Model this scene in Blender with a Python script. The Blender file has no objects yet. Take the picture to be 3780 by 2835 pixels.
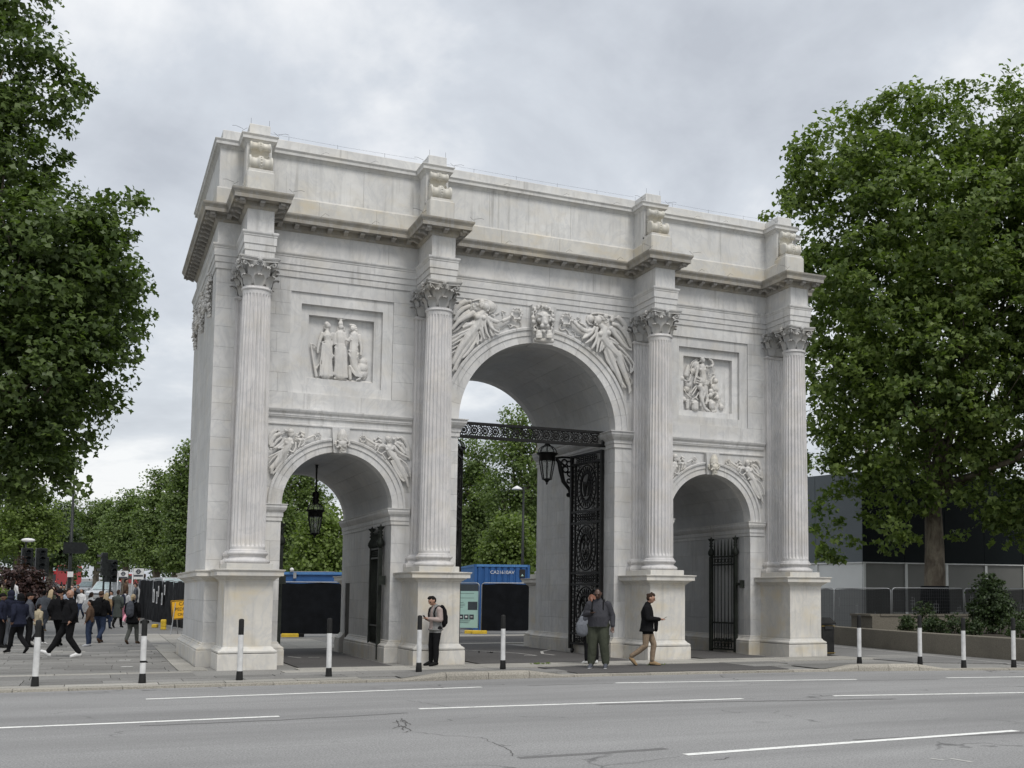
import bpy, bmesh, math, random
import numpy as np
from mathutils import Vector, Matrix, noise as mnoise

R = math.radians
PI = math.pi
scene = bpy.context.scene
col = scene.collection
random.seed(7)
rng = np.random.default_rng(7)

# ------------------------------------------------------------------ camera
PW, PH = 3780.0, 2835.0                       # size of the photograph the pixels below refer to
CAM = dict(pos=(-11.2189, -29.8891, 1.7765), f=4208.71, yaw=.4545, pitch=.0861, roll=.0053, px=498.33, py=414.70)


def cam_axes():
    cy, sy = math.cos(CAM['yaw']), math.sin(CAM['yaw'])
    fw = np.array([sy, cy, 0.]); ri = np.array([cy, -sy, 0.]); up = np.array([0, 0, 1.])
    cp, sp = math.cos(CAM['pitch']), math.sin(CAM['pitch'])
    f2 = fw * cp + up * sp; u2 = up * cp - fw * sp
    cr, sr = math.cos(CAM['roll']), math.sin(CAM['roll'])
    return ri * cr + u2 * sr, u2 * cr - ri * sr, f2


AX_R, AX_U, AX_F = cam_axes()
CPOS = np.array(CAM['pos'])
cd = bpy.data.cameras.new('camera'); cam = bpy.data.objects.new('camera', cd); col.objects.link(cam)
cd.sensor_fit = 'HORIZONTAL'; cd.sensor_width = 36.0; cd.lens = CAM['f'] / PW * 36.0
cd.shift_x = -CAM['px'] / PW; cd.shift_y = CAM['py'] / PW
cd.clip_start = .1; cd.clip_end = 3000
M = Matrix.Identity(4)
for i in range(3):
    M[i][0] = AX_R[i]; M[i][1] = AX_U[i]; M[i][2] = -AX_F[i]; M[i][3] = CPOS[i]
cam.matrix_world = M
scene.camera = cam


def ray(u, v):
    return AX_F + AX_R * (u - PW / 2 - CAM['px']) / CAM['f'] - AX_U * (v - PH / 2 - CAM['py']) / CAM['f']


def at_y(y, u, v):
    d = ray(u, v); return CPOS + d * ((y - CPOS[1]) / d[1])


def at_x(x, u, v):
    d = ray(u, v); return CPOS + d * ((x - CPOS[0]) / d[0])


def at_z(z, u, v):
    d = ray(u, v); return CPOS + d * ((z - CPOS[2]) / d[2])


def at_d(dep, u, v):
    return CPOS + ray(u, v) * dep


# ------------------------------------------------------------------ sky, sun, exposure
SUN_EL, SUN_AZ = R(56), R(176)                # azimuth measured from +Y clockwise; the sun stands behind the camera
world = bpy.data.worlds.new('World'); scene.world = world; world.use_nodes = True
nt = world.node_tree; nt.nodes.clear()
wN = nt.nodes.new; wL = nt.links.new
wo = wN('ShaderNodeOutputWorld'); bg = wN('ShaderNodeBackground'); bg.inputs['Strength'].default_value = .1
sky = wN('ShaderNodeTexSky'); sky.sky_type = 'NISHITA'; sky.sun_disc = False
sky.sun_elevation = SUN_EL; sky.sun_rotation = SUN_AZ; sky.air_density = 1.5; sky.dust_density = 2.0
tc = wN('ShaderNodeTexCoord')
sep = wN('ShaderNodeSeparateXYZ'); wL(tc.outputs['Generated'], sep.inputs[0])
mz = wN('ShaderNodeMath'); mz.operation = 'ABSOLUTE'; wL(sep.outputs['Z'], mz.inputs[0])
az = wN('ShaderNodeMath'); az.operation = 'ADD'; az.inputs[1].default_value = .22; wL(mz.outputs[0], az.inputs[0])
dx = wN('ShaderNodeMath'); dx.operation = 'DIVIDE'; wL(sep.outputs['X'], dx.inputs[0]); wL(az.outputs[0], dx.inputs[1])
dy = wN('ShaderNodeMath'); dy.operation = 'DIVIDE'; wL(sep.outputs['Y'], dy.inputs[0]); wL(az.outputs[0], dy.inputs[1])
cmb = wN('ShaderNodeCombineXYZ'); wL(dx.outputs[0], cmb.inputs[0]); wL(dy.outputs[0], cmb.inputs[1])


def wnoise(scale, detail, off, rough=.5):
    mp = wN('ShaderNodeMapping'); mp.inputs['Location'].default_value = off
    mp.inputs['Scale'].default_value = (1.0, .8, 1)
    wL(cmb.outputs[0], mp.inputs['Vector'])
    n = wN('ShaderNodeTexNoise'); n.inputs['Scale'].default_value = scale; n.inputs['Detail'].default_value = detail
    n.inputs['Roughness'].default_value = rough; n.inputs['Distortion'].default_value = .35
    wL(mp.outputs[0], n.inputs['Vector']); return n


n1 = wnoise(1.35, 7, (1.9, 6.4, 0), .55)
n2 = wnoise(3.0, 6, (8.3, 4.2, 0), .58)
mixn = wN('ShaderNodeMath'); mixn.operation = 'MULTIPLY_ADD'; mixn.inputs[1].default_value = .40
wL(n2.outputs['Fac'], mixn.inputs[0]); wL(n1.outputs['Fac'], mixn.inputs[2])
ramp = wN('ShaderNodeValToRGB'); cr = ramp.color_ramp
cr.elements[0].position = .54; cr.elements[0].color = (4.2, 4.45, 4.9, 1)
cr.elements[1].position = .80; cr.elements[1].color = (7.4, 7.5, 7.65, 1)
e = cr.elements.new(.68); e.color = (5.35, 5.65, 6.1, 1)
wL(mixn.outputs[0], ramp.inputs[0])
mixc = wN('ShaderNodeMixRGB'); mixc.inputs[0].default_value = .92
wL(sky.outputs[0], mixc.inputs[1]); wL(ramp.outputs[0], mixc.inputs[2])
wL(mixc.outputs[0], bg.inputs['Color']); wL(bg.outputs[0], wo.inputs[0])

sd = bpy.data.lights.new('sun', 'SUN'); sun = bpy.data.objects.new('sun', sd); col.objects.link(sun)
sd.energy = 1.5; sd.angle = R(20); sd.color = (1, .97, .93)
sdir = Vector((math.sin(SUN_AZ) * math.cos(SUN_EL), math.cos(SUN_AZ) * math.cos(SUN_EL), math.sin(SUN_EL)))
sun.location = sdir * 60
sun.rotation_euler = (-sdir).to_track_quat('-Z', 'Y').to_euler()

scene.view_settings.view_transform = 'Standard'; scene.view_settings.look = 'None'
scene.view_settings.exposure = 0.38; scene.view_settings.gamma = 1.0; scene.view_settings.use_curve_mapping = False
scene.render.engine = 'CYCLES'
scene.cycles.use_denoising = True
scene.cycles.max_bounces = 8; scene.cycles.diffuse_bounces = 3; scene.cycles.transparent_max_bounces = 16
scene.cycles.transmission_bounces = 4; scene.cycles.glossy_bounces = 2
scene.cycles.caustics_reflective = False; scene.cycles.caustics_refractive = False

# ------------------------------------------------------------------ materials
MAT = {}


class NB:
    """small node-building helper"""

    def __init__(self, name, rough=.7):
        self.m = bpy.data.materials.new(name); self.m.use_nodes = True
        self.t = self.m.node_tree; self.t.nodes.clear()
        self.out = self.n('ShaderNodeOutputMaterial'); self.b = self.n('ShaderNodeBsdfPrincipled')
        self.l(self.b.outputs[0], self.out.inputs[0]); self.b.inputs['Roughness'].default_value = rough
        self.geo = None

    def n(self, t):
        return self.t.nodes.new(t)

    def l(self, a, b):
        self.t.links.new(a, b)

    def pos(self, scale=(1, 1, 1), off=(0, 0, 0)):
        if not self.geo: self.geo = self.n('ShaderNodeNewGeometry')
        mp = self.n('ShaderNodeMapping'); mp.inputs['Scale'].default_value = scale; mp.inputs['Location'].default_value = off
        self.l(self.geo.outputs['Position'], mp.inputs['Vector']); return mp.outputs[0]

    def noise(self, vec, scale, detail=4, rough=.55, dist=0.):
        n = self.n('ShaderNodeTexNoise'); n.inputs['Scale'].default_value = scale; n.inputs['Detail'].default_value = detail
        n.inputs['Roughness'].default_value = rough; n.inputs['Distortion'].default_value = dist
        self.l(vec, n.inputs['Vector']); return n.outputs['Fac']

    def ramp(self, fac, stops):
        r = self.n('ShaderNodeValToRGB'); e = r.color_ramp.elements
        while len(e) < len(stops): e.new(.5)
        for i, (p, c) in enumerate(stops):
            e[i].position = p; e[i].color = (c, c, c, 1) if isinstance(c, (int, float)) else (*c, 1)
        self.l(fac, r.inputs[0]); return r.outputs[0]

    def mix(self, fac, a, b, mode='MIX'):
        m = self.n('ShaderNodeMixRGB'); m.blend_type = mode
        for i, v in ((0, fac), (1, a), (2, b)):
            if isinstance(v, (int, float)): m.inputs[i].default_value = v if i == 0 else (v, v, v, 1)
            elif isinstance(v, tuple): m.inputs[i].default_value = (*v, 1)
            else: self.l(v, m.inputs[i])
        return m.outputs[0]

    def math(self, op, a, b=None):
        m = self.n('ShaderNodeMath'); m.operation = op
        for i, v in ((0, a), (1, b)):
            if v is None: continue
            if isinstance(v, (int, float)): m.inputs[i].default_value = v
            else: self.l(v, m.inputs[i])
        return m.outputs[0]

    def sepz(self):
        if not self.geo: self.geo = self.n('ShaderNodeNewGeometry')
        s = self.n('ShaderNodeSeparateXYZ'); self.l(self.geo.outputs['Position'], s.inputs[0]); return s.outputs

    def rand(self):
        o = self.n('ShaderNodeObjectInfo'); return o.outputs['Random']

    def island(self):
        if not self.geo: self.geo = self.n('ShaderNodeNewGeometry')
        return self.geo.outputs['Random Per Island']

    def color(self, c):
        self.l(c, self.b.inputs['Base Color'])

    def bump(self, fac, strength=.3, dist=.02):
        b = self.n('ShaderNodeBump'); b.inputs['Strength'].default_value = strength; b.inputs['Distance'].default_value = dist
        self.l(fac, b.inputs['Height']); self.l(b.outputs[0], self.b.inputs['Normal'])


def simple(name, c, rough=.6, metal=0., var=.12, nscale=6., bump=0., spec=None):
    if name in MAT: return MAT[name]
    k = NB(name, rough); k.b.inputs['Metallic'].default_value = metal
    if spec is not None: k.b.inputs['Specular IOR Level'].default_value = spec
    f = k.noise(k.pos(), nscale, 5)
    lo = tuple(x * (1 - var) for x in c); hi = tuple(min(1, x * (1 + var)) for x in c)
    k.color(k.ramp(f, [(.3, lo), (.7, hi)]))
    if bump: k.bump(k.noise(k.pos(), nscale * 6, 4), bump, .01)
    MAT[name] = k.m; return k.m


def marble(name, base=(.685, .675, .655), warm=.25, stain=.5, rnd=.07, rough=.5):
    k = NB(name, rough)
    k.b.inputs['Specular IOR Level'].default_value = .35
    big = k.noise(k.pos(), .7, 5, .6)
    c = k.mix(k.ramp(big, [(.35, 0), (.7, 1)]), tuple(x * .86 for x in base), tuple(min(.85, x * 1.08) for x in base))
    # grey veining
    v = k.noise(k.pos((1, 1, .55), (3, 7, 1)), 1.6, 7, .62, 1.6)
    vein = k.ramp(k.math('ABSOLUTE', k.math('SUBTRACT', v, .5)), [(0., 1.), (.035, .35), (.09, 0.)])
    c = k.mix(k.math('MULTIPLY', vein, .38), c, (.43, .44, .455))
    cl = k.noise(k.pos((1, 1, 1), (11, 2, 5)), 2.3, 5, .6, .6)
    c = k.mix(k.ramp(cl, [(.48, 0), (.72, .60)]), c, tuple(x * .80 for x in base))
    # warm weathering patches
    w = k.noise(k.pos((1, 1, 1.6), (5, 9, 2)), 1.1, 4, .6)
    c = k.mix(k.math('MULTIPLY', k.ramp(w, [(.5, 0), (.72, 1)]), warm), c, (.60, .53, .40))
    # rain streaks with their own shape
    s = k.noise(k.pos((5.5, 5.5, .30), (1, 4, 8)), 1.2, 5, .65)
    s2 = k.noise(k.pos((1, 1, 1), (2, 2, 9)), .55, 3)
    st = k.math('MULTIPLY', k.ramp(s, [(.52, 0), (.70, 1)]), k.ramp(s2, [(.40, 0), (.60, 1)]))
    c = k.mix(k.math('MULTIPLY', st, stain), c, (.36, .35, .33))
    # each stone its own tone
    r = k.ramp(k.rand(), [(0, 1 - rnd), (1, 1 + rnd * .55)])
    c = k.mix(1.0, c, r, 'MULTIPLY')
    k.color(c)
    k.bump(k.noise(k.pos(), 38, 4), .10, .006)
    MAT[name] = k.m; return k.m


marble('marble', stain=.8)
marble('marble_wall', (.69, .682, .664), .26, .65, .075)
marble('marble_ped', (.675, .645, .585), .9, .7, .06)
marble('marble_attic', (.675, .667, .642), .32, .8, .05)
marble('marble_base', (.635, .615, .565), .95, .45, .06)
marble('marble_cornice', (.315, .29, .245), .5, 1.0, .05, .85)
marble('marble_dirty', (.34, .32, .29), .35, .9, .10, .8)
marble('marble_capital', (.50, .49, .47), .25, .9, .06, .65)
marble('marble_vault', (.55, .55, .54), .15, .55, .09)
marble('marble_column', (.69, .67, .655), .22, .75, .03)
marble('marble_relief', (.69, .67, .635), .3, .8, .03)
marble('marble_scroll', (.67, .64, .56), .6, .5, .04)


def iron(name, c=(.014, .0135, .013), rough=.42):
    k = NB(name, rough); k.b.inputs['Specular IOR Level'].default_value = .22
    f = k.noise(k.pos(), 9, 5)
    k.color(k.ramp(f, [(.3, tuple(x * .7 for x in c)), (.75, tuple(x * 1.7 for x in c))]))
    MAT[name] = k.m; return k.m


iron('iron', (.010, .0098, .0095), .5); iron('iron_green', (.018, .021, .017), .5); iron('pole_black', (.016, .018, .018), .4)


def asphalt(name, base, rnd=0., cracks=False, wear=True):
    k = NB(name, .86); k.b.inputs['Specular IOR Level'].default_value = .3
    g = k.noise(k.pos(), 42, 3, .75)
    big = k.noise(k.pos((.35, 1.0, 1)), .35, 5, .6)
    c = k.mix(k.ramp(big, [(.3, 0), (.72, 1)]), tuple(x * .82 for x in base), tuple(x * 1.14 for x in base))
    c = k.mix(.85, c, k.mix(1., c, k.ramp(g, [(.28, .45), (.5, .97), (.76, 1.55)]), 'MULTIPLY'))
    if wear:      # tyre-polished lanes and oil drips run along the road
        t = k.noise(k.pos((.06, .75, 1), (4, 2, 0)), 1.0, 5, .6)
        c = k.mix(k.math('MULTIPLY', k.ramp(t, [(.48, 0), (.68, 1)]), .42), c, tuple(x * .60 for x in base))
        t2 = k.noise(k.pos((.10, 2.6, 1), (9, 5, 0)), 1.0, 4, .6)
        c = k.mix(k.math('MULTIPLY', k.ramp(t2, [(.60, 0), (.75, 1)]), .35), c, tuple(min(.6, x * 1.35) for x in base))
    sp = k.noise(k.pos(), 7.0, 3, .5)
    c = k.mix(k.ramp(sp, [(.70, 0), (.82, .35)]), c, tuple(x * .55 for x in base))
    if rnd:
        c = k.mix(1.0, c, k.ramp(k.rand(), [(0, 1 - rnd), (1, 1 + rnd)]), 'MULTIPLY')
    if cracks:
        vz = k.n('ShaderNodeTexVoronoi'); vz.feature = 'DISTANCE_TO_EDGE'; vz.inputs['Scale'].default_value = .42
        wv = k.n('ShaderNodeTexNoise'); wv.inputs['Scale'].default_value = 1.4; wv.inputs['Detail'].default_value = 6
        k.l(k.pos(), wv.inputs['Vector'])
        ad = k.n('ShaderNodeMixRGB'); ad.blend_type = 'ADD'; ad.inputs[0].default_value = .9
        k.l(k.pos(), ad.inputs[1]); k.l(wv.outputs['Color'], ad.inputs[2]); k.l(ad.outputs[0], vz.inputs['Vector'])
        cr_ = k.ramp(vz.outputs['Distance'], [(0, 1), (.006, .8), (.014, 0)])
        msk = k.ramp(k.noise(k.pos((.4, 1, 1), (2, 7, 0)), .5, 3), [(.55, 0), (.66, 1)])
        c = k.mix(k.math('MULTIPLY', k.math('MULTIPLY', cr_, msk), .75), c, (.035, .035, .035))
    k.color(c); k.bump(g, .5, .012)
    MAT[name] = k.m; return k.m


asphalt('road', (.285, .283, .278), cracks=True)
asphalt('asphalt_dark', (.098, .094, .091), wear=False)
asphalt('asphalt_seam', (.17, .168, .165), wear=False)
asphalt('asphalt_mid', (.20, .197, .19), wear=False)
asphalt('paving', (.232, .227, .214), .20, wear=False)
asphalt('paving_pale', (.37, .355, .32), .12, wear=False)
asphalt('kerb', (.37, .345, .295), .10, wear=False)
asphalt('concrete_old', (.185, .168, .135), .05, wear=True)
asphalt('soil', (.05, .042, .032), wear=False)
asphalt('grassland', (.06, .075, .03), wear=False)


def paint(name, c, worn=.5):
    k = NB(name, .7)
    w = k.noise(k.pos((1, 1, 1)), 9, 6, .7); f = k.ramp(w, [(.36, 1), (.47, 0)])
    k.color(k.mix(k.math('MULTIPLY', f, worn), c, (.30, .30, .30))); MAT[name] = k.m


paint('paint_white', (.86, .86, .82), .6); paint('paint_old', (.52, .51, .48), .9)


def leafmat(name, dark, light, trans=.35):
    k = NB(name, .48)
    f = k.island()
    c = k.ramp(f, [(0, dark), (.55, tuple((a + b) / 2 for a, b in zip(dark, light))), (1, light)])
    big = k.noise(k.pos(), .35, 3)
    c = k.mix(k.ramp(big, [(.4, 0), (.7, .45)]), c, tuple(x * 1.25 for x in light))
    k.color(c); k.b.inputs['Specular IOR Level'].default_value = .35
    tr = k.n('ShaderNodeBsdfTranslucent'); k.l(k.mix(1., c, (1.2, 1.35, .6), 'MULTIPLY'), tr.inputs[0])
    ms = k.n('ShaderNodeMixShader'); ms.inputs[0].default_value = trans
    k.l(k.b.outputs[0], ms.inputs[1]); k.l(tr.outputs[0], ms.inputs[2]); k.l(ms.outputs[0], k.out.inputs[0])
    MAT[name] = k.m


leafmat('leaf_plane', (.060, .102, .026), (.190, .250, .066), .40)
leafmat('leaf_left', (.042, .072, .020), (.125, .175, .050), .36)
leafmat('leaf_far', (.070, .112, .034), (.180, .240, .080), .38)
leafmat('leaf_bright', (.090, .135, .030), (.200, .265, .075), .40)
leafmat('leaf_dark', (.024, .042, .016), (.060, .090, .032), .25)
leafmat('leaf_purple', (.035, .018, .018), (.075, .042, .036), .2)


def barkmat():
    k = NB('bark', .9)
    n = k.noise(k.pos((1, 1, .5)), 2.6, 5, .6, .6); n2 = k.noise(k.pos((4, 4, .7)), 3, 6, .7)
    c = k.ramp(n, [(.36, (.095, .075, .055)), (.5, (.17, .140, .105)), (.66, (.26, .225, .168))])
    c = k.mix(k.ramp(n2, [(.55, 0), (.7, .8)]), c, (.05, .04, .032))
    k.color(c); k.bump(n2, .8, .04); MAT['bark'] = k.m


barkmat()


def glassmat(name, c=(.8, .86, .86), alpha=.35, rough=.08):
    k = NB(name, rough); k.b.inputs['Base Color'].default_value = (*c, 1)
    k.b.inputs['Alpha'].default_value = alpha; k.b.inputs['Specular IOR Level'].default_value = .6
    MAT[name] = k.m


glassmat('lantern_glass', (.62, .66, .62), .30); glassmat('bulb', (.8, .8, .76), .8)


def emit(name, c, s):
    k = NB(name); k.b.inputs['Base Color'].default_value = (*c, 1)
    k.b.inputs['Emission Color'].default_value = (*c, 1); k.b.inputs['Emission Strength'].default_value = s
    MAT[name] = k.m


emit('lamp_green', (.03, .85, .55), 2.2); emit('headlamp', (1, .93, .75), 3.0)
simple('skin_tan', (.36, .20, .135), .5, var=.08); simple('skin_brown', (.16, .085, .055), .45, var=.1)
simple('skin_dark', (.085, .045, .03), .42, var=.1); simple('skin_pale', (.50, .32, .25), .5, var=.06)
simple('hair_black', (.010, .0085, .008), .8, var=.3, nscale=60, bump=.3, spec=.12); simple('hair_brown', (.040, .024, .016), .8, var=.3, nscale=60, bump=.3, spec=.15)
simple('hair_red', (.16, .06, .03), .5, var=.3, nscale=60); simple('hair_blonde', (.42, .32, .19), .5, var=.25, nscale=60, bump=.4)


def cloth(name, c, var=.10):
    k = NB(name, .95); k.b.inputs['Specular IOR Level'].default_value = .06
    f = k.noise(k.pos(), 7, 4)
    k.color(k.ramp(f, [(.3, tuple(x * (1 - var) for x in c)), (.7, tuple(x * (1 + var) for x in c))]))
    k.bump(k.noise(k.pos((1, 1, .55)), 17, 3, .5, .8), .8, .03)
    MAT['c_' + name] = k.m


for nm, cc in dict(black=(.0125, .0125, .0135), navy=(.022, .025, .042), denim=(.035, .048, .085), charcoal=(.055, .055, .062), olive=(.062, .068, .050),
                   vest=(.20, .20, .195), pinkbeige=(.38, .31, .285), khaki=(.27, .205, .145), grey=(.17, .18, .20), white=(.66, .66, .66),
                   lightgrey=(.46, .47, .49), beige=(.42, .36, .25), coat=(.075, .085, .078), tan=(.30, .21, .12), pink=(.75, .33, .42),
                   brown=(.10, .065, .045), paleblue=(.42, .47, .55), greygreen=(.105, .11, .10), slate=(.085, .09, .105)).items():
    cloth(nm, cc)
simple('phone_black', (.012, .012, .014), .25, var=.05)
simple('rubber', (.012, .012, .012), .85, spec=.1)
simple('bollard_black', (.016, .016, .0155), .65, var=.4, spec=.25); simple('bollard_white', (.62, .62, .61), .6, var=.16, nscale=7)
simple('steel_galv', (.42, .43, .44), .45, .6, var=.12); simple('yellow_block', (.62, .42, .03), .6, var=.15)
simple('sign_yellow', (.86, .46, .02), .5, var=.05); simple('sign_black', (.015, .015, .015), .6)
simple('tarp_grey', (.022, .023, .025), .8, var=.4, nscale=2.5, spec=.12); simple('white_plastic', (.75, .75, .74), .45, var=.04); simple('tarp_black', (.0065, .0075, .0095), .75, var=.35, nscale=3, spec=.12)
simple('blue_steel', (.026, .105, .30), .5, var=.10, nscale=2.5); simple('blue_light', (.085, .23, .50), .45, var=.1)
simple('board_teal', (.40, .60, .54), .5, var=.04); simple('board_dark', (.045, .055, .065), .5, var=.1)
simple('hoarding_white', (.80, .81, .79), .55, var=.03, nscale=1.2); simple('hoarding_white_shaded', (.20, .20, .185), .55, var=.06, nscale=1.2); simple('hoarding_grey', (.115, .135, .145), .5, var=.05, nscale=1.)  # right-face lower panels are the white ones, darkened to paint in tree shade
simple('hoarding_grey_shaded', (.008, .012, .013), .6, var=.12, nscale=1., spec=.12)  # right-face cladding: the grey again, with the tree's shade put into its colour
simple('bus_red', (.42, .018, .022), .3, var=.05); simple('car_silver', (.50, .52, .54), .3, .3, var=.04); simple('car_black', (.012, .012, .014), .25)
simple('window_dark', (.025, .032, .035), .12, var=.2); simple('window_pale', (.34, .42, .43), .15, var=.2)
simple('tyre', (.015, .015, .015), .85)
# ------------------------------------------------------------------ object helpers
def tag(o, label=None, cat=None, group=None, kind=None):
    if label: o['label'] = label
    if cat: o['category'] = cat
    if group: o['group'] = group
    if kind: o['kind'] = kind
    return o


def thing(name, label, cat, loc=(0, 0, 0), rotz=0., group=None, parent=None):
    o = bpy.data.objects.new(name, None); col.objects.link(o)
    o.empty_display_size = .2
    o.location = loc; o.rotation_euler = (0, 0, rotz)
    if parent: o.parent = parent
    return tag(o, label, cat, group)


def link(name, mesh, mat=None, parent=None, loc=None, rot=None, scale=None):
    o = bpy.data.objects.new(name, mesh); col.objects.link(o)
    if mat is not None and not mesh.materials:
        for m in (mat if isinstance(mat, (list, tuple)) else [mat]): mesh.materials.append(MAT[m] if isinstance(m, str) else m)
    if parent: o.parent = parent
    if loc is not None: o.location = loc
    if rot is not None: o.rotation_euler = rot
    if scale is not None: o.scale = scale
    return o


def copy_tree(src, parent=None, loc=None, rotz=None, label=None, group=None):
    c = src.copy(); col.objects.link(c); c.parent = parent
    if loc is not None: c.location = loc
    if rotz is not None: c.rotation_euler = (0, 0, rotz)
    if label: c['label'] = label
    if group: c['group'] = group
    for ch in src.children: copy_tree(ch, c)
    return c


class MB:
    def __init__(self):
        self.v = []; self.f = []; self.s = []; self.mi = []; self.cur = 0

    def add(self, vs, fs, smooth=False):
        n = len(self.v); self.v.extend([tuple(map(float, p)) for p in vs])
        for f in fs: self.f.append([i + n for i in f]); self.s.append(smooth); self.mi.append(self.cur)
        return self

    def box(self, x0, x1, y0, y1, z0, z1):
        return self.add([(x0, y0, z0), (x1, y0, z0), (x1, y1, z0), (x0, y1, z0), (x0, y0, z1), (x1, y0, z1), (x1, y1, z1), (x0, y1, z1)],
                        [(0, 3, 2, 1), (4, 5, 6, 7), (0, 1, 5, 4), (1, 2, 6, 5), (2, 3, 7, 6), (3, 0, 4, 7)])

    def bbox(self, x0, x1, y0, y1, z0, z1, b=.01):
        """box with chamfered vertical and top edges"""
        poly = [(x0 + b, y0), (x1 - b, y0), (x1, y0 + b), (x1, y1 - b), (x1 - b, y1), (x0 + b, y1), (x0, y1 - b), (x0, y0 + b)]
        cx, cy = (x0 + x1) / 2, (y0 + y1) / 2
        vs = [(x, y, z0) for x, y in poly] + [(x, y, z1 - b) for x, y in poly]
        vs += [(cx + (x - cx) * (1 - b / max(.02, abs(x1 - x0) / 2)), cy + (y - cy) * (1 - b / max(.02, abs(y1 - y0) / 2)), z1) for x, y in poly]
        fs = [tuple(range(7, -1, -1)), tuple(range(16, 24))]
        for k in (0, 8):
            for i in range(8): j = (i + 1) % 8; fs.append((k + i, k + j, k + 8 + j, k + 8 + i))
        return self.add(vs, fs)

    def bar(self, a, b, w, h=None, up=(0, 0, 1)):
        """rectangular bar from a to b"""
        a = Vector(a); b = Vector(b); h = h or w; d = (b - a).normalized(); u = Vector(up)
        if abs(d.dot(u)) > .98: u = Vector((0, 1, 0))
        s = d.cross(u).normalized(); u = s.cross(d)
        vs = []
        for p in (a, b):
            for i, j in ((-1, -1), (1, -1), (1, 1), (-1, 1)): vs.append(p + s * i * w / 2 + u * j * h / 2)
        return self.add(vs, [(3, 2, 1, 0), (4, 5, 6, 7), (0, 1, 5, 4), (1, 2, 6, 5), (2, 3, 7, 6), (3, 0, 4, 7)])

    def tube(self, pts, rad, n=8, smooth=True, cap=True):
        pts = [Vector(p) for p in pts]; k = len(pts)
        if not isinstance(rad, (list, tuple)): rad = [rad] * k
        vs = []; fs = []; prev = None
        for i, p in enumerate(pts):
            d = (pts[min(i + 1, k - 1)] - pts[max(i - 1, 0)])
            d = d.normalized() if d.length > 1e-9 else Vector((0, 0, 1))
            if prev is None:
                s = d.cross(Vector((0, 0, 1)))
                if s.length < .05: s = d.cross(Vector((0, 1, 0)))
            else:
                s = prev - d * prev.dot(d)
                if s.length < 1e-5: s = d.cross(Vector((0, 1, .01)))
            s.normalize(); prev = s; t = d.cross(s)
            for j in range(n):
                a = 2 * PI * j / n; vs.append(p + (s * math.cos(a) + t * math.sin(a)) * rad[i])
        for i in range(k - 1):
            for j in range(n): jj = (j + 1) % n; fs.append((i * n + j, i * n + jj, (i + 1) * n + jj, (i + 1) * n + j))
        if cap:
            fs.append(tuple(range(n - 1, -1, -1))); fs.append(tuple(range((k - 1) * n, k * n)))
        return self.add(vs, fs, smooth)

    def lathe(self, prof, n=24, c=(0, 0, 0), smooth=True, arc=2 * PI, a0=0., cap=True):
        vs = []; fs = []; full = abs(arc - 2 * PI) < 1e-6; m = n if full else n + 1
        for r, z in prof:
            for j in range(m):
                a = a0 + arc * j / n; vs.append((c[0] + r * math.cos(a), c[1] + r * math.sin(a), c[2] + z))
        for i in range(len(prof) - 1):
            for j in range(n): jj = (j + 1) % m; fs.append((i * m + j, i * m + jj, (i + 1) * m + jj, (i + 1) * m + j))
        if cap and full:
            fs.append(tuple(range(n - 1, -1, -1))); fs.append(tuple(range((len(prof) - 1) * m, len(prof) * m)))
        return self.add(vs, fs, smooth)

    def ball(self, c, r, n=8, m=6, smooth=True):
        if not isinstance(r, (list, tuple)): r = (r, r, r)
        vs = [(c[0], c[1], c[2] - r[2])]; fs = []
        for i in range(1, m):
            t = PI * i / m
            for j in range(n):
                a = 2 * PI * j / n; vs.append((c[0] + r[0] * math.sin(t) * math.cos(a), c[1] + r[1] * math.sin(t) * math.sin(a), c[2] - r[2] * math.cos(t)))
        vs.append((c[0], c[1], c[2] + r[2])); top = len(vs) - 1
        for j in range(n): fs.append((0, 1 + (j + 1) % n, 1 + j))
        for i in range(m - 2):
            for j in range(n): jj = (j + 1) % n; fs.append((1 + i * n + j, 1 + i * n + jj, 1 + (i + 1) * n + jj, 1 + (i + 1) * n + j))
        for j in range(n): fs.append((1 + (m - 2) * n + j, 1 + (m - 2) * n + (j + 1) % n, top))
        return self.add(vs, fs, smooth)

    def torus(self, c, R1, r, n=16, m=6, axis='y', smooth=True, sx=1., sz=1., arc=2 * PI, a0=0.):
        pts = []; k = n if abs(arc - 2 * PI) < 1e-6 else n + 1
        vs = []; fs = []
        for i in range(k):
            a = a0 + arc * i / n
            for j in range(m):
                b = 2 * PI * j / m; rr = R1 + r * math.cos(b); p = (rr * math.cos(a) * sx, r * math.sin(b), rr * math.sin(a) * sz)
                if axis == 'x': p = (p[1], p[0], p[2])
                if axis == 'z': p = (p[0], p[2], p[1])
                vs.append((c[0] + p[0], c[1] + p[1], c[2] + p[2]))
        for i in range(n if k == n else n):
            ii = (i + 1) % k
            if k != n and i == n: break
            for j in range(m): jj = (j + 1) % m; fs.append((i * m + j, i * m + jj, ii * m + jj, ii * m + j))
        return self.add(vs, fs, smooth)

    def prism(self, poly, y0, y1, smooth=False):
        """polygon in (x, z), extruded along y"""
        n = len(poly); vs = [(x, y0, z) for x, z in poly] + [(x, y1, z) for x, z in poly]
        fs = [tuple(range(n)), tuple(range(2 * n - 1, n - 1, -1))] + [(i, i + n, (i + 1) % n + n, (i + 1) % n) for i in range(n)]
        return self.add(vs, fs, smooth)

    def slab(self, poly, z0, z1):
        """polygon in (x, y), extruded along z"""
        n = len(poly); vs = [(x, y, z0) for x, y in poly] + [(x, y, z1) for x, y in poly]
        fs = [tuple(range(n - 1, -1, -1)), tuple(range(n, 2 * n))] + [(i, (i + 1) % n, (i + 1) % n + n, i + n) for i in range(n)]
        return self.add(vs, fs)

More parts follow.
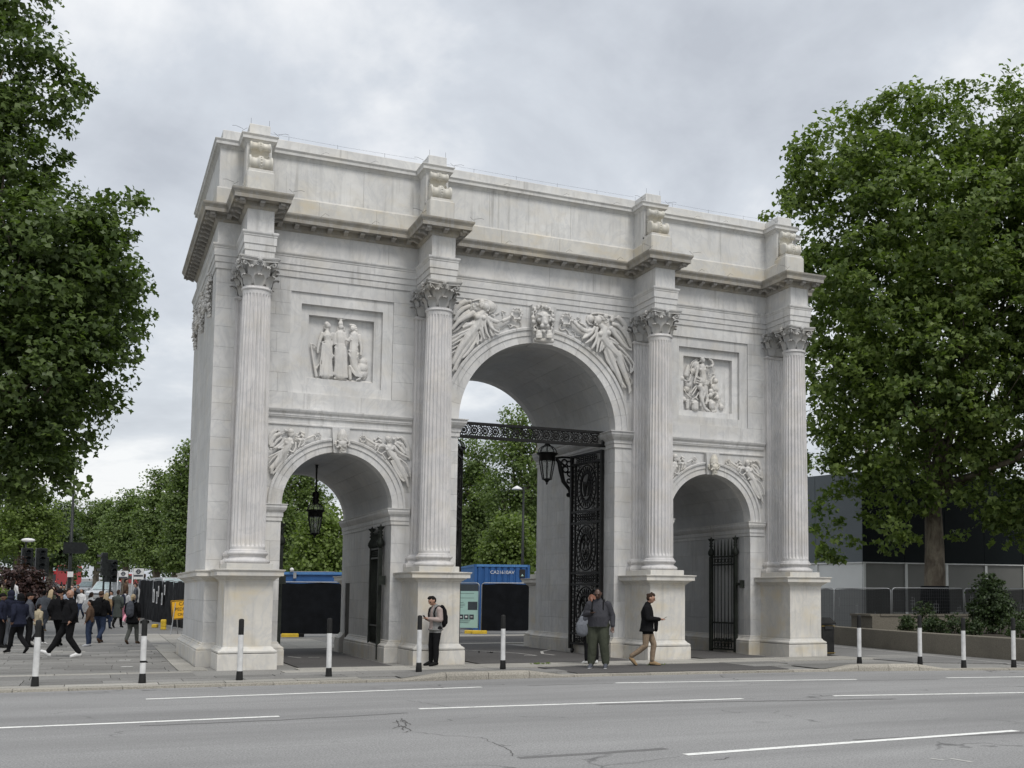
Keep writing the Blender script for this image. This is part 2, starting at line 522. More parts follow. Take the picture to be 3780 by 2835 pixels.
    def mould(self, path, prof, closed=False, cap=True):
        """sweep a profile [(offset, z)] round a rectilinear plan path; outward is to the RIGHT of travel"""
        n = len(path); k = len(prof); vs = []
        def nrm(a, b):
            d = Vector((b[0] - a[0], b[1] - a[1])); d.normalize(); return Vector((d.y, -d.x))
        for i in range(n):
            ns = []
            if closed or i > 0: ns.append(nrm(path[i - 1], path[i]))
            if closed or i < n - 1: ns.append(nrm(path[i], path[(i + 1) % n]))
            m = ns[0] if len(ns) == 1 else (ns[0] + ns[1]) / max(.2, 1 + ns[0].dot(ns[1]))
            for o, z in prof: vs.append((path[i][0] + m.x * o, path[i][1] + m.y * o, z))
        fs = []
        for i in range(n if closed else n - 1):
            ii = (i + 1) % n
            for j in range(k - 1): fs.append((i * k + j, ii * k + j, ii * k + j + 1, i * k + j + 1))
        if not closed and cap:
            fs.append(tuple(range(k))); fs.append(tuple((n - 1) * k + j for j in range(k - 1, -1, -1)))
        return self.add(vs, fs)

    def mesh(self, name='mesh'):
        m = bpy.data.meshes.new(name); m.from_pydata(self.v, [], self.f); m.update()
        m.polygons.foreach_set('use_smooth', self.s)
        if any(self.mi): m.polygons.foreach_set('material_index', self.mi)
        return m

    def recalc(self, name='mesh'):
        m = self.mesh(name); bm = bmesh.new(); bm.from_mesh(m); bmesh.ops.recalc_face_normals(bm, faces=bm.faces); bm.to_mesh(m); bm.free(); return m

    def build(self, name, mat, parent=None, loc=None, rot=None, label=None, cat=None, group=None, kind=None, fix=True):
        o = link(name, self.recalc(name) if fix and len(self.v) < 20000 else self.mesh(name), mat, parent, loc, rot)
        return tag(o, label, cat, group, kind)


def rect(x0, x1, y0, y1):
    """closed plan path, outward on the right-hand side"""
    return [(x0, y0), (x1, y0), (x1, y1), (x0, y1)]


# ------------------------------------------------------------------ sculpting: union of strokes, remeshed to one skin
def stroke_mesh(mb, pts, n=10, flat0=False):
    """pts: [(x,y,z,rx[,ry])] chain of round or elliptical sections with domed ends"""
    k = len(pts); P = [Vector(p[:3]) for p in pts]
    if k == 1:
        r = pts[0][3]; r2 = pts[0][4] if len(pts[0]) > 4 else r; r3 = pts[0][5] if len(pts[0]) > 5 else r
        mb.ball(P[0], (r, r2, r3), 12, 8); return
    rings = []
    for i in range(k):
        d = P[min(i + 1, k - 1)] - P[max(i - 1, 0)]
        d = d.normalized() if d.length > 1e-9 else Vector((0, 0, 1))
        rx = pts[i][3]; ry = pts[i][4] if len(pts[i]) > 4 else rx
        rings.append((P[i], d, rx, ry))
    full = []
    p, d, rx, ry = rings[0]
    if not flat0:
      for t in (.12, .62, .9): full.append((p - d * max(rx, ry) * .75 * math.sqrt(1 - t * t) if t < .9 else p - d * max(rx, ry) * .3, d, rx * t, ry * t))
    full += rings
    p, d, rx, ry = rings[-1]
    for t in (.9, .62, .12): full.append((p + d * max(rx, ry) * .75 * math.sqrt(1 - t * t) if t < .9 else p + d * max(rx, ry) * .3, d, rx * t, ry * t))
    vs = []; fs = []
    for p, d, rx, ry in full:
        # first axis stays close to world x (or z for level strokes)
        a = Vector((1, 0, 0)) - d * d.x
        if a.length < .35: a = Vector((0, 0, 1)) - d * d.z
        a.normalize(); b = d.cross(a)
        for j in range(n):
            t = 2 * PI * j / n; vs.append(p + a * rx * math.cos(t) + b * ry * math.sin(t))
    m = len(full)
    for i in range(m - 1):
        for j in range(n): jj = (j + 1) % n; fs.append((i * n + j, i * n + jj, (i + 1) * n + jj, (i + 1) * n + j))
    fs.append(tuple(range(n - 1, -1, -1))); fs.append(tuple(range((m - 1) * n, m * n)))
    mb.add(vs, fs)


def remesh(mb, voxel, smooth=2, name='sculpt'):
    me = mb.recalc(name + '_raw'); o = bpy.data.objects.new(name + '_raw', me); col.objects.link(o)
    md = o.modifiers.new('r', 'REMESH'); md.mode = 'VOXEL'; md.voxel_size = voxel; md.adaptivity = 0.
    if smooth:
        ms = o.modifiers.new('s', 'SMOOTH'); ms.iterations = smooth; ms.factor = .5
    dg = bpy.context.evaluated_depsgraph_get(); dg.update()
    ev = o.evaluated_get(dg); out = bpy.data.meshes.new_from_object(ev, depsgraph=dg); out.name = name
    bpy.data.objects.remove(o); bpy.data.meshes.remove(me)
    out.polygons.foreach_set('use_smooth', [True] * len(out.polygons))
    out.materials.clear()
    return out
# ------------------------------------------------------------------ setting: ground, road, pavements
def sheet(name, poly, z, mat, kind='structure', parent=None, thick=0.):
    mb = MB()
    if thick: mb.slab(poly, z - thick, z)
    else: mb.add([(x, y, z) for x, y in poly], [tuple(range(len(poly)))])
    return mb.build(name, mat, parent, kind=kind, fix=bool(thick))


sheet('ground', [(-420, -320), (520, -320), (520, 700), (-420, 700)], -.16, 'grassland')
# kerb line of the road, seen as the pavement edge in the photograph (x, y)
KERB = [(-46, -6.2), (-30, -6.1), (-14, -6.05), (-9, -6.1), (-5, -6.15), (-2.6, -6.2), (0, -6.35), (3, -6.6), (5.5, -6.95), (7.6, -7.5), (10, -8.3), (14, -10.0), (20, -13.2), (34, -22)]
road = sheet('road', [(x, y) for x, y in KERB] + [(34, -80), (-46, -80)], -.05, 'road')
pav = sheet('pavement', KERB[::-1] + [(-46, 75), (60, 75), (60, -22)], -.02, 'paving', thick=.0)


def gz(y):
    """the street beyond the plaza climbs gently"""
    return max(0., (y - 22.) * .014)


sheet('far_street', [(-300, 22), (300, 22), (300, 640), (-300, 640)], 0, 'asphalt_mid')
fs_ = bpy.data.objects['far_street'].data
for v_ in fs_.vertices: v_.co.z = gz(v_.co.y) - .012


def kerb_at(x):
    for (a, b), (c_, d_) in zip(KERB, KERB[1:]):
        if a <= x <= c_: return b + (d_ - b) * (x - a) / (c_ - a)
    return KERB[-1][1]


# flush kerb stones along the edge
x = -16.0; i = 0
while x < 16:
    L = .91; x2 = x + L - .012
    y1, y2 = kerb_at(x), kerb_at(x2)
    mb = MB(); mb.slab([(x, y1), (x2, y2), (x2, y2 + .30), (x, y1 + .30)], -.09, -.004 + .003 * math.sin(i * 2.1))
    mb.build('kerb_stone', 'kerb', pav); x += L; i += 1

# raised bullnose kerbs in front of the arch piers
def raised_kerb(name, xs, xe, n, mat='kerb'):
    xx = np.linspace(xs, xe, n + 1)
    for a, b in zip(xx[:-1], xx[1:]):
        b -= .012; mb = MB(); ya, yb = kerb_at(a) - .02, kerb_at(b) - .02
        e0 = a == xx[0]; e1 = abs(b + .012 - xx[-1]) < 1e-6
        za = -.01 if e0 else .11; zb = -.01 if e1 else .11
        prof = [(0, -.1), (0, .55), (.02, .85), (.07, 1.), (.30, 1.), (.30, -.1)]
        vs = []
        for X, Y0, zz in ((a, ya, za), (b, yb, zb)):
            for o, t in prof: vs.append((X, Y0 + o, -.05 + (zz + .05) * t if t > 0 else -.06))
        k = len(prof)
        mb.add(vs, [(j, (j + 1) % k, (j + 1) % k + k, j + k) for j in range(k)] + [tuple(range(k - 1, -1, -1)), tuple(range(k, 2 * k))])
        mb.build('kerb_stone', mat, pav)


raised_kerb('k', -5.25, -1.55, 4); raised_kerb('k', 4.95, 8.0, 4)
# pavement behind the raised kerbs is level with their tops
for q_ in ([(-4.3, -5.86, .105), (-2.5, -5.93, .105), (-1.6, -5.95, .0), (-1.7, -4.0, .0), (-5.1, -4.0, .0), (-5.2, -5.86, .0)], [(5.7, -6.72, .105), (7.2, -7.08, .105), (7.95, -7.2, .0), (8.0, -5.0, .0), (5.0, -4.6, .0), (4.95, -6.6, .0)]):
    mb = MB(); n_ = len(q_); mb.add([(a, b, c_ + .004) for a, b, c_ in q_] + [(sum(a for a, b, c_ in q_) / n_, sum(b for a, b, c_ in q_) / n_, .07)], [(i_, (i_ + 1) % n_, n_) for i_ in range(n_)]); mb.build('raised_paving', 'paving', pav, fix=False)

# stone bands and slab courses of the left-hand plaza, rows running parallel to the road
rows = [(-5.72, -5.12, 'paving', .62), (-4.95, -4.35, 'paving', .9), (-4.33, -3.72, 'paving', .9), (-3.70, -2.95, 'paving', 1.1)]
rows = [(-5.74, -5.20, 'paving_pale', 1.4), (-5.18, -4.45, 'paving', 1.3), (-4.43, -3.70, 'paving', 1.5), (-3.68, -2.55, 'paving', 1.6), (-2.53, -2.05, 'paving_pale', 1.7)]
y = -2.03
while y < 7.9: rows.append((y, y + .60, 'paving', 1.25)); y += .62
rows += [(7.95, 8.45, 'paving_pale', 1.7)]
y = 8.47
while y < 13.4: rows.append((y, y + .80, 'paving', 1.5)); y += .82
rows += [(13.5, 14.2, 'paving_pale', 1.9)]
y = 14.22
while y < 22: rows.append((y, y + 1.25, 'paving', 2.0)); y += 1.27
rows += [(22.2, 23.1, 'paving_pale', 2.2)]
y = 23.12
while y < 34: rows.append((y, y + 2.2, 'paving', 3.0)); y += 2.22
rr = random.Random(3); cnt = 0
for (y0, y1, mt, L) in rows:
    if y1 < -5.1: xl, xr = -15.2, -6.0
    elif y1 < -2.0: xl, xr = -14.8, -6.8 if y1 < -2.6 else -9.05
    else: xl, xr = -15.2, -9.3 + .01 * y0 if y0 < 9 else -8.7 + .012 * y0
    xx = xl - rr.random() * L
    while xx < xr:
        x2 = min(xx + L * (.75 + .5 * rr.random()), xr)
        if x2 - xx > .15 and x2 > xl:
            mb = MB(); h = rr.uniform(0, .006); mb.slab([(xx + .009, y0), (x2 - .009, y0), (x2 - .009, y1 - .016), (xx + .009, y1 - .016)], -.06, .002 + h)
            mb.build('paving_slab', mt, pav); cnt += 1
        xx = x2
# pale stone margin along the arch side of the plaza
y = -1.7
while y < 33:
    x0 = -9.28 + .010 * max(0, y); L = 1.15 + .03 * max(0, y)
    for w0, w1 in ((0, .62), (.64, 1.5)):
        if x0 + w1 > -8.05 and y < 8: w1 = -8.08 - x0 if y > 6.6 else w1
        if y > 6.6 or x0 + w1 < -8.8 or w0 == 0:
            mb = MB(); mb.slab([(x0 + w0, y), (min(x0 + w1, -8.86 if -1.6 < y < 6.5 else 99), y), (min(x0 + w1, -8.86 if -1.6 < y < 6.5 else 99), y + L - .02), (x0 + w0, y + L - .02)], -.06, .004 + rr.uniform(0, .005))
            mb.build('margin_slab', 'paving_pale', pav)
    y += L
# slabs in front of the arch
for (y0, y1, mt, L) in ((-5.18, -4.30, 'paving', 1.6), (-4.28, -3.42, 'paving', 1.4), (-3.40, -2.62, 'paving_pale', 1.7), (-2.60, -1.80, 'paving_pale', 1.5)):
    xx = -6.75 - rr.random()
    while xx < 12.5:
        x2 = xx + L * (.8 + .4 * rr.random())
        mid = (xx + x2) / 2
        if not (-1.35 < mid < 4.0 and y1 < -3.0):
            m2 = mt if not (-6.9 < mid < 0 and y0 < -4) else 'paving'
            mb = MB(); mb.slab([(xx + .008, y0), (x2 - .008, y0), (x2 - .008, y1 - .015), (xx + .008, y1 - .015)], -.06, .003 + rr.uniform(0, .006))
            if mid > 5.0 and y0 < -4.2: pass
            else: mb.build('paving_slab', m2 if mid < 9 else 'paving', pav)
        xx = x2
# dark asphalt: crossing strip, roadways through the arches
A = [('asphalt_strip', [(-1.15, -5.75), (4.2, -6.25), (4.6, -3.48), (-1.25, -3.48)], .002, 'asphalt_dark'),
     ('asphalt_strip', [(-2.15, -1.78), (2.15, -1.78), (2.15, 9.6), (-2.15, 9.6)], .008, 'asphalt_dark'),
     ('asphalt_strip', [(-6.62, -1.78), (-4.42, -1.78), (-4.42, 8.0), (-6.62, 8.0)], .008, 'asphalt_dark'),
     ('asphalt_strip', [(4.42, -1.78), (6.62, -1.78), (6.62, 8.0), (4.42, 8.0)], .008, 'asphalt_dark'),
     ('asphalt_strip', [(-2.15, 10.4), (5.0, 10.4), (6.5, 16.5), (-2.15, 16.5)], .006, 'asphalt_dark'),
     ('asphalt_strip', [(8.9, -5.15), (13.3, -8.4), (13.5, 5.0), (9.4, 20.0), (8.9, 20)], .005, 'asphalt_mid')]
for nme, poly, z, mt in A: sheet(nme, poly, z, mt, kind=None, parent=pav, thick=.06)
for (x0, x1, y0, y1) in ((-2.15, 4.6, 9.62, 10.38), (-7.5, -3.4, 8.02, 15.8), (-2.3, 7.0, 16.52, 18.0)):
    xx = x0
    while xx < x1 - .2:
        x2 = min(x1, xx + 1.3); mb = MB(); mb.slab([(xx + .01, y0), (x2 - .01, y0), (x2 - .01, y1), (xx + .01, y1)], -.06, .006)
        mb.build('paving_slab', 'paving_pale', pav); xx = x2

# painted marks
def mark(name, pts, w, parent, z, mat='paint_white', taper=.0):
    pts = [Vector((p[0], p[1])) for p in pts]; vs = []; fs = []
    for i, p in enumerate(pts):
        d = (pts[min(i + 1, len(pts) - 1)] - pts[max(i - 1, 0)]).normalized(); nn = Vector((-d.y, d.x))
        vs += [(p.x + nn.x * w / 2, p.y + nn.y * w / 2, z), (p.x - nn.x * w / 2, p.y - nn.y * w / 2, z)]
    for i in range(len(pts) - 1): fs.append((2 * i, 2 * i + 1, 2 * i + 3, 2 * i + 2))
    mb = MB(); mb.add(vs, fs); return mb.build(name, mat, parent, fix=False)


D2S = PW / 2212.0
for pts in ([(315, 1510), (560, 1501), (800, 1492.5), (1040, 1484)], [(1330, 1475), (1600, 1471), (1850, 1467.5)], [(2045, 1464), (2140, 1462.8), (2260, 1461)],
            [(-260, 1581), (0, 1572), (300, 1560), (603, 1547)], [(905, 1531), (1260, 1519.5), (1605, 1509)], [(1800, 1503), (2010, 1499.5), (2260, 1495)],
            [(1480, 1630), (1840, 1603.5), (2195, 1578)]):
    P3 = [at_z(-.046, a * D2S, b * D2S) for a, b in pts]
    mark('lane_marking', P3, .15, road, -.046)
# wheel-worn patch repairs and open cracks in the asphalt
def crack(pts, w):
    Q = []
    for (a, b), (c_, d_) in zip(pts, pts[1:]):
        for t in np.linspace(0, 1, 7)[:-1]: Q.append((a + (c_ - a) * t + rr.uniform(-3, 3), b + (d_ - b) * t + rr.uniform(-.9, .9)))
    P3 = [at_z(-.0475, a * D2S, b * D2S) for a, b in Q]
    mark('crack', P3, w * .7, road, -.0475, 'asphalt_dark')


for pts, w in (([(880, 1512), (930, 1520), (985, 1530)], .014), ([(850, 1560), (872, 1556), (890, 1566)], .03), ([(848, 1574), (868, 1567), (888, 1578), (868, 1584)], .025),
               ([(868, 1552), (876, 1566), (868, 1580)], .025), ([(855, 1556), (862, 1568), (884, 1572)], .02), ([(890, 1580), (960, 1588), (1040, 1592), (1062, 1604)], .012),
               ([(1062, 1604), (1085, 1612), (1100, 1620), (1112, 1636)], .018), ([(1080, 1609), (1110, 1611)], .02), ([(1545, 1642), (1562, 1640), (1575, 1634)], .02),
               ([(1560, 1534), (1590, 1540), (1604, 1537)], .012), ([(1340, 1652), (1420, 1640), (1480, 1632)], .01)):
    crack(pts, w)
for pts, w in (([(302, 1568), (603, 1555.5), (905, 1538.5)], .10), ([(1291, 1522), (1552, 1516), (1760, 1512.5), (1949, 1509.5)], .16), ([(1140, 1480.5), (1341, 1476)], .08), ([(1120, 1637), (1290, 1627), (1452, 1616)], .16), ([(1850, 1599), (2040, 1590), (2230, 1581)], .20), ([(1850, 1470), (2045, 1467)], .06)):
    Q = []
    for (a, b), (c_, d_) in zip(pts, pts[1:]):
        for t in np.linspace(0, 1, 13)[:-1]: Q.append((a + (c_ - a) * t, b + (d_ - b) * t + rr.uniform(-.35, .35)))
    mark('road_seam', [at_z(-.0485, a * D2S, b * D2S) for a, b in Q], w, road, -.0485, 'asphalt_seam')
for pts in ([(2010, 1638), (2040, 1642)], [(2052, 1638), (2100, 1646)], [(1770, 1608), (1778, 1608)]):
    mark('paint_scuff', [at_z(-.0465, a * D2S, b * D2S) for a, b in pts], .05, road, -.0465, 'paint_old')
# marks on the asphalt under the arch and on the side road
S = lambda pts, z=.012: [at_z(z, a * D2S, b * D2S)[:2] for a, b in pts]
mark('painted_line', S([(1005, 1404), (1060, 1407), (1120, 1411), (1160, 1416)]), .07, pav, .012, 'paint_old')
mark('painted_line', S([(1222, 1399), (1195, 1402), (1170, 1407), (1172, 1412), (1198, 1415)]), .09, pav, .012, 'paint_old')
mark('painted_line', S([(1132, 1416), (1158, 1416)]), .10, pav, .012, 'paint_old')
mark('painted_line', S([(1000, 1386), (1085, 1387), (1180, 1389)]), .05, pav, .012, 'paint_old')
mark('painted_line', S([(666, 1420), (690, 1420)]), .09, pav, .012, 'paint_old')
mark('painted_line', S([(622, 1418), (650, 1421)]), .07, pav, .012, 'paint_old')
mark('painted_line', [(12.4, 4.0), (12.1, 1.0), (11.6, -2.4), (11.1, -5.3), (10.6, -7.6)], .07, pav, .010, 'paint_old')
for a, b in ((258, 1426), (262, 1440)): mark('painted_dash', S([(a, b), (a + 24, b)], .012), .14, pav, .012)
# ------------------------------------------------------------------ the arch
CA, CB, DC = 3.2412, 7.8049, 1.0972          # column axes (x) and their distance in front of the wall
XS, RS, ZS = 5.5026, 1.40, 4.013             # side openings: centre, radius, springing
RB, ZB = 2.34, 6.50                          # main opening
XE, YB = 8.653, 6.35                         # ends and back of the body
COLX = (-CB, -CA, CA, CB)
arch = thing('triumphal_arch', 'white marble triumphal arch with three openings, fluted columns and carved reliefs', 'arch')


def arc(xc, zc, r, a0, a1, n):
    return [(xc + r * math.cos(a0 + (a1 - a0) * i / n), zc + r * math.sin(a0 + (a1 - a0) * i / n)) for i in range(n + 1)]


def outline(ins, xe0, xe1, top):
    p = [(-xe0, 0)]
    for xc, zc, r, n in ((-XS, ZS, RS, 24), (0, ZB, RB, 36), (XS, ZS, RS, 24)):
        rr_ = r + ins
        p += [(xc - rr_, 0)] + arc(xc, zc, rr_, PI, 0, n) + [(xc + rr_, 0)]
    return p + [(xe1, 0), (xe1, top), (-xe0, top)]


FT = .385                                    # thickness of the facing stones
JI = .12
mb = MB(); mb.prism(outline(JI, XE - .25, XE - .004, 11.0), FT, YB - FT)
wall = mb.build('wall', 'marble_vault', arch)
mb = MB(); mb.prism(outline(0., XE, XE, 9.89), YB - FT + .002, YB); mb.build('wall_rear', 'marble_wall', wall)


def blk(name, poly, y0, y1, mat, parent):
    mb = MB(); mb.prism(poly, y0, y1); return mb.build(name, mat, parent)


# facing stones of the front wall, cut round the openings and the panels
PAN = [(-XS - 1.325, -XS + 1.325), (XS - 1.325, XS + 1.325)]
courses = [.45, 1.05, 1.58, 2.08, 2.58, 3.08, 3.58, 4.013, 4.45, 4.88, 5.30, 5.62, 6.05, 6.48, 6.89, 7.38, 7.90, 8.42, 8.88, 9.20, 9.53, 9.92]
G = .0021
for ci, (z0, z1) in enumerate(zip(courses, courses[1:])):
    zz = np.linspace(z0 + G, z1 - G, 7)
    obs = []
    for xc, zc, r in ((-XS, ZS, RS + .22), (0, ZB, RB + .30), (XS, ZS, RS + .22)):
        if z0 >= zc + r - .02: continue
        rin = r
        h = [(math.sqrt(max(0., r * r - (z - zc) ** 2)) if z > zc else (RS if rin < 2 else RB)) for z in zz]
        if z1 <= zc + 1e-6: h = [RS if rin < 2 else RB] * 7
        obs.append((xc, h))
    if z0 > 6.8 and z1 < 9.6:
        for a, b in PAN: obs.append(((a + b) / 2, [(b - a) / 2] * 7))
    obs.sort(key=lambda t: t[0])
    bl = [np.full(7, -XE)]; br = []
    for xc, h in obs: br.append(np.array([xc - t for t in h])); bl.append(np.array([xc + t for t in h]))
    br.append(np.full(7, XE))
    for L, Rr in zip(bl, br):
        lo, hi = L.max() + .22, Rr.min() - .22
        js = []
        step = 1.45; x = -XE + (ci % 2) * step / 2 + .05 * (ci % 3)
        while x < XE:
            if lo < x < hi: js.append(x)
            x += step
        edges = [L] + [np.full(7, j) for j in js] + [Rr]
        for e0, e1 in zip(edges, edges[1:]):
            p = [(e0[i] + G, zz[i]) for i in range(7)] + [(e1[i] - G, zz[i]) for i in range(6, -1, -1)]
            if np.ptp(e0) < 1e-6 and np.ptp(e1) < 1e-6: p = [p[0], p[6], p[7], p[13]]
            blk('wall_block', p[::-1], 0., FT - .003, 'marble_wall', wall)
# end wall stones (left end; the right end too, in plainer size)
ec = [.45, 1.05, 1.58, 2.05, 2.36, 2.85, 3.3, 3.75, 4.2, 4.65, 5.1, 5.55, 6.0, 6.45, 6.9, 7.35, 7.8, 8.25, 8.7, 9.15, 9.55, 9.92]
for i, (z0, z1) in enumerate(zip(ec, ec[1:])):
    y = FT + .0; k = 0
    while y < YB - FT - .05:
        L = (1.35 if (i + k) % 2 else 1.0); y2 = min(y + L, YB - FT); y2 = YB - FT if YB - FT - y2 < .4 else y2
        mb = MB(); mb.box(-XE, -XE + .24, y + G, y2 - G, z0 + G, z1 - G); mb.build('end_block', 'marble_wall', wall); y = y2; k += 1
# jamb stones inside the openings
for xj, sgn, zt in ((-XS - RS, -1, ZS), (-XS + RS, 1, ZS), (-RB, -1, ZB), (RB, 1, ZB), (XS - RS, -1, ZS), (XS + RS, 1, ZS)):
    if sgn < 0 and xj > -6: step_y = 2.8
    else: step_y = 1.15
    zc_ = [z for z in courses if z < zt - .1] + [zt]
    for i, (z0, z1) in enumerate(zip(zc_, zc_[1:])):
        y = FT; k = 0
        while y < YB - FT - .05:
            L = step_y * (1.0 if k or i % 2 else .55); y2 = min(y + L, YB - FT); y2 = YB - FT if YB - FT - y2 < .35 else y2
            ya, yb_ = y, y2
            x0, x1 = (xj, xj + JI - .002) if sgn > 0 else (xj - JI + .002, xj)
            if abs(xj + XS - RS) < 1e-6 and z0 < 2.05:            # slot cut in the stone for a fitting
                segs = [(ya, min(yb_, 5.1)), (max(ya, 5.78), yb_)]
            else: segs = [(ya, yb_)]
            for a, b in segs:
                if b - a > .06:
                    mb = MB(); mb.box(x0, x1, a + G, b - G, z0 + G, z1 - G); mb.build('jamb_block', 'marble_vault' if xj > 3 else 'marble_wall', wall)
            y = y2; k += 1
mb = MB(); mb.box(-XS + RS + .03, -XS + RS + JI, 5.1, 5.78, .05, 2.08); mb.build('recess_panel', simple('slot_brown', (.045, .038, .028), .8), wall)
# vault stones
for xc, zc, r, n in ((-XS, ZS, RS, 11), (0, ZB, RB, 15), (XS, ZS, RS, 11)):
    for i in range(n):
        a0 = PI * i / n; a1 = PI * (i + 1) / n; y = FT; k = 0
        L0 = 1.12
        while y < YB - FT - .05:
            y2 = min(YB - FT, y + L0 * (.6 if k == 0 and i % 2 else 1.)); y2 = YB - FT if YB - FT - y2 < .4 else y2
            g = G / r; q = arc(xc, zc, r, a0 + g, a1 - g, 3); q2 = arc(xc, zc, r + JI - .004, a1 - g, a0 + g, 3)
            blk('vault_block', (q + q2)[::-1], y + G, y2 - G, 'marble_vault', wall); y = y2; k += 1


# archivolt voussoirs
def voussoirs(xc, zc, r, w, n, y_out):
    prof = [(0, FT - .004), (0, -.03), (w * .44, -.03), (w * .455, -.058), (w * .78, -.058), (w * .80, -.095), (w * .93, -.105), (w * .98, -.09), (w, -.05), (w, .05)]
    for i in range(n):
        if n % 2 and i == n // 2: continue          # the keystone stands there
        a0 = PI * i / n + .0009; a1 = PI * (i + 1) / n - .0009; seg = 4; vs = []; fs = []; k = len(prof)
        for s in range(seg + 1):
            a = a0 + (a1 - a0) * s / seg
            for dr, y in prof: vs.append((xc + (r + dr) * math.cos(a), y, zc + (r + dr) * math.sin(a)))
        for s in range(seg):
            for j in range(k): jj = (j + 1) % k; fs.append((s * k + j, (s + 1) * k + j, (s + 1) * k + jj, s * k + jj))
        fs.append(tuple(range(k))); fs.append(tuple(seg * k + j for j in range(k - 1, -1, -1)))
        mb = MB(); mb.add(vs, fs); mb.build('voussoir', 'marble', arch)


voussoirs(-XS, ZS, RS, .36, 13, 0); voussoirs(XS, ZS, RS, .36, 13, 0); voussoirs(0, ZB, RB, .45, 17, 0)
for xc, hw_t, hw_b, zt, zb, y0 in ((-XS, .226, .165, 6.035, 5.385, -.17), (XS, .226, .165, 6.035, 5.385, -.17), (0.03, .365, .30, 9.89, 8.80, -.22)):
    mb = MB()
    vs = [(xc - hw_b, y0 * .7, zb), (xc + hw_b, y0 * .7, zb), (xc + hw_t, y0, zt), (xc - hw_t, y0, zt), (xc - hw_b, .38, zb), (xc + hw_b, .38, zb), (xc + hw_t, .38, zt), (xc - hw_t, .38, zt)]
    mb.add(vs, [(0, 1, 2, 3), (7, 6, 5, 4), (0, 4, 5, 1), (1, 5, 6, 2), (2, 6, 7, 3), (3, 7, 4, 0)]); mb.build('keystone', 'marble', arch)

# imposts, string courses, wall base
IMP_S = [(-.1, 3.585), (.025, 3.585), (.025, 3.675), (.045, 3.69), (.045, 3.80), (.06, 3.81), (.10, 3.86), (.125, 3.92), (.125, 3.985), (.145, 3.992), (.145, 4.012), (-.1, 4.012)]
IMP_B = [(-.1, 6.03), (.035, 6.03), (.035, 6.14), (.06, 6.155), (.06, 6.25), (.08, 6.26), (.15, 6.33), (.19, 6.40), (.19, 6.465), (.225, 6.475), (.225, 6.498), (-.1, 6.498)]
for p, prof in (([(-7.38, 0), (-XS - RS, 0), (-XS - RS, YB)], IMP_S), ([(-XS + RS, YB), (-XS + RS, 0), (-3.64, 0)], IMP_S), ([(3.64, 0), (XS - RS, 0), (XS - RS, YB)], IMP_S), ([(XS + RS, YB), (XS + RS, 0), (7.38, 0)], IMP_S),
                ([(-2.86, 0), (-RB, 0), (-RB, YB)], IMP_B), ([(RB, YB), (RB, 0), (2.86, 0)], IMP_B)):
    mb = MB(); mb.mould(p, prof); mb.build('impost', 'marble', arch)
STR = [(-.1, 6.04), (.02, 6.04), (.035, 6.05), (.035, 6.085), (.012, 6.10), (.012, 6.215), (.03, 6.23), (.06, 6.25), (.06, 6.275), (.075, 6.285), (.075, 6.335), (.12, 6.385), (.14, 6.43), (.14, 6.462), (-.1, 6.49)]
for s in (-1, 1):
    mb = MB(); mb.mould([(s * XS - 1.88, 0), (s * XS + 1.88, 0)], STR); mb.build('string_course', 'marble', arch)
BASE = [(-.05, -.04), (.15, -.04), (.15, .355), (.135, .368), (.142, .385), (.142, .415), (.11, .44), (.07, .468), (.055, .50), (.03, .515), (.03, .54), (.004, .56), (-.05, .56)]
for x0, x1 in ((-XE, -XS - RS), (-XS + RS, -RB), (RB, XS - RS), (XS + RS, XE)):
    mb = MB()
    if x0 == -XS + RS:       # base broken by the slot
        mb.mould([(x0, 5.1), (x0, 0), (x1, 0), (x1, YB), (x0, YB), (x0, 5.78)], BASE)
    else: mb.mould(rect(x0, x1, 0, YB), BASE, True)
    mb.build('wall_base', 'marble_ped', arch)
CAPP = [(-.05, 2.04), (.012, 2.04), (.012, 2.06), (.035, 2.085), (.075, 2.105), (.075, 2.12), (.13, 2.15), (.15, 2.172), (.205, 2.172), (.205, 2.262), (.215, 2.27), (.235, 2.29), (.243, 2.303), (.243, 2.318), (-.05, 2.335)]
for s in (-1, 1):
    p = [(-XE, YB), (-XE, 0), (-CB - .54, 0)] if s < 0 else [(CB + .54, 0), (XE, 0), (XE, YB)]
    mb = MB(); mb.mould(p, CAPP); mb.build('dado_cornice', 'marble_ped', arch)

# relief panels: stepped frames
for s, (a, b) in zip((-1, 1), PAN):
    xc = s * XS
    for (o, i, yy) in (((1.325, 6.89, 9.53), (1.05, 7.14, 9.24), .045), ((1.05, 7.14, 9.24), (.845, 7.33, 8.985), .15)):
        mb = MB()
        mb.box(xc - o[0], xc - i[0], yy, FT - .004, o[1], o[2]); mb.box(xc + i[0], xc + o[0], yy, FT - .004, o[1], o[2])
        mb.box(xc - i[0], xc + i[0], yy, FT - .004, o[1], i[1]); mb.box(xc - i[0], xc + i[0], yy, FT - .004, i[2], o[2])
        mb.build('panel_frame', 'marble_wall', arch, fix=False)
    mb = MB(); mb.box(xc - .845, xc + .845, .30, FT - .002, 7.33, 8.985); mb.build('panel_back', 'marble_wall', arch)


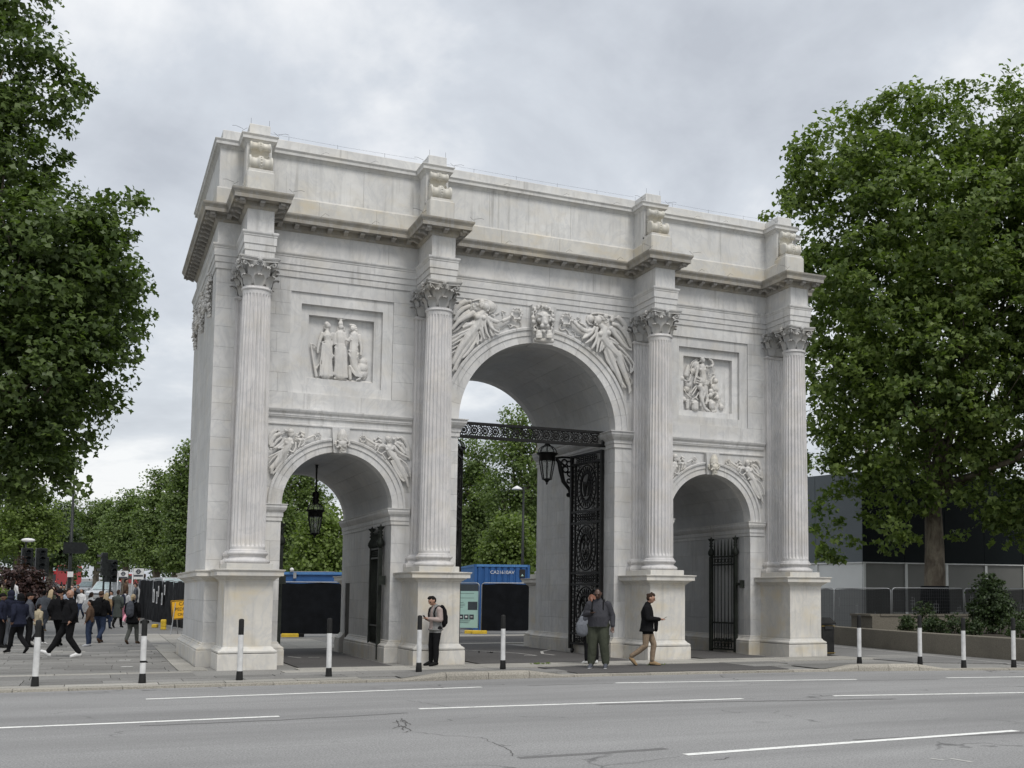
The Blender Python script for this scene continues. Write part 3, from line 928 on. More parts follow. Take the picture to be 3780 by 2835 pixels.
# ---- pedestals and columns (built once, copied)
def column_set():
    ped = thing('pedestal', None, None, parent=arch)
    path = [(-.541, DC - .001), (-.541, -.541), (.541, -.541), (.541, DC - .001)]
    low = [(o, z) for o, z in BASE if z < .36]; low[-1:] = [(.123, .355), (-.05, .357)]
    mb = MB(); mb.mould(path, [(-.05, -.04), (.123, -.04), (.123, .345), (.117, .352), (-.05, .352)]); mb.build('plinth', 'marble_ped', ped)
    mb = MB(); mb.mould(path, [(-.05, .354)] + [(o - .027 if o > .02 else o, z) for o, z in BASE if z > .36]); mb.build('base_moulding', 'marble_base', ped)
    mb = MB(); mb.mould(path, [(0, .50), (0, 2.06)], cap=False); mb.build('dado', 'marble_ped', ped)
    mb = MB(); mb.mould(path, CAPP); mb.add([(-.5, -.5, 2.33), (.5, -.5, 2.33), (.5, DC, 2.33), (-.5, DC, 2.33)], [(0, 1, 2, 3)]); mb.build('cap', 'marble_ped', ped)
    cl = thing('column', None, None, parent=arch)
    mb = MB(); mb.bbox(-.5206, .5206, -.5206, DC - .002, 2.322, 2.464, .008); mb.build('plinth', 'marble_base', cl)
    prof = [(.40, 2.462)]
    for t in np.linspace(-PI / 2, PI / 2, 9): prof.append((.462 + .057 * math.cos(t), 2.518 + .055 * math.sin(t)))
    prof += [(.455, 2.576), (.455, 2.592)]
    for t in np.linspace(0, PI, 8)[1:-1]: prof.append((.452 - .040 * math.sin(t), 2.592 + .065 * (1 - math.cos(t)) / 2))
    prof += [(.44, 2.657), (.44, 2.668)]
    for t in np.linspace(-PI / 2, PI / 2, 8): prof.append((.432 + .040 * math.cos(t), 2.709 + .040 * math.sin(t)))
    prof += [(.432, 2.752), (.432, 2.775), (.412, 2.80), (.39, 2.80)]
    mb = MB(); mb.lathe(prof, 48); mb.build('base', 'marble_column', cl, fix=False)
    # fluted shaft with entasis
    nfl, per = 24, 8
    def rz(z):
        t = max(0., (z - 2.8) / (9.09 - 2.8)); return .397 - .072 * (t ** 1.7)
    zs = [2.795, 2.86, 2.875, 2.90, 2.94, 3.0, 4.2, 5.4, 6.6, 7.8, 8.85, 8.93, 8.975, 9.0, 9.015, 9.092]
    dep = [0, 0, .10, .45, .8, 1, 1, 1, 1, 1, 1, .8, .45, .1, 0, 0]
    vs = []; fs = []; n = nfl * per
    for z, dd in zip(zs, dep):
        r = rz(z)
        if z > 9.02: r = .335
        for f_ in range(nfl):
            for q in range(per):
                a = 2 * PI * (f_ + q / per) / nfl
                t = (q / per - .22) / .78
                h = math.sqrt(max(0, 1 - (2 * t - 1) ** 2)) if 0 <= t <= 1 else 0
                rr_ = r - dd * .044 * h
                vs.append((rr_ * math.cos(a), rr_ * math.sin(a), z))
    for i in range(len(zs) - 1):
        for j in range(n): jj = (j + 1) % n; fs.append((i * n + j, i * n + jj, (i + 1) * n + jj, (i + 1) * n + j))
    mb = MB(); mb.add(vs, fs); mb.build('shaft', 'marble_column', cl, fix=False)
    ap = [(.30, 9.085), (.337, 9.085), (.337, 9.10)] + [(.337 + .027 * math.cos(t), 9.13 + .03 * math.sin(t)) for t in np.linspace(-PI / 2, PI / 2, 7)] + [(.337, 9.165), (.345, 9.185), (.30, 9.19)]
    mb = MB(); mb.lathe(ap, 40); mb.build('astragal', 'marble_column', cl, fix=False)
    return ped, cl


def capital_mesh():
    """Corinthian: bell, two rows of acanthus, corner volutes, concave abacus with fleurons; foot at z = 0, height .69"""
    mb = MB(); H = .69
    mb.lathe([(.30, 0), (.315, .05), (.32, .3), (.34, .45), (.40, .58), (.40, .60)], 24)
    def leaf(ang, r0, z0, h, w, out):
        ca, sa = math.cos(ang), math.sin(ang); rows = []
        prof = [(0, 0, .8), (.02, .25, .92), (.03, .5, 1.), (.05, .72, 1.05), (.10, .90, .9), (.155, .97, .66), (.185, .93, .5), (.18, .85, .28)]
        for o, t, wf in prof:
            o *= out; row = []
            for j in range(7):
                u = (j - 3) / 3.; lobe = 1 + .22 * math.cos(u * PI * 3) * (t > .1)
                rr_ = r0 + o + .018 * (1 - abs(u)) + .012 * math.cos(j * PI); tt = u * w * wf * .5
                zz = z0 + h * (t - .07 * abs(u) * lobe)
                row.append((rr_ * ca - tt * sa, rr_ * sa + tt * ca, zz))
            rows.append(row)
        vs = [p for r_ in rows for p in r_]; nn = 7
        fs = [(i * nn + j, i * nn + j + 1, (i + 1) * nn + j + 1, (i + 1) * nn + j) for i in range(len(rows) - 1) for j in range(nn - 1)]
        # thickness: back copy pulled toward the bell
        b = [(x * .94, y * .94, z) for x, y, z in vs]; m = len(vs)
        mb.add(vs + b, fs + [tuple(i + m for i in f[::-1]) for f in fs], True)
    for k in range(8): leaf(2 * PI * k / 8, .318, .0, .27, .24, 1.0)
    for k in range(8): leaf(2 * PI * (k + .5) / 8, .322, .05, .43, .22, 1.05)
    for k in range(4):                                     # corner volutes and helices
        a = PI / 4 + k * PI / 2
        for s in (-1, 1):
            pts = []; rad = []
            for t in np.linspace(0, 1, 6): pts.append((.335 + .17 * t ** 2, s * (.13 - .10 * t), .34 + .23 * t)); rad.append(.022)
            for t in np.linspace(0, 2.2 * PI, 12):
                q = .062 * (1 - t / (3.2 * PI)); pts.append((.505 + .05 * 1 - .05 + q * math.sin(t) * 1.0, s * .03, .545 - .06 + .03 + q * math.cos(t))); rad.append(.02)
            ca, sa = math.cos(a), math.sin(a)
            mb.tube([(x * ca - y * sa, x * sa + y * ca, z) for x, y, z in pts], rad, 6)
        # helices toward the face centre
        a = k * PI / 2; ca, sa = math.cos(a), math.sin(a)
        for s in (-1, 1):
            pts = [(.335, s * .16, .36), (.36, s * .12, .47), (.395, s * .06, .55)]
            for t in np.linspace(0, 1.8 * PI, 8):
                q = .038 * (1 - t / (3 * PI)); pts.append((.41, s * (.055 - q * math.sin(t)), .535 + q * math.cos(t) - .03))
            mb.tube([(x * ca - y * sa, x * sa + y * ca, z) for x, y, z in pts], .015, 6)
        mb.ball((.45 * ca, .45 * sa, .615), (.055, .055, .075), 8, 6)
        for q in range(5): mb.ball((.455 * ca - .05 * math.sin(q * 1.256) * sa, .455 * sa + .05 * math.sin(q * 1.256) * ca, .62 + .05 * math.cos(q * 1.256)), .028, 6, 4)
    def abacus(sc, z0, z1):
        pl = []
        for k in range(4):
            a0 = PI / 4 + k * PI / 2
            c1 = Vector((.704 * sc * math.cos(a0), .704 * sc * math.sin(a0))); c2 = Vector((.704 * sc * math.cos(a0 + PI / 2), .704 * sc * math.sin(a0 + PI / 2)))
            d = (c2 - c1).normalized(); nn = Vector((c1 + c2)).normalized()
            for t in np.linspace(.05, .95, 7): p = c1 + (c2 - c1) * t - nn * (.095 * math.sin(PI * t)); pl.append((p.x, p.y))
        mb.slab(pl, z0, z1)
    abacus(.93, .58, .628); abacus(.97, .63, .655); abacus(1., .655, H)
    return mb.recalc('capital')


CAPM = capital_mesh(); CAPM.materials.append(MAT['marble_capital'])
ped0, col0 = column_set()
link('capital', CAPM, None, col0, (0, 0, 9.19))


def pilaster():
    p = thing('pilaster', None, None, parent=arch)
    hw, pr = .372, .16; pts = [(-hw, 0.02), (-hw, -pr)]; nf = 7; w = 2 * hw * .9 / nf
    for i in range(nf):
        x0 = -hw + .05 * hw * 2 + i * w
        for t in np.linspace(0, 1, 6): pts.append((x0 + w * (.11 + .78 * t), -pr + .030 * math.sin(PI * t)))
    pts += [(hw, -pr), (hw, 0.02)]
    mb = MB(); mb.slab(pts, 2.795, 9.095); mb.build('shaft', 'marble_column', p)
    bp = [(-.03, 2.465), (.145, 2.465), (.15, 2.48), (.155, 2.52), (.145, 2.565), (.09, 2.58), (.065, 2.62), (.075, 2.66), (.095, 2.67), (.105, 2.71), (.095, 2.75), (.06, 2.757), (.04, 2.79), (.0, 2.80), (-.03, 2.80)]
    mb = MB(); mb.mould([(-hw, .02), (-hw, -pr + .01), (hw, -pr + .01), (hw, .02)], bp); mb.build('base', 'marble_column', p)
    mb = MB(); mb.mould([(-hw, .02), (-hw, -pr), (hw, -pr), (hw, .02)], [(-.03, 9.09), (.012, 9.09), (.012, 9.105), (.032, 9.115), (.036, 9.135), (.03, 9.16), (.008, 9.17), (.008, 9.19), (-.03, 9.19)]); mb.build('astragal', 'marble_column', p)
    link('capital', CAPM, None, p, (0, -.10, 9.19), scale=(1.02, .52, 1))
    return p


pil0 = pilaster()
first = True
for x in COLX:
    for back in (0, 1):
        for src, yy in ((ped0, -DC), (col0, -DC), (pil0, 0.)):
            o = src if first else copy_tree(src, arch)
            o.location = (x, YB - yy if back else yy, 0); o.rotation_euler = (0, 0, PI if back else 0)
        first = False


# ---- entablature and attic, breaking forward over every column
def ring_path(pw, pf, xe, y0):
    p = [(-xe, y0)]
    for x in COLX: p += [(x - pw, y0), (x - pw, pf), (x + pw, pf), (x + pw, y0)]
    p += [(xe, y0), (xe, YB - y0)]
    for x in COLX[::-1]: p += [(x + pw, YB - y0), (x + pw, YB - pf), (x - pw, YB - pf), (x - pw, YB - y0)]
    return p + [(-xe, YB - y0)]


FR = ring_path(.312, -1.409, XE, 0.)
mb = MB(); mb.mould(FR, [(-.28, 9.885), (.03, 9.885), (.03, 10.038), (.026, 10.043), (.05, 10.048), (.05, 10.195), (.046, 10.20), (.07, 10.205), (.07, 10.385), (.083, 10.40), (.085, 10.425), (.105, 10.455), (.112, 10.475), (.112, 10.508), (-.28, 10.525)], True)
mb.build('architrave', 'marble', arch, fix=False)
mb = MB(); mb.mould(FR, [(-.28, 10.50), (0, 10.50), (0, 11.09), (-.28, 11.09)], True); mb.build('frieze', 'marble', arch, fix=False)
mb = MB(); mb.mould(FR, [(-.28, 11.07), (.015, 11.07), (.02, 11.09), (.05, 11.12), (.07, 11.125), (.07, 11.24), (.315, 11.245), (.325, 11.228), (.345, 11.228), (.345, 11.322), (.355, 11.335), (.36, 11.35), (.385, 11.385), (.398, 11.41), (.402, 11.447), (.39, 11.452), (-.28, 11.525)], True)
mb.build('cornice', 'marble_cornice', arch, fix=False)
# modillions under the cornice
mb = MB(); k = [(0, 0), (-.215, 0), (-.225, -.03), (-.215, -.062), (-.185, -.066), (-.165, -.045), (-.12, -.05), (-.06, -.085), (-.02, -.095), (0, -.09)]
vs = [(s * .055, y, z) for s in (-1, 1) for y, z in k]; n = len(k)
mb.add(vs, [tuple(range(n)), tuple(range(2 * n - 1, n - 1, -1))] + [(i, i + n, (i + 1) % n + n, (i + 1) % n) for i in range(n)])
mb.box(-.068, .068, -.235, .0, .0, .018)
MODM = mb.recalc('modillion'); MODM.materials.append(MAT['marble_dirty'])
np_ = len(FR); nm = 0
for i in range(np_):
    a = Vector(FR[i]); b = Vector(FR[(i + 1) % np_]); d = b - a; L = d.length; d.normalize(); nn = Vector((d.y, -d.x))
    if a.y > .5 and b.y > .5: continue                      # nothing of the rear shows
    pd = Vector(FR[i - 1]) - a; nd = Vector(FR[(i + 2) % np_]) - b
    e0 = .17 if (-pd.normalized()).cross(d) < 0 else -.17   # room at inner corners, overhang at outer ones
    conv0 = (a - Vector(FR[i - 1])).normalized().cross(d) > 0; conv1 = d.cross((Vector(FR[(i + 2) % np_]) - b).normalized()) > 0
    s0 = -.16 if conv0 else .30; s1 = L + .16 if conv1 else L - .30
    cnt = max(2, int(round((s1 - s0) / .40)) + 1)
    if s1 - s0 < .3: cnt = 1
    for q in range(cnt):
        t = s0 + (s1 - s0) * (q / (cnt - 1) if cnt > 1 else .5); p = a + d * t + nn * .072
        link('modillion', MODM, None, arch, (p.x, p.y, 11.226), (0, 0, math.atan2(d.y, d.x))); nm += 1
AP = ring_path(.30, -.63, XE + .01, .05)
mb = MB(); mb.mould(AP, [(-.2, 11.44), (.055, 11.44), (.055, 11.955), (.035, 11.985), (.0, 12.005), (-.2, 12.005)], True); mb.build('attic_base', 'marble_base', arch, fix=False)
mb = MB(); mb.mould(AP, [(-.2, 11.99), (0, 11.99), (0, 13.02), (-.2, 13.02)], True); mb.build('attic_wall', 'marble_attic', arch, fix=False)
mb = MB(); mb.mould(AP, [(-.2, 13.0), (.012, 13.0), (.018, 13.02), (.045, 13.05), (.06, 13.075), (.075, 13.08), (.112, 13.085), (.112, 13.155), (.12, 13.165), (.135, 13.19), (.145, 13.20), (.145, 13.214), (-.2, 13.245)], True)
mb.build('attic_cornice', 'marble_attic', arch, fix=False)
BP = ring_path(.2485, -.62, XE - .04, .10)
mb = MB(); mb.mould(BP, [(-.2, 13.21), (0, 13.21), (0, 13.50), (-.015, 13.515), (-.2, 13.515)], True); mb.build('blocking_course', 'marble_attic', arch, fix=False)
mb = MB(); mb.box(-XE + .2, XE - .2, .3, YB - .3, 10.9, 13.3); mb.build('roof', 'marble_dirty', arch)
# thin vertical joints of the attic and frieze slabs: butt-jointed stones show as fine recessed seams
for xj, z0, z1, yy in [(-5.05, 12.01, 12.98, .05), (-1.55, 12.01, 12.98, .05), (.9, 12.01, 12.98, .05), (5.9, 12.01, 12.98, .05), (.25, 10.53, 11.06, 0.), (1.62, 10.53, 11.06, 0.), (-4.35, 10.53, 11.06, 0.), (-6.2, 11.46, 11.94, -.005), (-4.7, 11.46, 11.94, -.005), (.55, 11.46, 11.94, -.005), (-1.2, 11.46, 11.94, -.005)]:
    mb = MB(); mb.box(xj - .004, xj + .004, yy - .002, yy + .01, z0, z1); mb.build('mortar_seam', 'marble_dirty', arch)

# attic scroll brackets
def scroll_bracket():
    r = thing('scroll_bracket', None, None, parent=arch)
    mb = MB(); mb.bbox(-.335, .335, -.56, .12, 11.455, 12.12, .03); mb.bbox(-.30, .30, -.50, .1, 12.10, 12.19, .012); mb.build('block', 'marble_base', r)
    def bolster(y, z, rad, hw):
        prof = [(0, -hw), (rad * .8, -hw), (rad, -hw + .012), (rad, -hw + .05), (rad * .76, -hw + .065), (rad * .70, -hw * .45), (rad * .80, -.06), (rad * 1.0, -.05), (rad * 1.04, 0)]
        prof += [(a, -b) for a, b in prof[-2::-1]]
        m = MB(); m.lathe(prof, 20, cap=False)
        m.v = [(zz, y + px_, z + py_) for px_, py_, zz in m.v]
        for q in range(7):
            t = -PI * .15 - q * .36; m.ball((0, y - rad * 1.02 * math.cos(t + 1.1), z + rad * 1.02 * math.sin(t + 1.1)), .026, 6, 4)
        return m
    bolster(-.15, 12.875, .112, .25).build('upper_roll', 'marble_scroll', r, fix=False)
    bolster(-.31, 12.385, .19, .285).build('lower_roll', 'marble_scroll', r, fix=False)
    S_ = [(.05, 13.0), (-.13, 12.985), (-.16, 12.90), (-.12, 12.80), (-.06, 12.72), (-.05, 12.62), (-.10, 12.54), (-.22, 12.52), (-.33, 12.46), (-.36, 12.38), (-.33, 12.24), (-.24, 12.195), (.05, 12.195)]
    mb = MB(); n = len(S_); vs = [(s * .215, y, z) for s in (-1, 1) for y, z in S_]
    mb.add(vs, [tuple(range(n)), tuple(range(2 * n - 1, n - 1, -1))] + [(i, i + n, (i + 1) % n + n, (i + 1) % n) for i in range(n)]); mb.build('scroll', 'marble_scroll', r)
    mb = MB()
    for s in (-1, 1):                                      # carved leafage and spirals on the cheeks
        for (y, z, q) in ((-.33, 12.395, .10), (-.33, 12.395, .055), (-.17, 12.88, .05)): mb.torus((s * .222, y, z), q, .016, 14, 5, 'x')
        for j in range(9): mb.tube([(s * .218, .02 - .02 * (j % 3), 12.25 + j * .055), (s * .235, -.05 - .02 * (j % 2), 12.29 + j * .05), (s * .218, -.12, 12.24 + j * .052)], [.014, .02, .01], 5)
    mb.build('leafage', 'marble_scroll', r, fix=False, kind='stuff')
    return r


sb0 = scroll_bracket()
for i, x in enumerate(COLX):
    for back in (0, 1):
        o = sb0 if (i == 0 and not back) else copy_tree(sb0, arch)
        o.location = (x, YB + .63 if back else -.63, 0); o.rotation_euler = (0, 0, PI if back else 0)

# garlands of leaves on the end wall
def festoon_mesh():
    mb = MB(); q = random.Random(5)
    def clump(p, r):
        for k in range(7):
            a = q.uniform(0, 2 * PI); rr_ = r * q.uniform(.2, 1)
            d = Vector((-abs(q.gauss(0, .5)) - .2, math.cos(a), math.sin(a) * .5 - .9)).normalized()
            c_ = Vector(p) + Vector((-abs(math.cos(a * 1.3)) * r * .6, math.cos(a) * rr_, math.sin(a) * rr_))
            mb.tube([c_ - d * .06, c_, c_ + d * .075], [.012, .036, .01], 6)
    for yc in (1.0, 3.15, 5.3):
        for t in np.linspace(0, 1, 12): clump((-XE - .02, yc, 9.90 - .98 * t), .07 + .10 * math.sin(PI * min(1, t * 1.1)) ** .8)
        clump((-XE - .05, yc, 9.92), .10)
    for y0, y1 in ((1.0, 3.15), (3.15, 5.3)):
        for t in np.linspace(.03, .97, 22): clump((-XE - .02, y0 + (y1 - y0) * t, 9.86 - .52 * math.sin(PI * t)), .06 + .08 * math.sin(PI * t))
    return mb


festoon_mesh().build('garland', 'marble_relief', arch, fix=False)
# bird wires at the cornice angles and along the parapet
def wire(pts, r=.006):
    mb = MB(); mb.tube(pts, r * .55, 4); mb.build('bird_wire', 'iron', arch, fix=False)


for x in COLX:
    for z, w, pf in ((11.47, .70, -1.80), (13.23, .44, -.76)):
        for s in (-1, 1):
            wire([(x + s * w, pf, z), (x + s * (w - .12), pf + .02, z + .10)], .006)
            wire([(x + s * (w - .02), pf, z + .05), (x + s * (w + .16), pf - .03, z + .09), (x + s * (w + .24), pf - .02, z + .08)], .007)
    for s in (-1, 1): wire([(x + s * .22, -.6, 13.5), (x + s * .22, -.6, 13.66)], .006)
for x in np.arange(-7, 7.2, 1.25):
    wire([(x, .12, 13.5), (x, .12, 13.63)], .006)
for a, b in ((-7.5, -3.6), (-2.95, 2.95), (3.6, 7.5)): wire([(a, .12, 13.62), ((a + b) / 2, .12, 13.60), (b, .12, 13.62)], .004)
for x in (-6.2, -4.9, -1.2, .6, 2.2, 4.9, 5.9): wire([(x, -.36, 11.47), (x + .1, -.37, 11.56), (x + .2, -.36, 11.52)], .006); wire([(x, -.06, 13.23), (x + .12, -.07, 13.30), (x + .2, -.06, 13.28)], .005)
# ------------------------------------------------------------------ carved reliefs, traced on the wall plane
def relief(ox, oy, k, strokes, voxel=.0112, ybase=0., dx=0., smooth=1, flat=.75):
    """strokes: (depth_m, [(px, py, radius_px), ...]) in the pixels of an enlargement of the photograph (origin ox, oy; k photo px per px)"""
    mb = MB()
    for dep, pts in strokes:
        q = []
        for (a, b, r) in pts:
            P = at_y(ybase - dep, ox + a * k, oy + b * k); Q = at_y(ybase - dep, ox + a * k, oy + (b + 10) * k)
            m = abs(P[2] - Q[2]) / 10.
            q.append((P[0] + dx, ybase - dep, P[2], r * m, r * m * flat) if len(pts) > 1 else (P[0] + dx, ybase - dep, P[2], r * m, r * m * flat, r * m))
        if len(q) > 1:          # flatten toward the wall: second radius acts along the depth for strokes in the wall plane
            q = [(a, b, c_, r1, r2) for a, b, c_, r1, r2 in q]
        stroke_mesh(mb, q, 9)
    return remesh(mb, voxel, smooth, 'relief')


def line(dep, r, *pts):
    return (dep, [(p[0], p[1], p[2] if len(p) > 2 else r) for p in pts])


def ringpts(cx, cy, rx, ry, n=16):
    return [(cx + rx * math.cos(2 * PI * i / n), cy + ry * math.sin(2 * PI * i / n)) for i in range(n + 1)]


def wreath(dep, cx, cy, rx, ry, th):
    s = [line(dep, th * .8, *ringpts(cx, cy, rx, ry, 14))]
    for i, (a, b) in enumerate(ringpts(cx, cy, rx, ry, 18)[:-1]): s.append((dep + .02, [(a + th * .5 * math.cos(i * 2.4), b + th * .5 * math.sin(i * 2.4), th * .62)]))
    return s


RELIEFS = {}
# large winged figure left of the main keystone
AL = [line(.05, 40, (440, 245, 38), (360, 235, 44), (270, 290, 44), (195, 370, 40), (155, 450, 30)),
      line(.05, 36, (430, 320), (330, 360), (240, 440, 34), (170, 560, 24)), line(.04, 34, (420, 410), (330, 470), (240, 560, 30), (160, 700, 20)), line(.04, 30, (440, 500), (330, 600), (220, 720, 26), (140, 770, 16)),
      line(.03, 16, (480, 232), (560, 212), (660, 208), (780, 240), (865, 310), (880, 360), (840, 410), (760, 445)), (.01, [(780, 330, 95)]), (.01, [(640, 270, 60)]),
      (.16, [(705, 335, 72)]), (.18, [(745, 345, 34)]), (.20, [(762, 372, 16)]), (.19, [(735, 400, 24)]), line(.17, 26, (610, 300), (640, 265), (700, 250), (745, 275)), (.15, [(625, 320, 40)]), (.12, [(575, 310, 34)]), line(.11, 17, *ringpts(520, 310, 36, 36, 9)), line(.10, 12, (480, 330), (500, 370), (560, 375)),
      line(.13, 44, (690, 400), (650, 440, 52), (610, 470, 62)), line(.12, 74, (600, 470, 70), (585, 520, 84), (570, 600, 78), (525, 680, 78)), (.19, [(560, 505, 52)]), (.18, [(665, 520, 45)]),
      line(.12, 40, (500, 440, 52), (420, 480, 46), (330, 530, 42), (235, 590, 36), (170, 665, 30), (135, 715, 24)),
      line(.14, 40, (745, 530, 46), (820, 570, 44), (900, 590, 40), (990, 575, 36), (1070, 540, 31), (1125, 505, 25), (1155, 470, 20)), (.17, [(1150, 480, 24)])]
AL += wreath(.08, 1235, 452, 78, 92, 26)
AL += [line(.03, 12, (800, 465), (850, 490), (880, 462), (930, 430), (985, 402), (1045, 430)), line(.03, 11, (985, 430), (1005, 480), (1000, 525)), line(.03, 13, (920, 770), (950, 700), (990, 700), (1050, 650), (1090, 640), (1120, 690), (1190, 655), (1240, 690), (1310, 640), (1290, 590), (1240, 560)), line(.02, 20, (1060, 640), (1100, 625), (1150, 650)),
       line(.17, 26, (720, 470), (735, 560), (790, 680), (860, 740), (930, 770, 16)), line(.16, 25, (690, 500), (690, 640), (720, 780), (770, 860, 18)), line(.16, 25, (660, 540), (640, 660), (650, 780), (680, 880, 18)), line(.15, 24, (790, 530), (800, 620), (850, 760), (880, 810, 16)), line(.14, 22, (760, 640), (790, 760), (820, 830)),
       line(.16, 28, (640, 570), (540, 620), (430, 640), (320, 690, 16)), line(.15, 24, (600, 600), (480, 590), (380, 620), (310, 670, 12)), line(.15, 24, (560, 660), (620, 720), (655, 800), (660, 850, 14)), line(.13, 20, (600, 760), (640, 850), (620, 920)), line(.12, 18, (570, 800), (580, 900), (560, 970)),
       line(.13, 70, (520, 690, 76), (450, 790, 72), (370, 900, 66), (290, 1010, 58), (230, 1120, 48), (180, 1220, 40), (140, 1300, 32)), line(.11, 55, (520, 760, 60), (450, 900, 56), (370, 1030, 46), (290, 1150, 38), (230, 1270, 34), (170, 1390, 26), (140, 1430, 18)),
       line(.15, 20, (470, 700), (330, 760), (220, 810), (130, 860)), line(.14, 20, (460, 740), (310, 810), (210, 880), (130, 930)), line(.11, 17, (380, 830), (250, 910), (130, 980)), line(.07, 16, (300, 960), (200, 1010), (130, 1050)), line(.07, 16, (260, 1020), (180, 1090), (130, 1120)),
       line(.11, 18, (560, 790), (530, 930), (430, 1080), (330, 1190), (250, 1230), (225, 1330), (195, 1410)), line(.10, 15, (540, 900), (480, 1040), (390, 1150), (290, 1210)), line(.10, 15, (500, 900), (420, 1050), (320, 1160)), line(.08, 14, (260, 1150), (190, 1250), (150, 1330))]
kk = 360 / 1659.
link('spandrel_figure', relief(1640, 1060, kk, AL), 'marble_relief', arch)
# right of the main keystone
AR = [line(.05, 40, (1430, 360, 36), (1460, 310, 42), (1530, 310, 44), (1600, 370, 42), (1650, 440, 36), (1680, 500, 26)), line(.05, 34, (1450, 420), (1530, 440, 36), (1610, 530, 32), (1680, 640, 24), (1725, 780, 14)), line(.04, 32, (1460, 500), (1540, 560), (1620, 680, 26), (1700, 810, 14)), line(.05, 26, (1620, 480), (1690, 580), (1740, 720), (1755, 820, 12)), line(.04, 22, (1690, 500), (1740, 520)),
      line(.03, 16, (1150, 440), (1070, 420), (1030, 360), (1045, 290), (1110, 255), (1200, 248), (1320, 262), (1430, 300)), (.01, [(1095, 345, 70)]), (.01, [(1330, 300, 45)]),
      (.16, [(1210, 362, 66)]), (.18, [(1180, 385, 30)]), (.20, [(1168, 400, 14)]), (.18, [(1195, 425, 22)]), line(.17, 25, (1170, 310), (1220, 288), (1280, 310), (1300, 350)), (.13, [(1270, 345, 36)]), line(.12, 15, *ringpts(1340, 372, 32, 36, 8)), (.12, [(1310, 350, 22)]),
      line(.13, 44, (1225, 420), (1265, 450, 48), (1310, 490, 62)), line(.12, 80, (1320, 500, 76), (1310, 570, 86), (1300, 660, 82), (1370, 760, 76)), (.19, [(1385, 565, 46)]), (.18, [(1250, 580, 44)]),
      line(.14, 40, (1110, 530, 46), (1040, 545, 46), (960, 510, 42), (890, 450, 36), (840, 400, 30), (800, 368, 22)), (.16, [(800, 368, 24)])]
AR += wreath(.08, 705, 335, 78, 86, 26)
AR += [line(.03, 13, (640, 410), (600, 440), (592, 490), (625, 520), (690, 500), (730, 540), (750, 590), (790, 590)), line(.03, 13, (700, 440), (760, 470), (790, 450)), line(.03, 13, (790, 530), (840, 550), (850, 620), (910, 630), (950, 610), (960, 690)), line(.03, 12, (830, 340), (880, 308), (930, 345), (890, 365), (920, 400), (980, 430), (1020, 462)),
       line(.17, 26, (1160, 470), (1110, 560), (1030, 620), (960, 655, 14)), line(.16, 26, (1200, 480), (1170, 590), (1090, 680), (1010, 730, 14)), line(.15, 22, (1080, 490), (1020, 580), (980, 640)), line(.16, 24, (1210, 580), (1180, 700), (1130, 790), (1110, 820, 14)), line(.15, 24, (1240, 620), (1210, 760), (1190, 870, 14)), line(.15, 24, (1290, 680), (1260, 790), (1240, 870, 14)), line(.16, 22, (1300, 590), (1400, 640), (1480, 690), (1540, 740, 12)), line(.15, 20, (1330, 680), (1420, 700), (1530, 750)), line(.14, 22, (1330, 700), (1300, 780), (1270, 840)),
       line(.12, 40, (1420, 490, 52), (1480, 580, 44), (1550, 660, 38), (1620, 750, 32), (1690, 815, 26), (1755, 840, 18)),
       line(.13, 70, (1390, 770, 74), (1470, 860, 70), (1550, 940, 64), (1575, 1050, 58), (1620, 1170, 50), (1670, 1290, 42), (1715, 1410, 34), (1730, 1500, 28), (1715, 1535, 18)), line(.11, 56, (1370, 800, 64), (1420, 950, 58), (1480, 1100, 48), (1540, 1240, 42), (1590, 1370, 34), (1650, 1445, 22)),
       line(.11, 18, (1320, 800), (1340, 920), (1400, 1060), (1490, 1200), (1560, 1330), (1610, 1440)), line(.12, 16, (1360, 830), (1410, 980), (1480, 1130), (1530, 1260)), line(.12, 15, (1440, 830), (1470, 930), (1500, 1010)), line(.10, 14, (1310, 860), (1350, 1000), (1450, 1170)),
       line(.13, 22, (1510, 750), (1610, 840), (1720, 960), (1795, 1070), (1780, 1160), (1735, 1205, 14)), line(.12, 18, (1560, 860), (1660, 960), (1740, 1090), (1740, 1180)), line(.10, 16, (1600, 940), (1650, 1060), (1700, 1180)), line(.06, 20, (1640, 1100), (1690, 1200), (1720, 1290)), line(.05, 20, (1730, 1210), (1720, 1290), (1755, 1340), (1750, 1390))]
kk = 440 / 1921.
link('spandrel_figure', relief(1930, 1100, kk, AR), 'marble_relief', arch)
# lion keystone
LI = [(.30, [(330, 330, 115)]), (.36, [(340, 300, 85)]), line(.42, 60, (345, 330, 50), (352, 400, 62), (352, 440, 66)), (.50, [(368, 405, 34)]), (.46, [(310, 450, 36)]), (.46, [(395, 452, 36)]), line(.42, 30, (300, 520, 20), (345, 545, 38), (385, 520, 20)),
      line(.44, 18, (245, 262), (285, 272), (320, 295)), line(.44, 18, (440, 285), (405, 285), (370, 300)), (.36, [(260, 350, 40)]), (.36, [(425, 360, 36)])]
for (a, b, r) in ((185, 180, 40), (245, 145, 36), (310, 135, 36), (375, 150, 36), (430, 180, 36), (470, 225, 34), (485, 290, 34), (488, 360, 34), (480, 430, 32), (465, 495, 30), (170, 245, 36), (165, 315, 36), (172, 385, 36), (180, 450, 34), (195, 520, 32), (225, 555, 26), (450, 545, 26), (210, 215, 30), (455, 330, 24), (215, 420, 30), (235, 490, 28)):
    LI.append((.24 + .05 * math.sin(a * b), [(a, b, r)])); LI.append(line(.27, 12, (a - 12, b - 24), (a + 6, b), (a - 4, b + 30)))
for cx in (262, 430):
    LI += [line(.40, 52, (cx - 5, 545, 44), (cx, 600, 56))] + [line(.47, 16, (cx + j, 590), (cx + j, 640, 15)) for j in (-38, -13, 13, 38)]
LI += [line(.32, 36, (205, 672), (480, 690))]
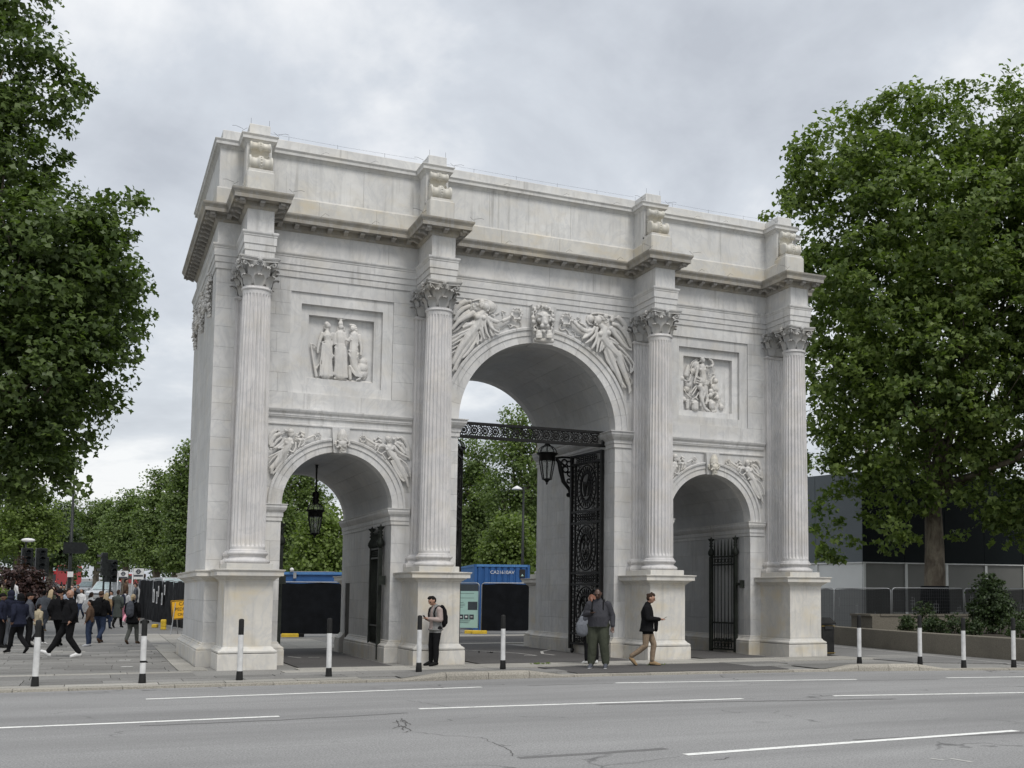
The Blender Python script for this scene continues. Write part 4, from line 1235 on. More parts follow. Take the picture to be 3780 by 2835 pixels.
link('lion_head', relief(1930, 1100, kk, LI, .0108, smooth=1, flat=.8), 'marble_relief', arch)
# small winged figures of the side arches
SL = [line(.03, 26, (190, 112), (140, 118, 30), (90, 160, 30), (62, 230, 26), (58, 320, 18)), line(.03, 26, (205, 160), (140, 190, 30), (95, 260, 26), (75, 350, 18)), line(.03, 24, (225, 220), (165, 270), (110, 350, 18)), line(.03, 20, (560, 160), (510, 132), (465, 165), (445, 200)), line(.03, 22, (555, 205), (520, 180), (480, 210)),
      (.10, [(378, 172, 44)]), (.11, [(372, 128, 46)]), (.13, [(372, 195, 16)]), (.06, [(300, 118, 22)]), line(.05, 11, (330, 120), (280, 95), (245, 130)), line(.05, 11, (320, 140), (270, 150), (240, 165)), line(.09, 26, (372, 205), (362, 240, 34)), line(.09, 56, (352, 260, 58), (338, 330, 58), (300, 390, 56), (265, 435, 56)), (.13, [(385, 300, 30)]), (.13, [(310, 300, 30)]),
      line(.09, 25, (285, 245, 30), (215, 320), (140, 370, 22), (75, 388, 16)), line(.09, 25, (440, 245, 30), (540, 252), (620, 228, 22), (695, 190, 16))] + wreath(.05, 762, 190, 42, 42, 14) + \
     [line(.11, 13, (540, 225), (575, 270), (560, 310), (520, 345)), line(.12, 13, (440, 222), (515, 260), (500, 310), (480, 360)), line(.12, 14, (440, 290), (440, 360), (405, 430)), line(.12, 14, (190, 372), (260, 365), (330, 390), (385, 425)), line(.12, 13, (280, 310), (230, 350), (190, 372)),
      line(.09, 48, (262, 435, 56), (215, 520, 48), (150, 600, 38), (95, 670, 28), (85, 740, 16)), line(.08, 30, (300, 455, 38), (235, 570, 32), (160, 690, 22), (110, 750, 12)), line(.10, 12, (220, 410), (130, 460), (50, 500)), line(.09, 12, (190, 450), (110, 520), (45, 600)), line(.09, 12, (200, 520), (120, 590), (60, 660)), line(.09, 12, (330, 470), (250, 590), (150, 720)), line(.11, 10, (250, 440), (290, 450), (340, 440)), line(.11, 10, (240, 470), (290, 480), (330, 470))]
SR = [line(.03, 24, (1930, 230), (1975, 215, 26), (2030, 260, 28), (2075, 350, 26), (2095, 450, 20), (2100, 540, 12)), line(.03, 26, (1920, 290), (1990, 320), (2050, 420, 24), (2080, 520, 14)), line(.03, 22, (1890, 310), (1960, 370), (2020, 450)), line(.03, 18, (1590, 250), (1640, 210), (1685, 240)), line(.03, 20, (1610, 285), (1650, 260), (1690, 280)),
      (.10, [(1802, 265, 42)]), (.11, [(1790, 238, 46)]), (.13, [(1808, 285, 14)]), (.06, [(1870, 240, 22)]), line(.05, 10, (1850, 220), (1880, 195), (1895, 240)), line(.09, 26, (1800, 300), (1802, 330, 34)), line(.09, 52, (1805, 355, 54), (1808, 420, 52), (1850, 480, 52), (1900, 530, 50)), (.13, [(1775, 390, 27)]), (.13, [(1845, 385, 27)]),
      line(.09, 25, (1745, 345, 30), (1665, 335), (1590, 310, 22), (1530, 275, 20), (1480, 240, 15))] + wreath(.05, 1425, 235, 44, 44, 14) + \
     [line(.11, 13, (1720, 310), (1650, 305), (1600, 350), (1600, 390)), line(.12, 13, (1740, 330), (1660, 350), (1630, 420), (1690, 460)), line(.11, 12, (1750, 420), (1700, 450), (1750, 530)), line(.12, 12, (1890, 440), (1820, 510), (1790, 530)), line(.11, 11, (1850, 440), (1910, 465)),
      line(.09, 23, (1870, 350, 28), (1930, 425), (2000, 470, 20), (2085, 512, 13)), line(.09, 46, (1900, 530, 52), (1945, 630, 44), (2000, 740, 34), (2060, 850, 24), (2085, 935, 15)), line(.08, 30, (1870, 560, 38), (1915, 680, 30), (1980, 790, 24), (2015, 860, 12)), line(.10, 12, (1830, 560), (1890, 690), (1980, 830), (2020, 860)), line(.10, 13, (1950, 520), (2050, 600), (2105, 710), (2112, 790)), line(.10, 12, (1940, 570), (2020, 670), (2080, 790)), line(.11, 10, (1930, 600), (1980, 700), (2040, 820)), line(.11, 10, (1880, 570), (1930, 690), (1990, 790))]
kk = 560 / 2212.
ms1 = relief(980, 1560, kk, SL, .0108); ms2 = relief(980, 1560, kk, SR, .0108)
for m_ in (ms1, ms2):
    link('spandrel_figure', m_, 'marble_relief', arch); link('spandrel_figure', m_, 'marble_relief', arch, (2 * XS, 0, 0))
# bearded helmeted heads on the side keystones
HD = [line(.18, 70, (1125, 130, 46), (1122, 180, 72), (1120, 240, 78)), line(.26, 20, (1050, 268), (1085, 245), (1120, 262), (1160, 240), (1200, 275)), (.22, [(1120, 310, 62)]), line(.29, 12, (1128, 285), (1134, 325)), line(.27, 11, (1075, 288), (1105, 290)), line(.27, 11, (1150, 290), (1180, 288)), (.24, [(1085, 330, 26)]), (.24, [(1165, 330, 26)]), line(.28, 9, (1085, 348), (1125, 342), (1165, 350)), line(.19, 10, (1060, 180), (1120, 150), (1185, 190))]
q = random.Random(2)
for i in range(30):
    t = q.random(); b = 350 + 88 * t; w = 78 * (1 - .55 * t); HD.append((.20 + .07 * (1 - t) * q.random(), [(1120 + q.uniform(-w, w), b, q.uniform(15, 22))]))
for a, b in ((1025, 285), (1020, 310), (1035, 335), (1215, 285), (1220, 310), (1208, 335)): HD.append((.16, [(a, b, 22)]))
mh = relief(980, 1560, kk, HD, .0108, smooth=1, flat=.85)
link('bearded_head', mh, 'marble_relief', arch)
mh2 = mh.copy(); mh2.materials.clear(); link('bearded_head', mh2, 'marble_scroll', arch, (2 * XS, 0, 0))
# left panel: three standing women with a harp and a shield
def folds(dep, r, x0, x1, n, y0, y1, sway=10):
    out = []
    for i in range(n):
        x = x0 + (x1 - x0) * i / max(1, n - 1); s = sway * math.sin(i * 2.3)
        out.append(line(dep, r, (x * .55 + (x0 + x1) / 2 * .45, y0), (x * .85 + (x0 + x1) / 2 * .15 + s, (y0 + y1) / 2), (x, y1)))
    return out


P1 = [(.10, [(560, 400, 60)]), (.12, [(590, 410, 30)]), (.11, [(535, 365, 52)]), (.08, [(500, 400, 36)]), (.07, [(495, 450, 26)]), line(.09, 36, (550, 450), (540, 510)), line(.09, 80, (540, 545, 62), (540, 600, 88), (550, 700, 74), (560, 800, 88)), (.13, [(500, 610, 34)]), (.13, [(585, 610, 34)]), line(.09, 92, (560, 800, 88), (560, 1000, 96), (530, 1200, 100), (510, 1420, 112)),
      line(.09, 36, (440, 555, 42), (395, 680, 38), (360, 820, 32), (345, 950, 24)), line(.10, 30, (650, 560, 36), (670, 700, 30), (655, 790, 24)), line(.14, 12, (420, 740), (520, 715), (620, 700))] + folds(.15, 14, 390, 650, 8, 760, 1430) + [line(.13, 22, (590, 960), (640, 985), (665, 1020)), line(.13, 20, (530, 1120), (600, 1080), (650, 1040)), line(.12, 18, (430, 860), (480, 910), (500, 930)),
      line(.08, 24, (205, 770, 16), (240, 1000, 22), (280, 1230, 26), (320, 1430, 32)), line(.07, 14, (195, 765), (240, 770), (290, 790), (330, 850)), line(.08, 22, (490, 920), (480, 1040), (420, 1150), (350, 1220), (320, 1270))]
P1 += [line(.05, 6, (240 + i * 14, 800 + i * 42), (330 + i * 17 if i < 9 else 480, 880 + i * 10 if i < 9 else 950)) for i in range(10)]
P1 += [(.12, [(825, 425, 54)]), (.15, [(828, 440, 20)]), (.12, [(815, 365, 52)]), line(.11, 40, (818, 340, 46), (820, 300, 30), (822, 275, 36)), line(.11, 24, (750, 255), (822, 262, 20), (900, 262)), line(.08, 20, (770, 420), (760, 490)), line(.08, 20, (880, 430), (885, 500)), line(.10, 42, (825, 480), (820, 530)), line(.10, 100, (800, 560, 96), (805, 650, 108), (810, 760, 100)), line(.10, 110, (810, 790, 105), (810, 900, 118), (800, 1050, 118), (800, 1250, 112), (800, 1440, 118)), line(.14, 60, (745, 880, 55), (740, 1050, 56), (740, 1180, 50), (710, 1400, 44)), line(.15, 13, (710, 770), (780, 780), (850, 810), (940, 900)), line(.13, 26, (700, 560), (700, 680), (690, 780)), line(.14, 14, (690, 840), (740, 810), (780, 790))] + folds(.17, 16, 810, 950, 6, 840, 1460, 4) + [line(.12, 30, (690, 1470), (740, 1480, 20)), line(.12, 30, (850, 1490), (930, 1490, 20))]
P1 += [(.11, [(1065, 455, 56)]), (.13, [(1045, 470, 26)])] + [(.12, [(a, b, 26)]) for a, b in ((1010, 385), (1040, 385), (1075, 390), (1110, 410), (1130, 450), (1135, 495), (1100, 400))] + [line(.09, 38, (1085, 500), (1095, 545)), line(.09, 92, (1095, 580, 84), (1095, 680, 92), (1080, 780, 84), (1080, 900, 96)), line(.09, 92, (1075, 930, 98), (1070, 1080, 84), (1090, 1220, 80), (1170, 1380, 66)), line(.09, 44, (1010, 1240, 50), (1000, 1400, 42), (1010, 1490, 34)),
       line(.09, 38, (1190, 600, 44), (1225, 760, 38), (1240, 880, 32), (1228, 1000, 24)), line(.13, 32, (1020, 640, 38), (960, 720, 36), (920, 700, 30), (905, 610, 27), (905, 550, 22)), line(.15, 15, (1000, 590), (1090, 690), (1160, 830)), line(.15, 15, (1035, 570), (1125, 680), (1175, 800)), line(.15, 13, (990, 640), (1060, 720), (1130, 850)), line(.14, 15, (980, 900), (1060, 1000), (1150, 1010), (1190, 960)), line(.14, 14, (975, 960), (1040, 1090), (1120, 1100), (1160, 1030))] + [line(.14, 13, (1010 + 10 * i, 1230 + 28 * i), (1090 + 8 * i, 1340 + 22 * i), (1255, 1400 + 12 * i)) for i in range(5)] + [line(.12, 24, (1240, 1450, 22), (1190, 1490), (1130, 1515, 14))]
P1 += [(.005, [(1255 + 0, 1270, 120)]), (.005, [(1270, 1150, 95)]), (.005, [(1265, 1390, 100)]), line(.05, 10, *[(1265 + 105 * math.cos(t), 1270 + 235 * math.sin(t)) for t in np.linspace(-1.5, 1.5, 11)]), line(.06, 8, (1230, 1270), (1320, 1110)), line(.06, 8, (1190, 1220), (1290, 1060)), line(.05, 26, (120, 1475), (800, 1520), (1440, 1570))]
link('relief_group', relief(1110, 1130, 300 / 1659., P1, .0108, .30), 'marble_relief', arch)
# right panel: figure holding up a billowing cloak between two children and piled arms
P2 = [(.13, [(645, 310, 56)]), (.16, [(662, 330, 24)]), (.13, [(625, 280, 52)]), (.12, [(590, 330, 26)]), line(.11, 36, (645, 370), (640, 425)), line(.11, 95, (625, 460, 92), (620, 530, 98), (640, 640, 82), (650, 720, 90), (625, 800, 100)), (.17, [(590, 520, 38)]), (.17, [(690, 520, 36)]), line(.11, 36, (525, 470, 42), (505, 600, 37), (475, 720, 31), (445, 830, 24)), line(.12, 38, (730, 450, 44), (840, 450, 42), (875, 400, 36), (840, 320, 31), (785, 280, 26)),
      line(.17, 18, (510, 700), (600, 750), (700, 780), (785, 800)), line(.17, 17, (500, 760), (600, 800), (700, 815), (780, 830)), line(.17, 17, (480, 810), (600, 845), (700, 850), (760, 850)), line(.16, 14, (530, 670), (620, 730), (740, 770)), line(.15, 66, (575, 900, 72), (620, 1000, 64), (600, 1120, 54), (630, 1240, 46), (680, 1380, 36)), line(.12, 52, (690, 900, 60), (690, 1050, 50), (620, 1200, 44), (590, 1340, 32)), line(.14, 40, (690, 1400), (740, 1440), (810, 1465, 18)),
      line(.06, 15, (610, 240), (500, 265), (400, 340), (345, 450), (325, 570), (360, 660)), line(.06, 15, (600, 260), (480, 320), (400, 420), (365, 540), (400, 650)), (.0, [(470, 420, 110)]), (.0, [(420, 560, 80)]), line(.08, 14, (560, 340), (480, 420), (440, 560)), line(.08, 14, (770, 480), (780, 580), (760, 640)), line(.07, 14, (900, 460), (910, 540), (880, 600)), line(.06, 18, (800, 640), (870, 615), (930, 640), (880, 680)),
      line(.12, 20, (500, 870), (420, 970), (365, 1050)), line(.11, 18, (520, 900), (450, 1030), (400, 1100)), line(.11, 18, (545, 1030), (500, 1130), (440, 1180)), line(.12, 18, (740, 880), (745, 1050), (765, 1180), (720, 1300)), line(.11, 16, (710, 1050), (735, 1180), (700, 1290)), line(.08, 9, (750, 680), (770, 800), (800, 880)),
      (.12, [(170, 720, 58)]), (.14, [(150, 745, 24)]), line(.10, 66, (255, 650, 70), (275, 570, 60), (295, 480, 42), (305, 425, 26)), line(.12, 30, (240, 770), (320, 780), (360, 700, 28), (365, 640, 22)), (.02, [(300, 860, 95)]), (.02, [(270, 960, 80)]),
      (.13, [(930, 780, 62)]), (.15, [(905, 800, 22)]), line(.11, 74, (870, 900, 70), (900, 960, 80), (960, 980, 56)), line(.12, 30, (830, 850), (825, 770), (860, 700, 26), (910, 680, 22)), (.11, [(815, 1100, 55)]), (.12, [(915, 1035, 42)]), (.12, [(870, 1060, 40)]), (.10, [(820, 1010, 60)]),
      line(.14, 88, (465, 1270, 84), (462, 1400, 92)), line(.14, 18, (385, 1230), (420, 1170), (480, 1150), (530, 1200)), line(.20, 12, (395, 1270), (460, 1285), (540, 1270)), line(.10, 44, (292, 1220), (290, 1390)), line(.13, 8, (250, 1250), (335, 1250)), line(.07, 11, (170, 910), (270, 1060), (390, 1160)), line(.07, 22, (250, 1040, 8), (310, 1110, 26), (370, 1160, 8)), (.03, [(205, 1195, 62)]), line(.06, 10, (130, 1070), (200, 1130), (360, 1220)),
      line(.12, 90, (810, 1240, 60), (850, 1290, 96), (850, 1380, 80)), line(.12, 44, (860, 1420, 44), (870, 1480, 44)), line(.12, 36, (930, 1380), (930, 1470)), (.05, [(960, 1150, 64)]), line(.08, 12, (900, 1170), (930, 1110), (990, 1110), (1020, 1170)), (.03, [(1060, 1370, 68)]), line(.06, 8, (1000, 1330), (1150, 1235)), line(.05, 9, (1000, 1100), (1060, 1090), (1090, 1030)), line(.05, 9, (1020, 1240), (1060, 1170), (1070, 1110)), line(.09, 10, (940, 1230), (1000, 1270), (1020, 1320))]
link('relief_group', relief(2490, 1280, 230 / 1413., P2, .0108, .30), 'marble_relief', arch)
# ------------------------------------------------------------------ ironwork: overthrow, gates, lanterns
ov = thing('gate_overthrow', 'black pierced iron beam with roundels spanning the main arch', 'beam', (0, .64, 6.10))
mb = MB(); mb.box(-2.34, 2.34, -.05, .05, .385, .46); mb.build('top_rail', 'iron', ov)
mb = MB(); mb.box(-2.34, 2.34, -.05, .05, 0., .085); mb.build('bottom_rail', 'iron', ov)
for s in (-1, 1):
    mb = MB(); mb.box(s * 2.27 - .065, s * 2.27 + .065, -.055, .055, .086, .384); mb.build('end_block', 'iron', ov)
mr = MB(); mr.torus((0, 0, 0), .092, .024, 16, 5); mr.ball((0, 0, 0), (.055, .03, .055), 8, 5)
for k in range(8): a = k * PI / 4; mr.bar((.045 * math.cos(a), 0, .045 * math.sin(a)), (.075 * math.cos(a), 0, .075 * math.sin(a)), .012)
RM = mr.recalc('roundel'); RM.materials.append(MAT['iron'])
ml = MB(); ml.bar((-.15, 0, -.148), (.0, 0, 0), .024, .03); ml.bar((-.15, 0, .148), (0, 0, 0), .024, .03)
for (x, z) in ((-.15, .09), (-.15, -.09), (-.065, .12), (-.065, -.12), (.065, .12), (.065, -.12), (-.11, .0)): ml.torus((x, 0, z), .032, .014, 8, 4)
ml.torus((-.15, 0, 0), .05, .010, 10, 4)
LM = ml.recalc('lattice'); LM.materials.append(MAT['iron'])
for i in range(14):
    x = -1.99 + i * .306
    link('roundel', RM, None, ov, (x, 0, .235))
    link('lattice', LM, None, ov, (x, 0, .235))


def bars(mb, pts_list, w):
    for a, b in pts_list: mb.bar(a, b, w)


def main_leaf(label, hinge, ang):
    """leaf in local x (0 hinge .. 2.02 closing stile), z up"""
    W_ = 2.0; g = thing('gate_leaf', label, 'gate', (hinge[0], hinge[1], 0), ang, 'leaves of the main gate')
    for x in (0.045, W_ - .045):
        mb = MB(); mb.box(x - .045, x + .045, -.045, .045, .14, 6.04); mb.build('stile', 'iron', g)
    rails = [6.0, 5.74, 4.28, 3.93, 2.42, 2.08, .60, .30]
    for z in rails:
        mb = MB(); mb.box(.092, W_ - .092, -.035, .035, z - .035, z + .035); mb.build('rail', 'iron', g)
    for x in (.30, W_ - .30):
        mb = MB(); mb.box(x - .025, x + .025, -.028, .028, .335, 5.705); mb.build('inner_stile', 'iron', g)
    # bands of scrolls between the pairs of rails
    for z0, z1 in ((5.775, 5.965), (3.965, 4.245), (2.115, 2.385), (.335, .565)):
        mb = MB(); h = z1 - z0; n = 9
        for i in range(n):
            x = .36 + (W_ - .72) * (i + .5) / n; zc = (z0 + z1) / 2
            mb.torus((x, 0, zc), h * .33, .014, 12, 5); mb.ball((x, 0, zc), h * .12, 6, 4)
            mb.torus((x + (W_ - .72) / n / 2, 0, zc + h * .28), h * .16, .011, 8, 4); mb.torus((x + (W_ - .72) / n / 2, 0, zc - h * .28), h * .16, .011, 8, 4)
        mb.build('scroll_band', 'iron', g, kind='stuff', fix=False)
    # scrolled side borders
    for x in (.195, W_ - .195):
        mb = MB(); z = .66; k = 0
        while z < 5.66:
            mb.torus((x, 0, z), .06, .013, 10, 4, arc=1.5 * PI, a0=k * PI); mb.torus((x, 0, z + .085), .038, .011, 8, 4, arc=1.6 * PI, a0=(k + 1) * PI); z += .16; k += 1
        mb.build('side_border', 'iron', g, kind='stuff', fix=False)
    # three oval sunburst medallions
    for zi, (zc, hz) in enumerate(((5.01, .66), (3.175, .68), (1.34, .66))):
        xc = W_ / 2; rx = .60
        mb = MB(); mb.torus((xc, 0, zc), 1., .03, 40, 6, sx=rx, sz=hz); mb.v = [(x, y if abs(y) < .03 else y, z) for x, y, z in mb.v]; mb.build('medallion_ring', 'iron', g, fix=False)
        mb = MB(); mb.torus((xc, 0, zc), 1., .045, 36, 6, sx=rx * .60, sz=hz * .62); mb.build('medallion_ring', 'iron', g, fix=False)
        n = 26
        for i in range(n):
            a = 2 * PI * i / n; b = PI / n * .8
            mb = MB()
            p = lambda t, f: (xc + rx * f * math.cos(t), zc + hz * f * math.sin(t))
            mb.prism([p(a - b, .65), p(a + b, .65), p(a, .93)], -.018, .018); mb.build('sun_ray', 'iron', g)
        mb = MB()
        for sx in (-1, 1):
            for sz in (-1, 1):
                for (ox, oz, rr_) in ((.56, .60, .085), (.42, .66, .055), (.60, .42, .05), (.50, .54, .045)):
                    mb.torus((xc + sx * ox, 0, zc + sz * oz * hz / .66), rr_, .014, 12, 5)
        mb.build('corner_scroll', 'iron', g, kind='stuff', fix=False)
        m2 = MB()
        if zi == 0:      # standing lion, facing the closing side
            for pts in ([(.16, .10, .075), (-.02, .10, .07), (-.14, .14, .09)], [(-.17, .22, .085), (-.2, .32, .075)], [(-.26, .30, .04)], [(.17, .08, .06), (.18, -.1, .035), (.16, -.24, .03)], [(.08, .06, .05), (.07, -.1, .03), (.09, -.24, .028)], [(-.1, .06, .05), (-.1, -.1, .03), (-.09, -.24, .028)], [(-.18, .1, .055), (-.2, -.08, .03), (-.18, -.24, .028)], [(.2, .14, .02), (.30, .22, .018), (.24, .34, .018), (.30, .40, .025)], [(-.24, -.27, .02), (.26, -.27, .02)]):
                stroke_mesh(m2, [(xc + x, -.02, zc + z, r) for x, z, r in pts] if len(pts) > 1 else [(xc + pts[0][0], -.02, zc + pts[0][1], pts[0][2])], 7)
            link('lion_figure', remesh(m2, .018, 2, 'lion_figure'), 'iron', g)
        else:            # crowned cipher of interlaced scrolls
            for s in (-1, 1):
                m2.tube([(xc + s * x, 0, zc + z) for x, z in ((0, -.36), (.14, -.25), (.20, -.08), (.10, .06), (.04, .18), (.10, .30), (.02, .38))], .022, 6)
                m2.tube([(xc + s * x, 0, zc + z) for x, z in ((.06, -.30), (.02, -.10), (.14, .05), (.22, .18), (.16, .28), (.1, .2))], .018, 6)
                m2.torus((xc + s * .14, 0, zc - .16), .06, .014, 10, 5); m2.torus((xc + s * .09, 0, zc + .12), .05, .014, 10, 5)
            m2.build('cipher', 'iron', g, fix=False)
    mb = MB(); mb.lathe([(.0, 0), (.07, .0), (.075, .03), (.07, .06), (0, .06)], 12); mb.v = [(x + W_ - .18, z - .03, y + .085) for x, y, z in mb.v]; mb.bar((W_ - .18, 0, .08), (W_ - .18, 0, .28), .04)
    mb.build('wheel', 'iron', g)
    return g


R_ANG = math.atan2(2.66 - .70, 2.09 - 2.27)
main_leaf('right leaf of the ornate black iron main gate, swung open', (2.27, .70), R_ANG)
main_leaf('left leaf of the ornate black iron main gate, seen edge on beside the marble jamb', (-2.27, .70), math.atan2(1.83, .80))


def side_leaf(label, hinge, ang, far=False):
    W_ = 1.30; g = thing('gate_leaf', label, 'gate', (hinge[0], hinge[1], 0), ang, 'leaves of the side gates')
    for x in (.045, W_ - .045):
        mb = MB(); mb.box(x - .05, x + .05, -.05, .05, .03, 2.99); mb.build('post', 'iron_green', g)
        mb = MB(); mb.lathe([(.03, 0), (.07, .03), (.11, .10), (.10, .17), (.05, .27), (.035, .30), (.075, .34), (.04, .38), (.06, .42), (.06, .45), (.035, .47), (.10, .55), (.105, .575), (.05, .58), (.02, .60), (.012, .64)], 12, (x, 0, 2.985)); mb.build('tassel_finial', 'iron_green', g, fix=False)
    for z in (2.98, 2.73, .92, .36, .10):
        mb = MB(); mb.box(.098, W_ - .098, -.028, .028, z - .025, z + .025); mb.build('rail', 'iron_green', g)
    for i in range(6):
        x = .22 + i * (W_ - .44) / 5.
        mb = MB(); mb.tube([(x, 0, .13), (x, 0, 2.99)], .017, 8); mb.lathe([(.014, 0), (.035, .05), (.03, .12), (.008, .52)], 8, (x, 0, 3.0)); mb.build('spear_bar', 'iron_green', g, fix=False)
    mb = MB()
    for i in range(5):
        x = .22 + (i + .5) * (W_ - .44) / 5.
        mb.torus((x, 0, 2.855), .06, .014, 12, 5); mb.torus((x, 0, .23), .06, .014, 12, 5); mb.lathe([(.02, 0), (.03, .04), (.004, .12)], 6, (x, 0, .385))
        mb.tube([(x, 0, .385), (x, 0, .90)], .012, 6)
    mb.build('scrollwork', 'iron_green', g, kind='stuff', fix=False)
    mb = MB(); mb.box(-.26, 0.0, -.03, .03, 2.08, 2.16); mb.box(-.29, -.26, -.09, .09, 2.0, 2.24); mb.build('hinge_bracket', 'iron_green', g)
    return g


a_r = math.atan2(1.40, .02)
side_leaf('right leaf of the green-black spear-topped gate in the arch over the hanging lantern', (-4.225, .62), math.atan2(1.3, .04))
side_leaf('left leaf of the side gate, edge on against the leftmost pier', (-6.78, .62), math.atan2(1.3, -.02))
side_leaf('green-black spear-topped gate leaf standing open in the rightmost arch', (6.775, .62), math.atan2(1.15, -.18))
side_leaf('side gate leaf nearly hidden behind the third column from the left', (4.225, .62), math.atan2(1.3, .02))


def lantern(label, loc, sc=1., stem=None, neck=True):
    L = thing('lantern', label, 'lantern', loc, 0, 'iron and glass lanterns in the arch')
    hexr = lambda r, z, n=8: [(r * math.cos(2 * PI * (i + .5) / n), r * math.sin(2 * PI * (i + .5) / n), z) for i in range(n)]
    b0, b1, t0 = .115 * sc, .20 * sc, .48 * sc       # glass body radii and height
    mb = MB(); mb.lathe([(.005, -.14 * sc), (.03 * sc, -.12 * sc), (.018 * sc, -.09 * sc), (.05 * sc, -.06 * sc), (.045 * sc, -.03 * sc), (.02 * sc, 0)], 10); mb.build('finial', 'iron', L, fix=False)
    for k in range(8):
        lo, hi = hexr(b0, .0), hexr(b1, t0)
        k2 = (k + 1) % 8
        mb = MB(); mb.add([lo[k], lo[k2], hi[k2], hi[k]], [(0, 1, 2, 3)]); mb.build('pane', 'lantern_glass', L, fix=False)
        mb = MB(); mb.bar(lo[k], hi[k], .022 * sc); mb.bar(lo[k], lo[k2], .026 * sc); mb.bar(lo[k], (0, 0, -.06 * sc), .016 * sc); mb.build('glazing_bar', 'iron', L)
    mb = MB(); mb.lathe([(.19 * sc, t0 - .01), (.205 * sc, t0), (.205 * sc, t0 + .12 * sc), (.235 * sc, t0 + .14 * sc), (.275 * sc, t0 + .165 * sc), (.28 * sc, t0 + .185 * sc), (.25 * sc, t0 + .19 * sc), (.235 * sc, t0 + .2 * sc), (.19 * sc, t0 + .2 * sc)], 16); mb.build('gallery', 'iron', L, fix=False)
    dome = [(.235 * sc * math.cos(t), t0 + .2 * sc + .19 * sc * math.sin(t)) for t in np.linspace(0, 1.25, 6)]
    mb = MB(); mb.lathe(dome, 16, cap=False); mb.build('dome_glass', 'lantern_glass', L, fix=False)
    for k in range(8):
        a = 2 * PI * (k + .5) / 8; mb = MB(); mb.tube([(r * 1.01 * math.cos(a), r * 1.01 * math.sin(a), z) for r, z in dome], .012 * sc, 5); mb.build('dome_rib', 'iron', L, fix=False)
    zt = dome[-1][1]; top = [(.085 * sc, zt - .02), (.10 * sc, zt), (.08 * sc, zt + .03)]
    if neck: top += [(.09 * sc, zt + .06 * sc), (.105 * sc, zt + .10 * sc), (.08 * sc, zt + .14 * sc), (.085 * sc, zt + .25 * sc), (.10 * sc, zt + .30 * sc), (.07 * sc, zt + .34 * sc), (.02, zt + .35 * sc)]
    else: top += [(.05 * sc, zt + .06 * sc), (.04 * sc, zt + .12 * sc), (.0, zt + .13 * sc)]
    mb = MB(); mb.lathe(top, 14); mb.build('crown', 'iron', L, fix=False)
    mb = MB(); mb.tube([(0, 0, -.02), (0, 0, .18 * sc)], .012, 6); mb.build('lamp_stem', 'iron', L)
    mb = MB(); mb.ball((0, 0, .23 * sc), (.045 * sc, .045 * sc, .065 * sc), 10, 8); mb.build('bulb', 'bulb', L, fix=False)
    if stem:
        z0 = zt + .33 * sc; mb = MB(); mb.lathe([(.025, z0), (.03, z0 + .05), (.022, z0 + .12), (.028, z0 + .3), (.022, z0 + .34), (.03, stem - .12), (.04, stem - .10), (.035, stem - .05), (.09, stem - .02), (.095, stem)], 10); mb.build('hanging_stem', 'iron', L, fix=False)
    return L


lantern('black iron lantern hanging from the vault of the leftmost arch', (-5.5026, 3.23, 3.455), .99, 5.43 - 3.455 + .01)
for s, lab in ((1, 'glazed iron lantern on a scrolled bracket at the right of the main arch'), (-1, 'bracket lantern half hidden behind the left leaf of the main gate')):
    L = lantern(lab, (s * 1.478, 3.2, 5.34), 1.22, None, False)
    mb = MB(); zb = .66
    mb.tube([(s * .28, 0, zb + .02), (s * .5, 0, zb + .06), (s * .85, 0, zb + .06)], .035, 8)
    mb.tube([(s * .30, 0, zb), (s * .40, 0, zb - .10), (s * .46, 0, zb - .35), (s * .55, 0, zb - .70), (s * .76, 0, zb - .95), (s * .85, 0, zb - 1.35)], [.05, .07, .08, .07, .06, .05], 8)
    for (x, z, r) in ((.58, -.10, .09), (.74, -.14, .08), (.62, -.32, .09), (.76, -.46, .07), (.74, -.68, .06), (.50, -.20, .06)): mb.torus((s * x, 0, zb + z), r, .028, 12, 6)
    mb.ball((s * .72, 0, zb - 1.12), .07, 8, 6)
    mb.box(min(s * .83, s * .866), max(s * .83, s * .866), -.08, .08, zb - 1.45, zb + .15)
    mb.build('wall_bracket', 'iron', L, fix=False)
# ------------------------------------------------------------------ people
TO_CAM = Vector((-AX_F[0], -AX_F[1])).normalized(); IM_R = Vector((AX_R[0], AX_R[1])).normalized()


def head_to(cam_, right):
    """heading (rotation about z) of a person whose local +y should point cam_*toward camera + right*image right"""
    d = TO_CAM * cam_ + IM_R * right; return math.atan2(-d.x, d.y)


STAND = dict(kneL=(-.10, .03, .50), ankL=(-.115, 0, .085), kneR=(.10, .03, .50), ankR=(.115, 0, .085), elbL=(-.26, -.03, 1.14), hanL=(-.27, .08, .90), elbR=(.26, -.03, 1.14), hanR=(.27, .08, .90))
WALK = dict(kneL=(-.09, .17, .53), ankL=(-.09, .26, .10), kneR=(.09, .05, .50), ankR=(.09, -.28, .16), elbL=(-.26, -.10, 1.15), hanL=(-.25, -.02, .92), elbR=(.26, .03, 1.14), hanR=(.25, .22, .95))
WALK2 = dict(kneR=(.09, .15, .53), ankR=(.09, .20, .09), kneL=(-.09, .04, .50), ankL=(-.09, -.22, .14), elbR=(.26, -.10, 1.15), hanR=(.25, -.02, .92), elbL=(-.26, .03, 1.14), hanL=(-.25, .20, .95))
PHONE2 = dict(STAND, elbL=(-.24, .02, 1.13), hanL=(-.05, .29, 1.17), elbR=(.24, .02, 1.13), hanR=(.05, .29, 1.17))


def capdist(P, a, b, ra, rb):
    ab = b - a; L2 = max(1e-9, float(ab @ ab)); t = np.clip(((P - a) @ ab) / L2, 0, 1)
    return np.linalg.norm(P - (a + t[:, None] * ab), axis=1) - (ra + (rb - ra) * t)


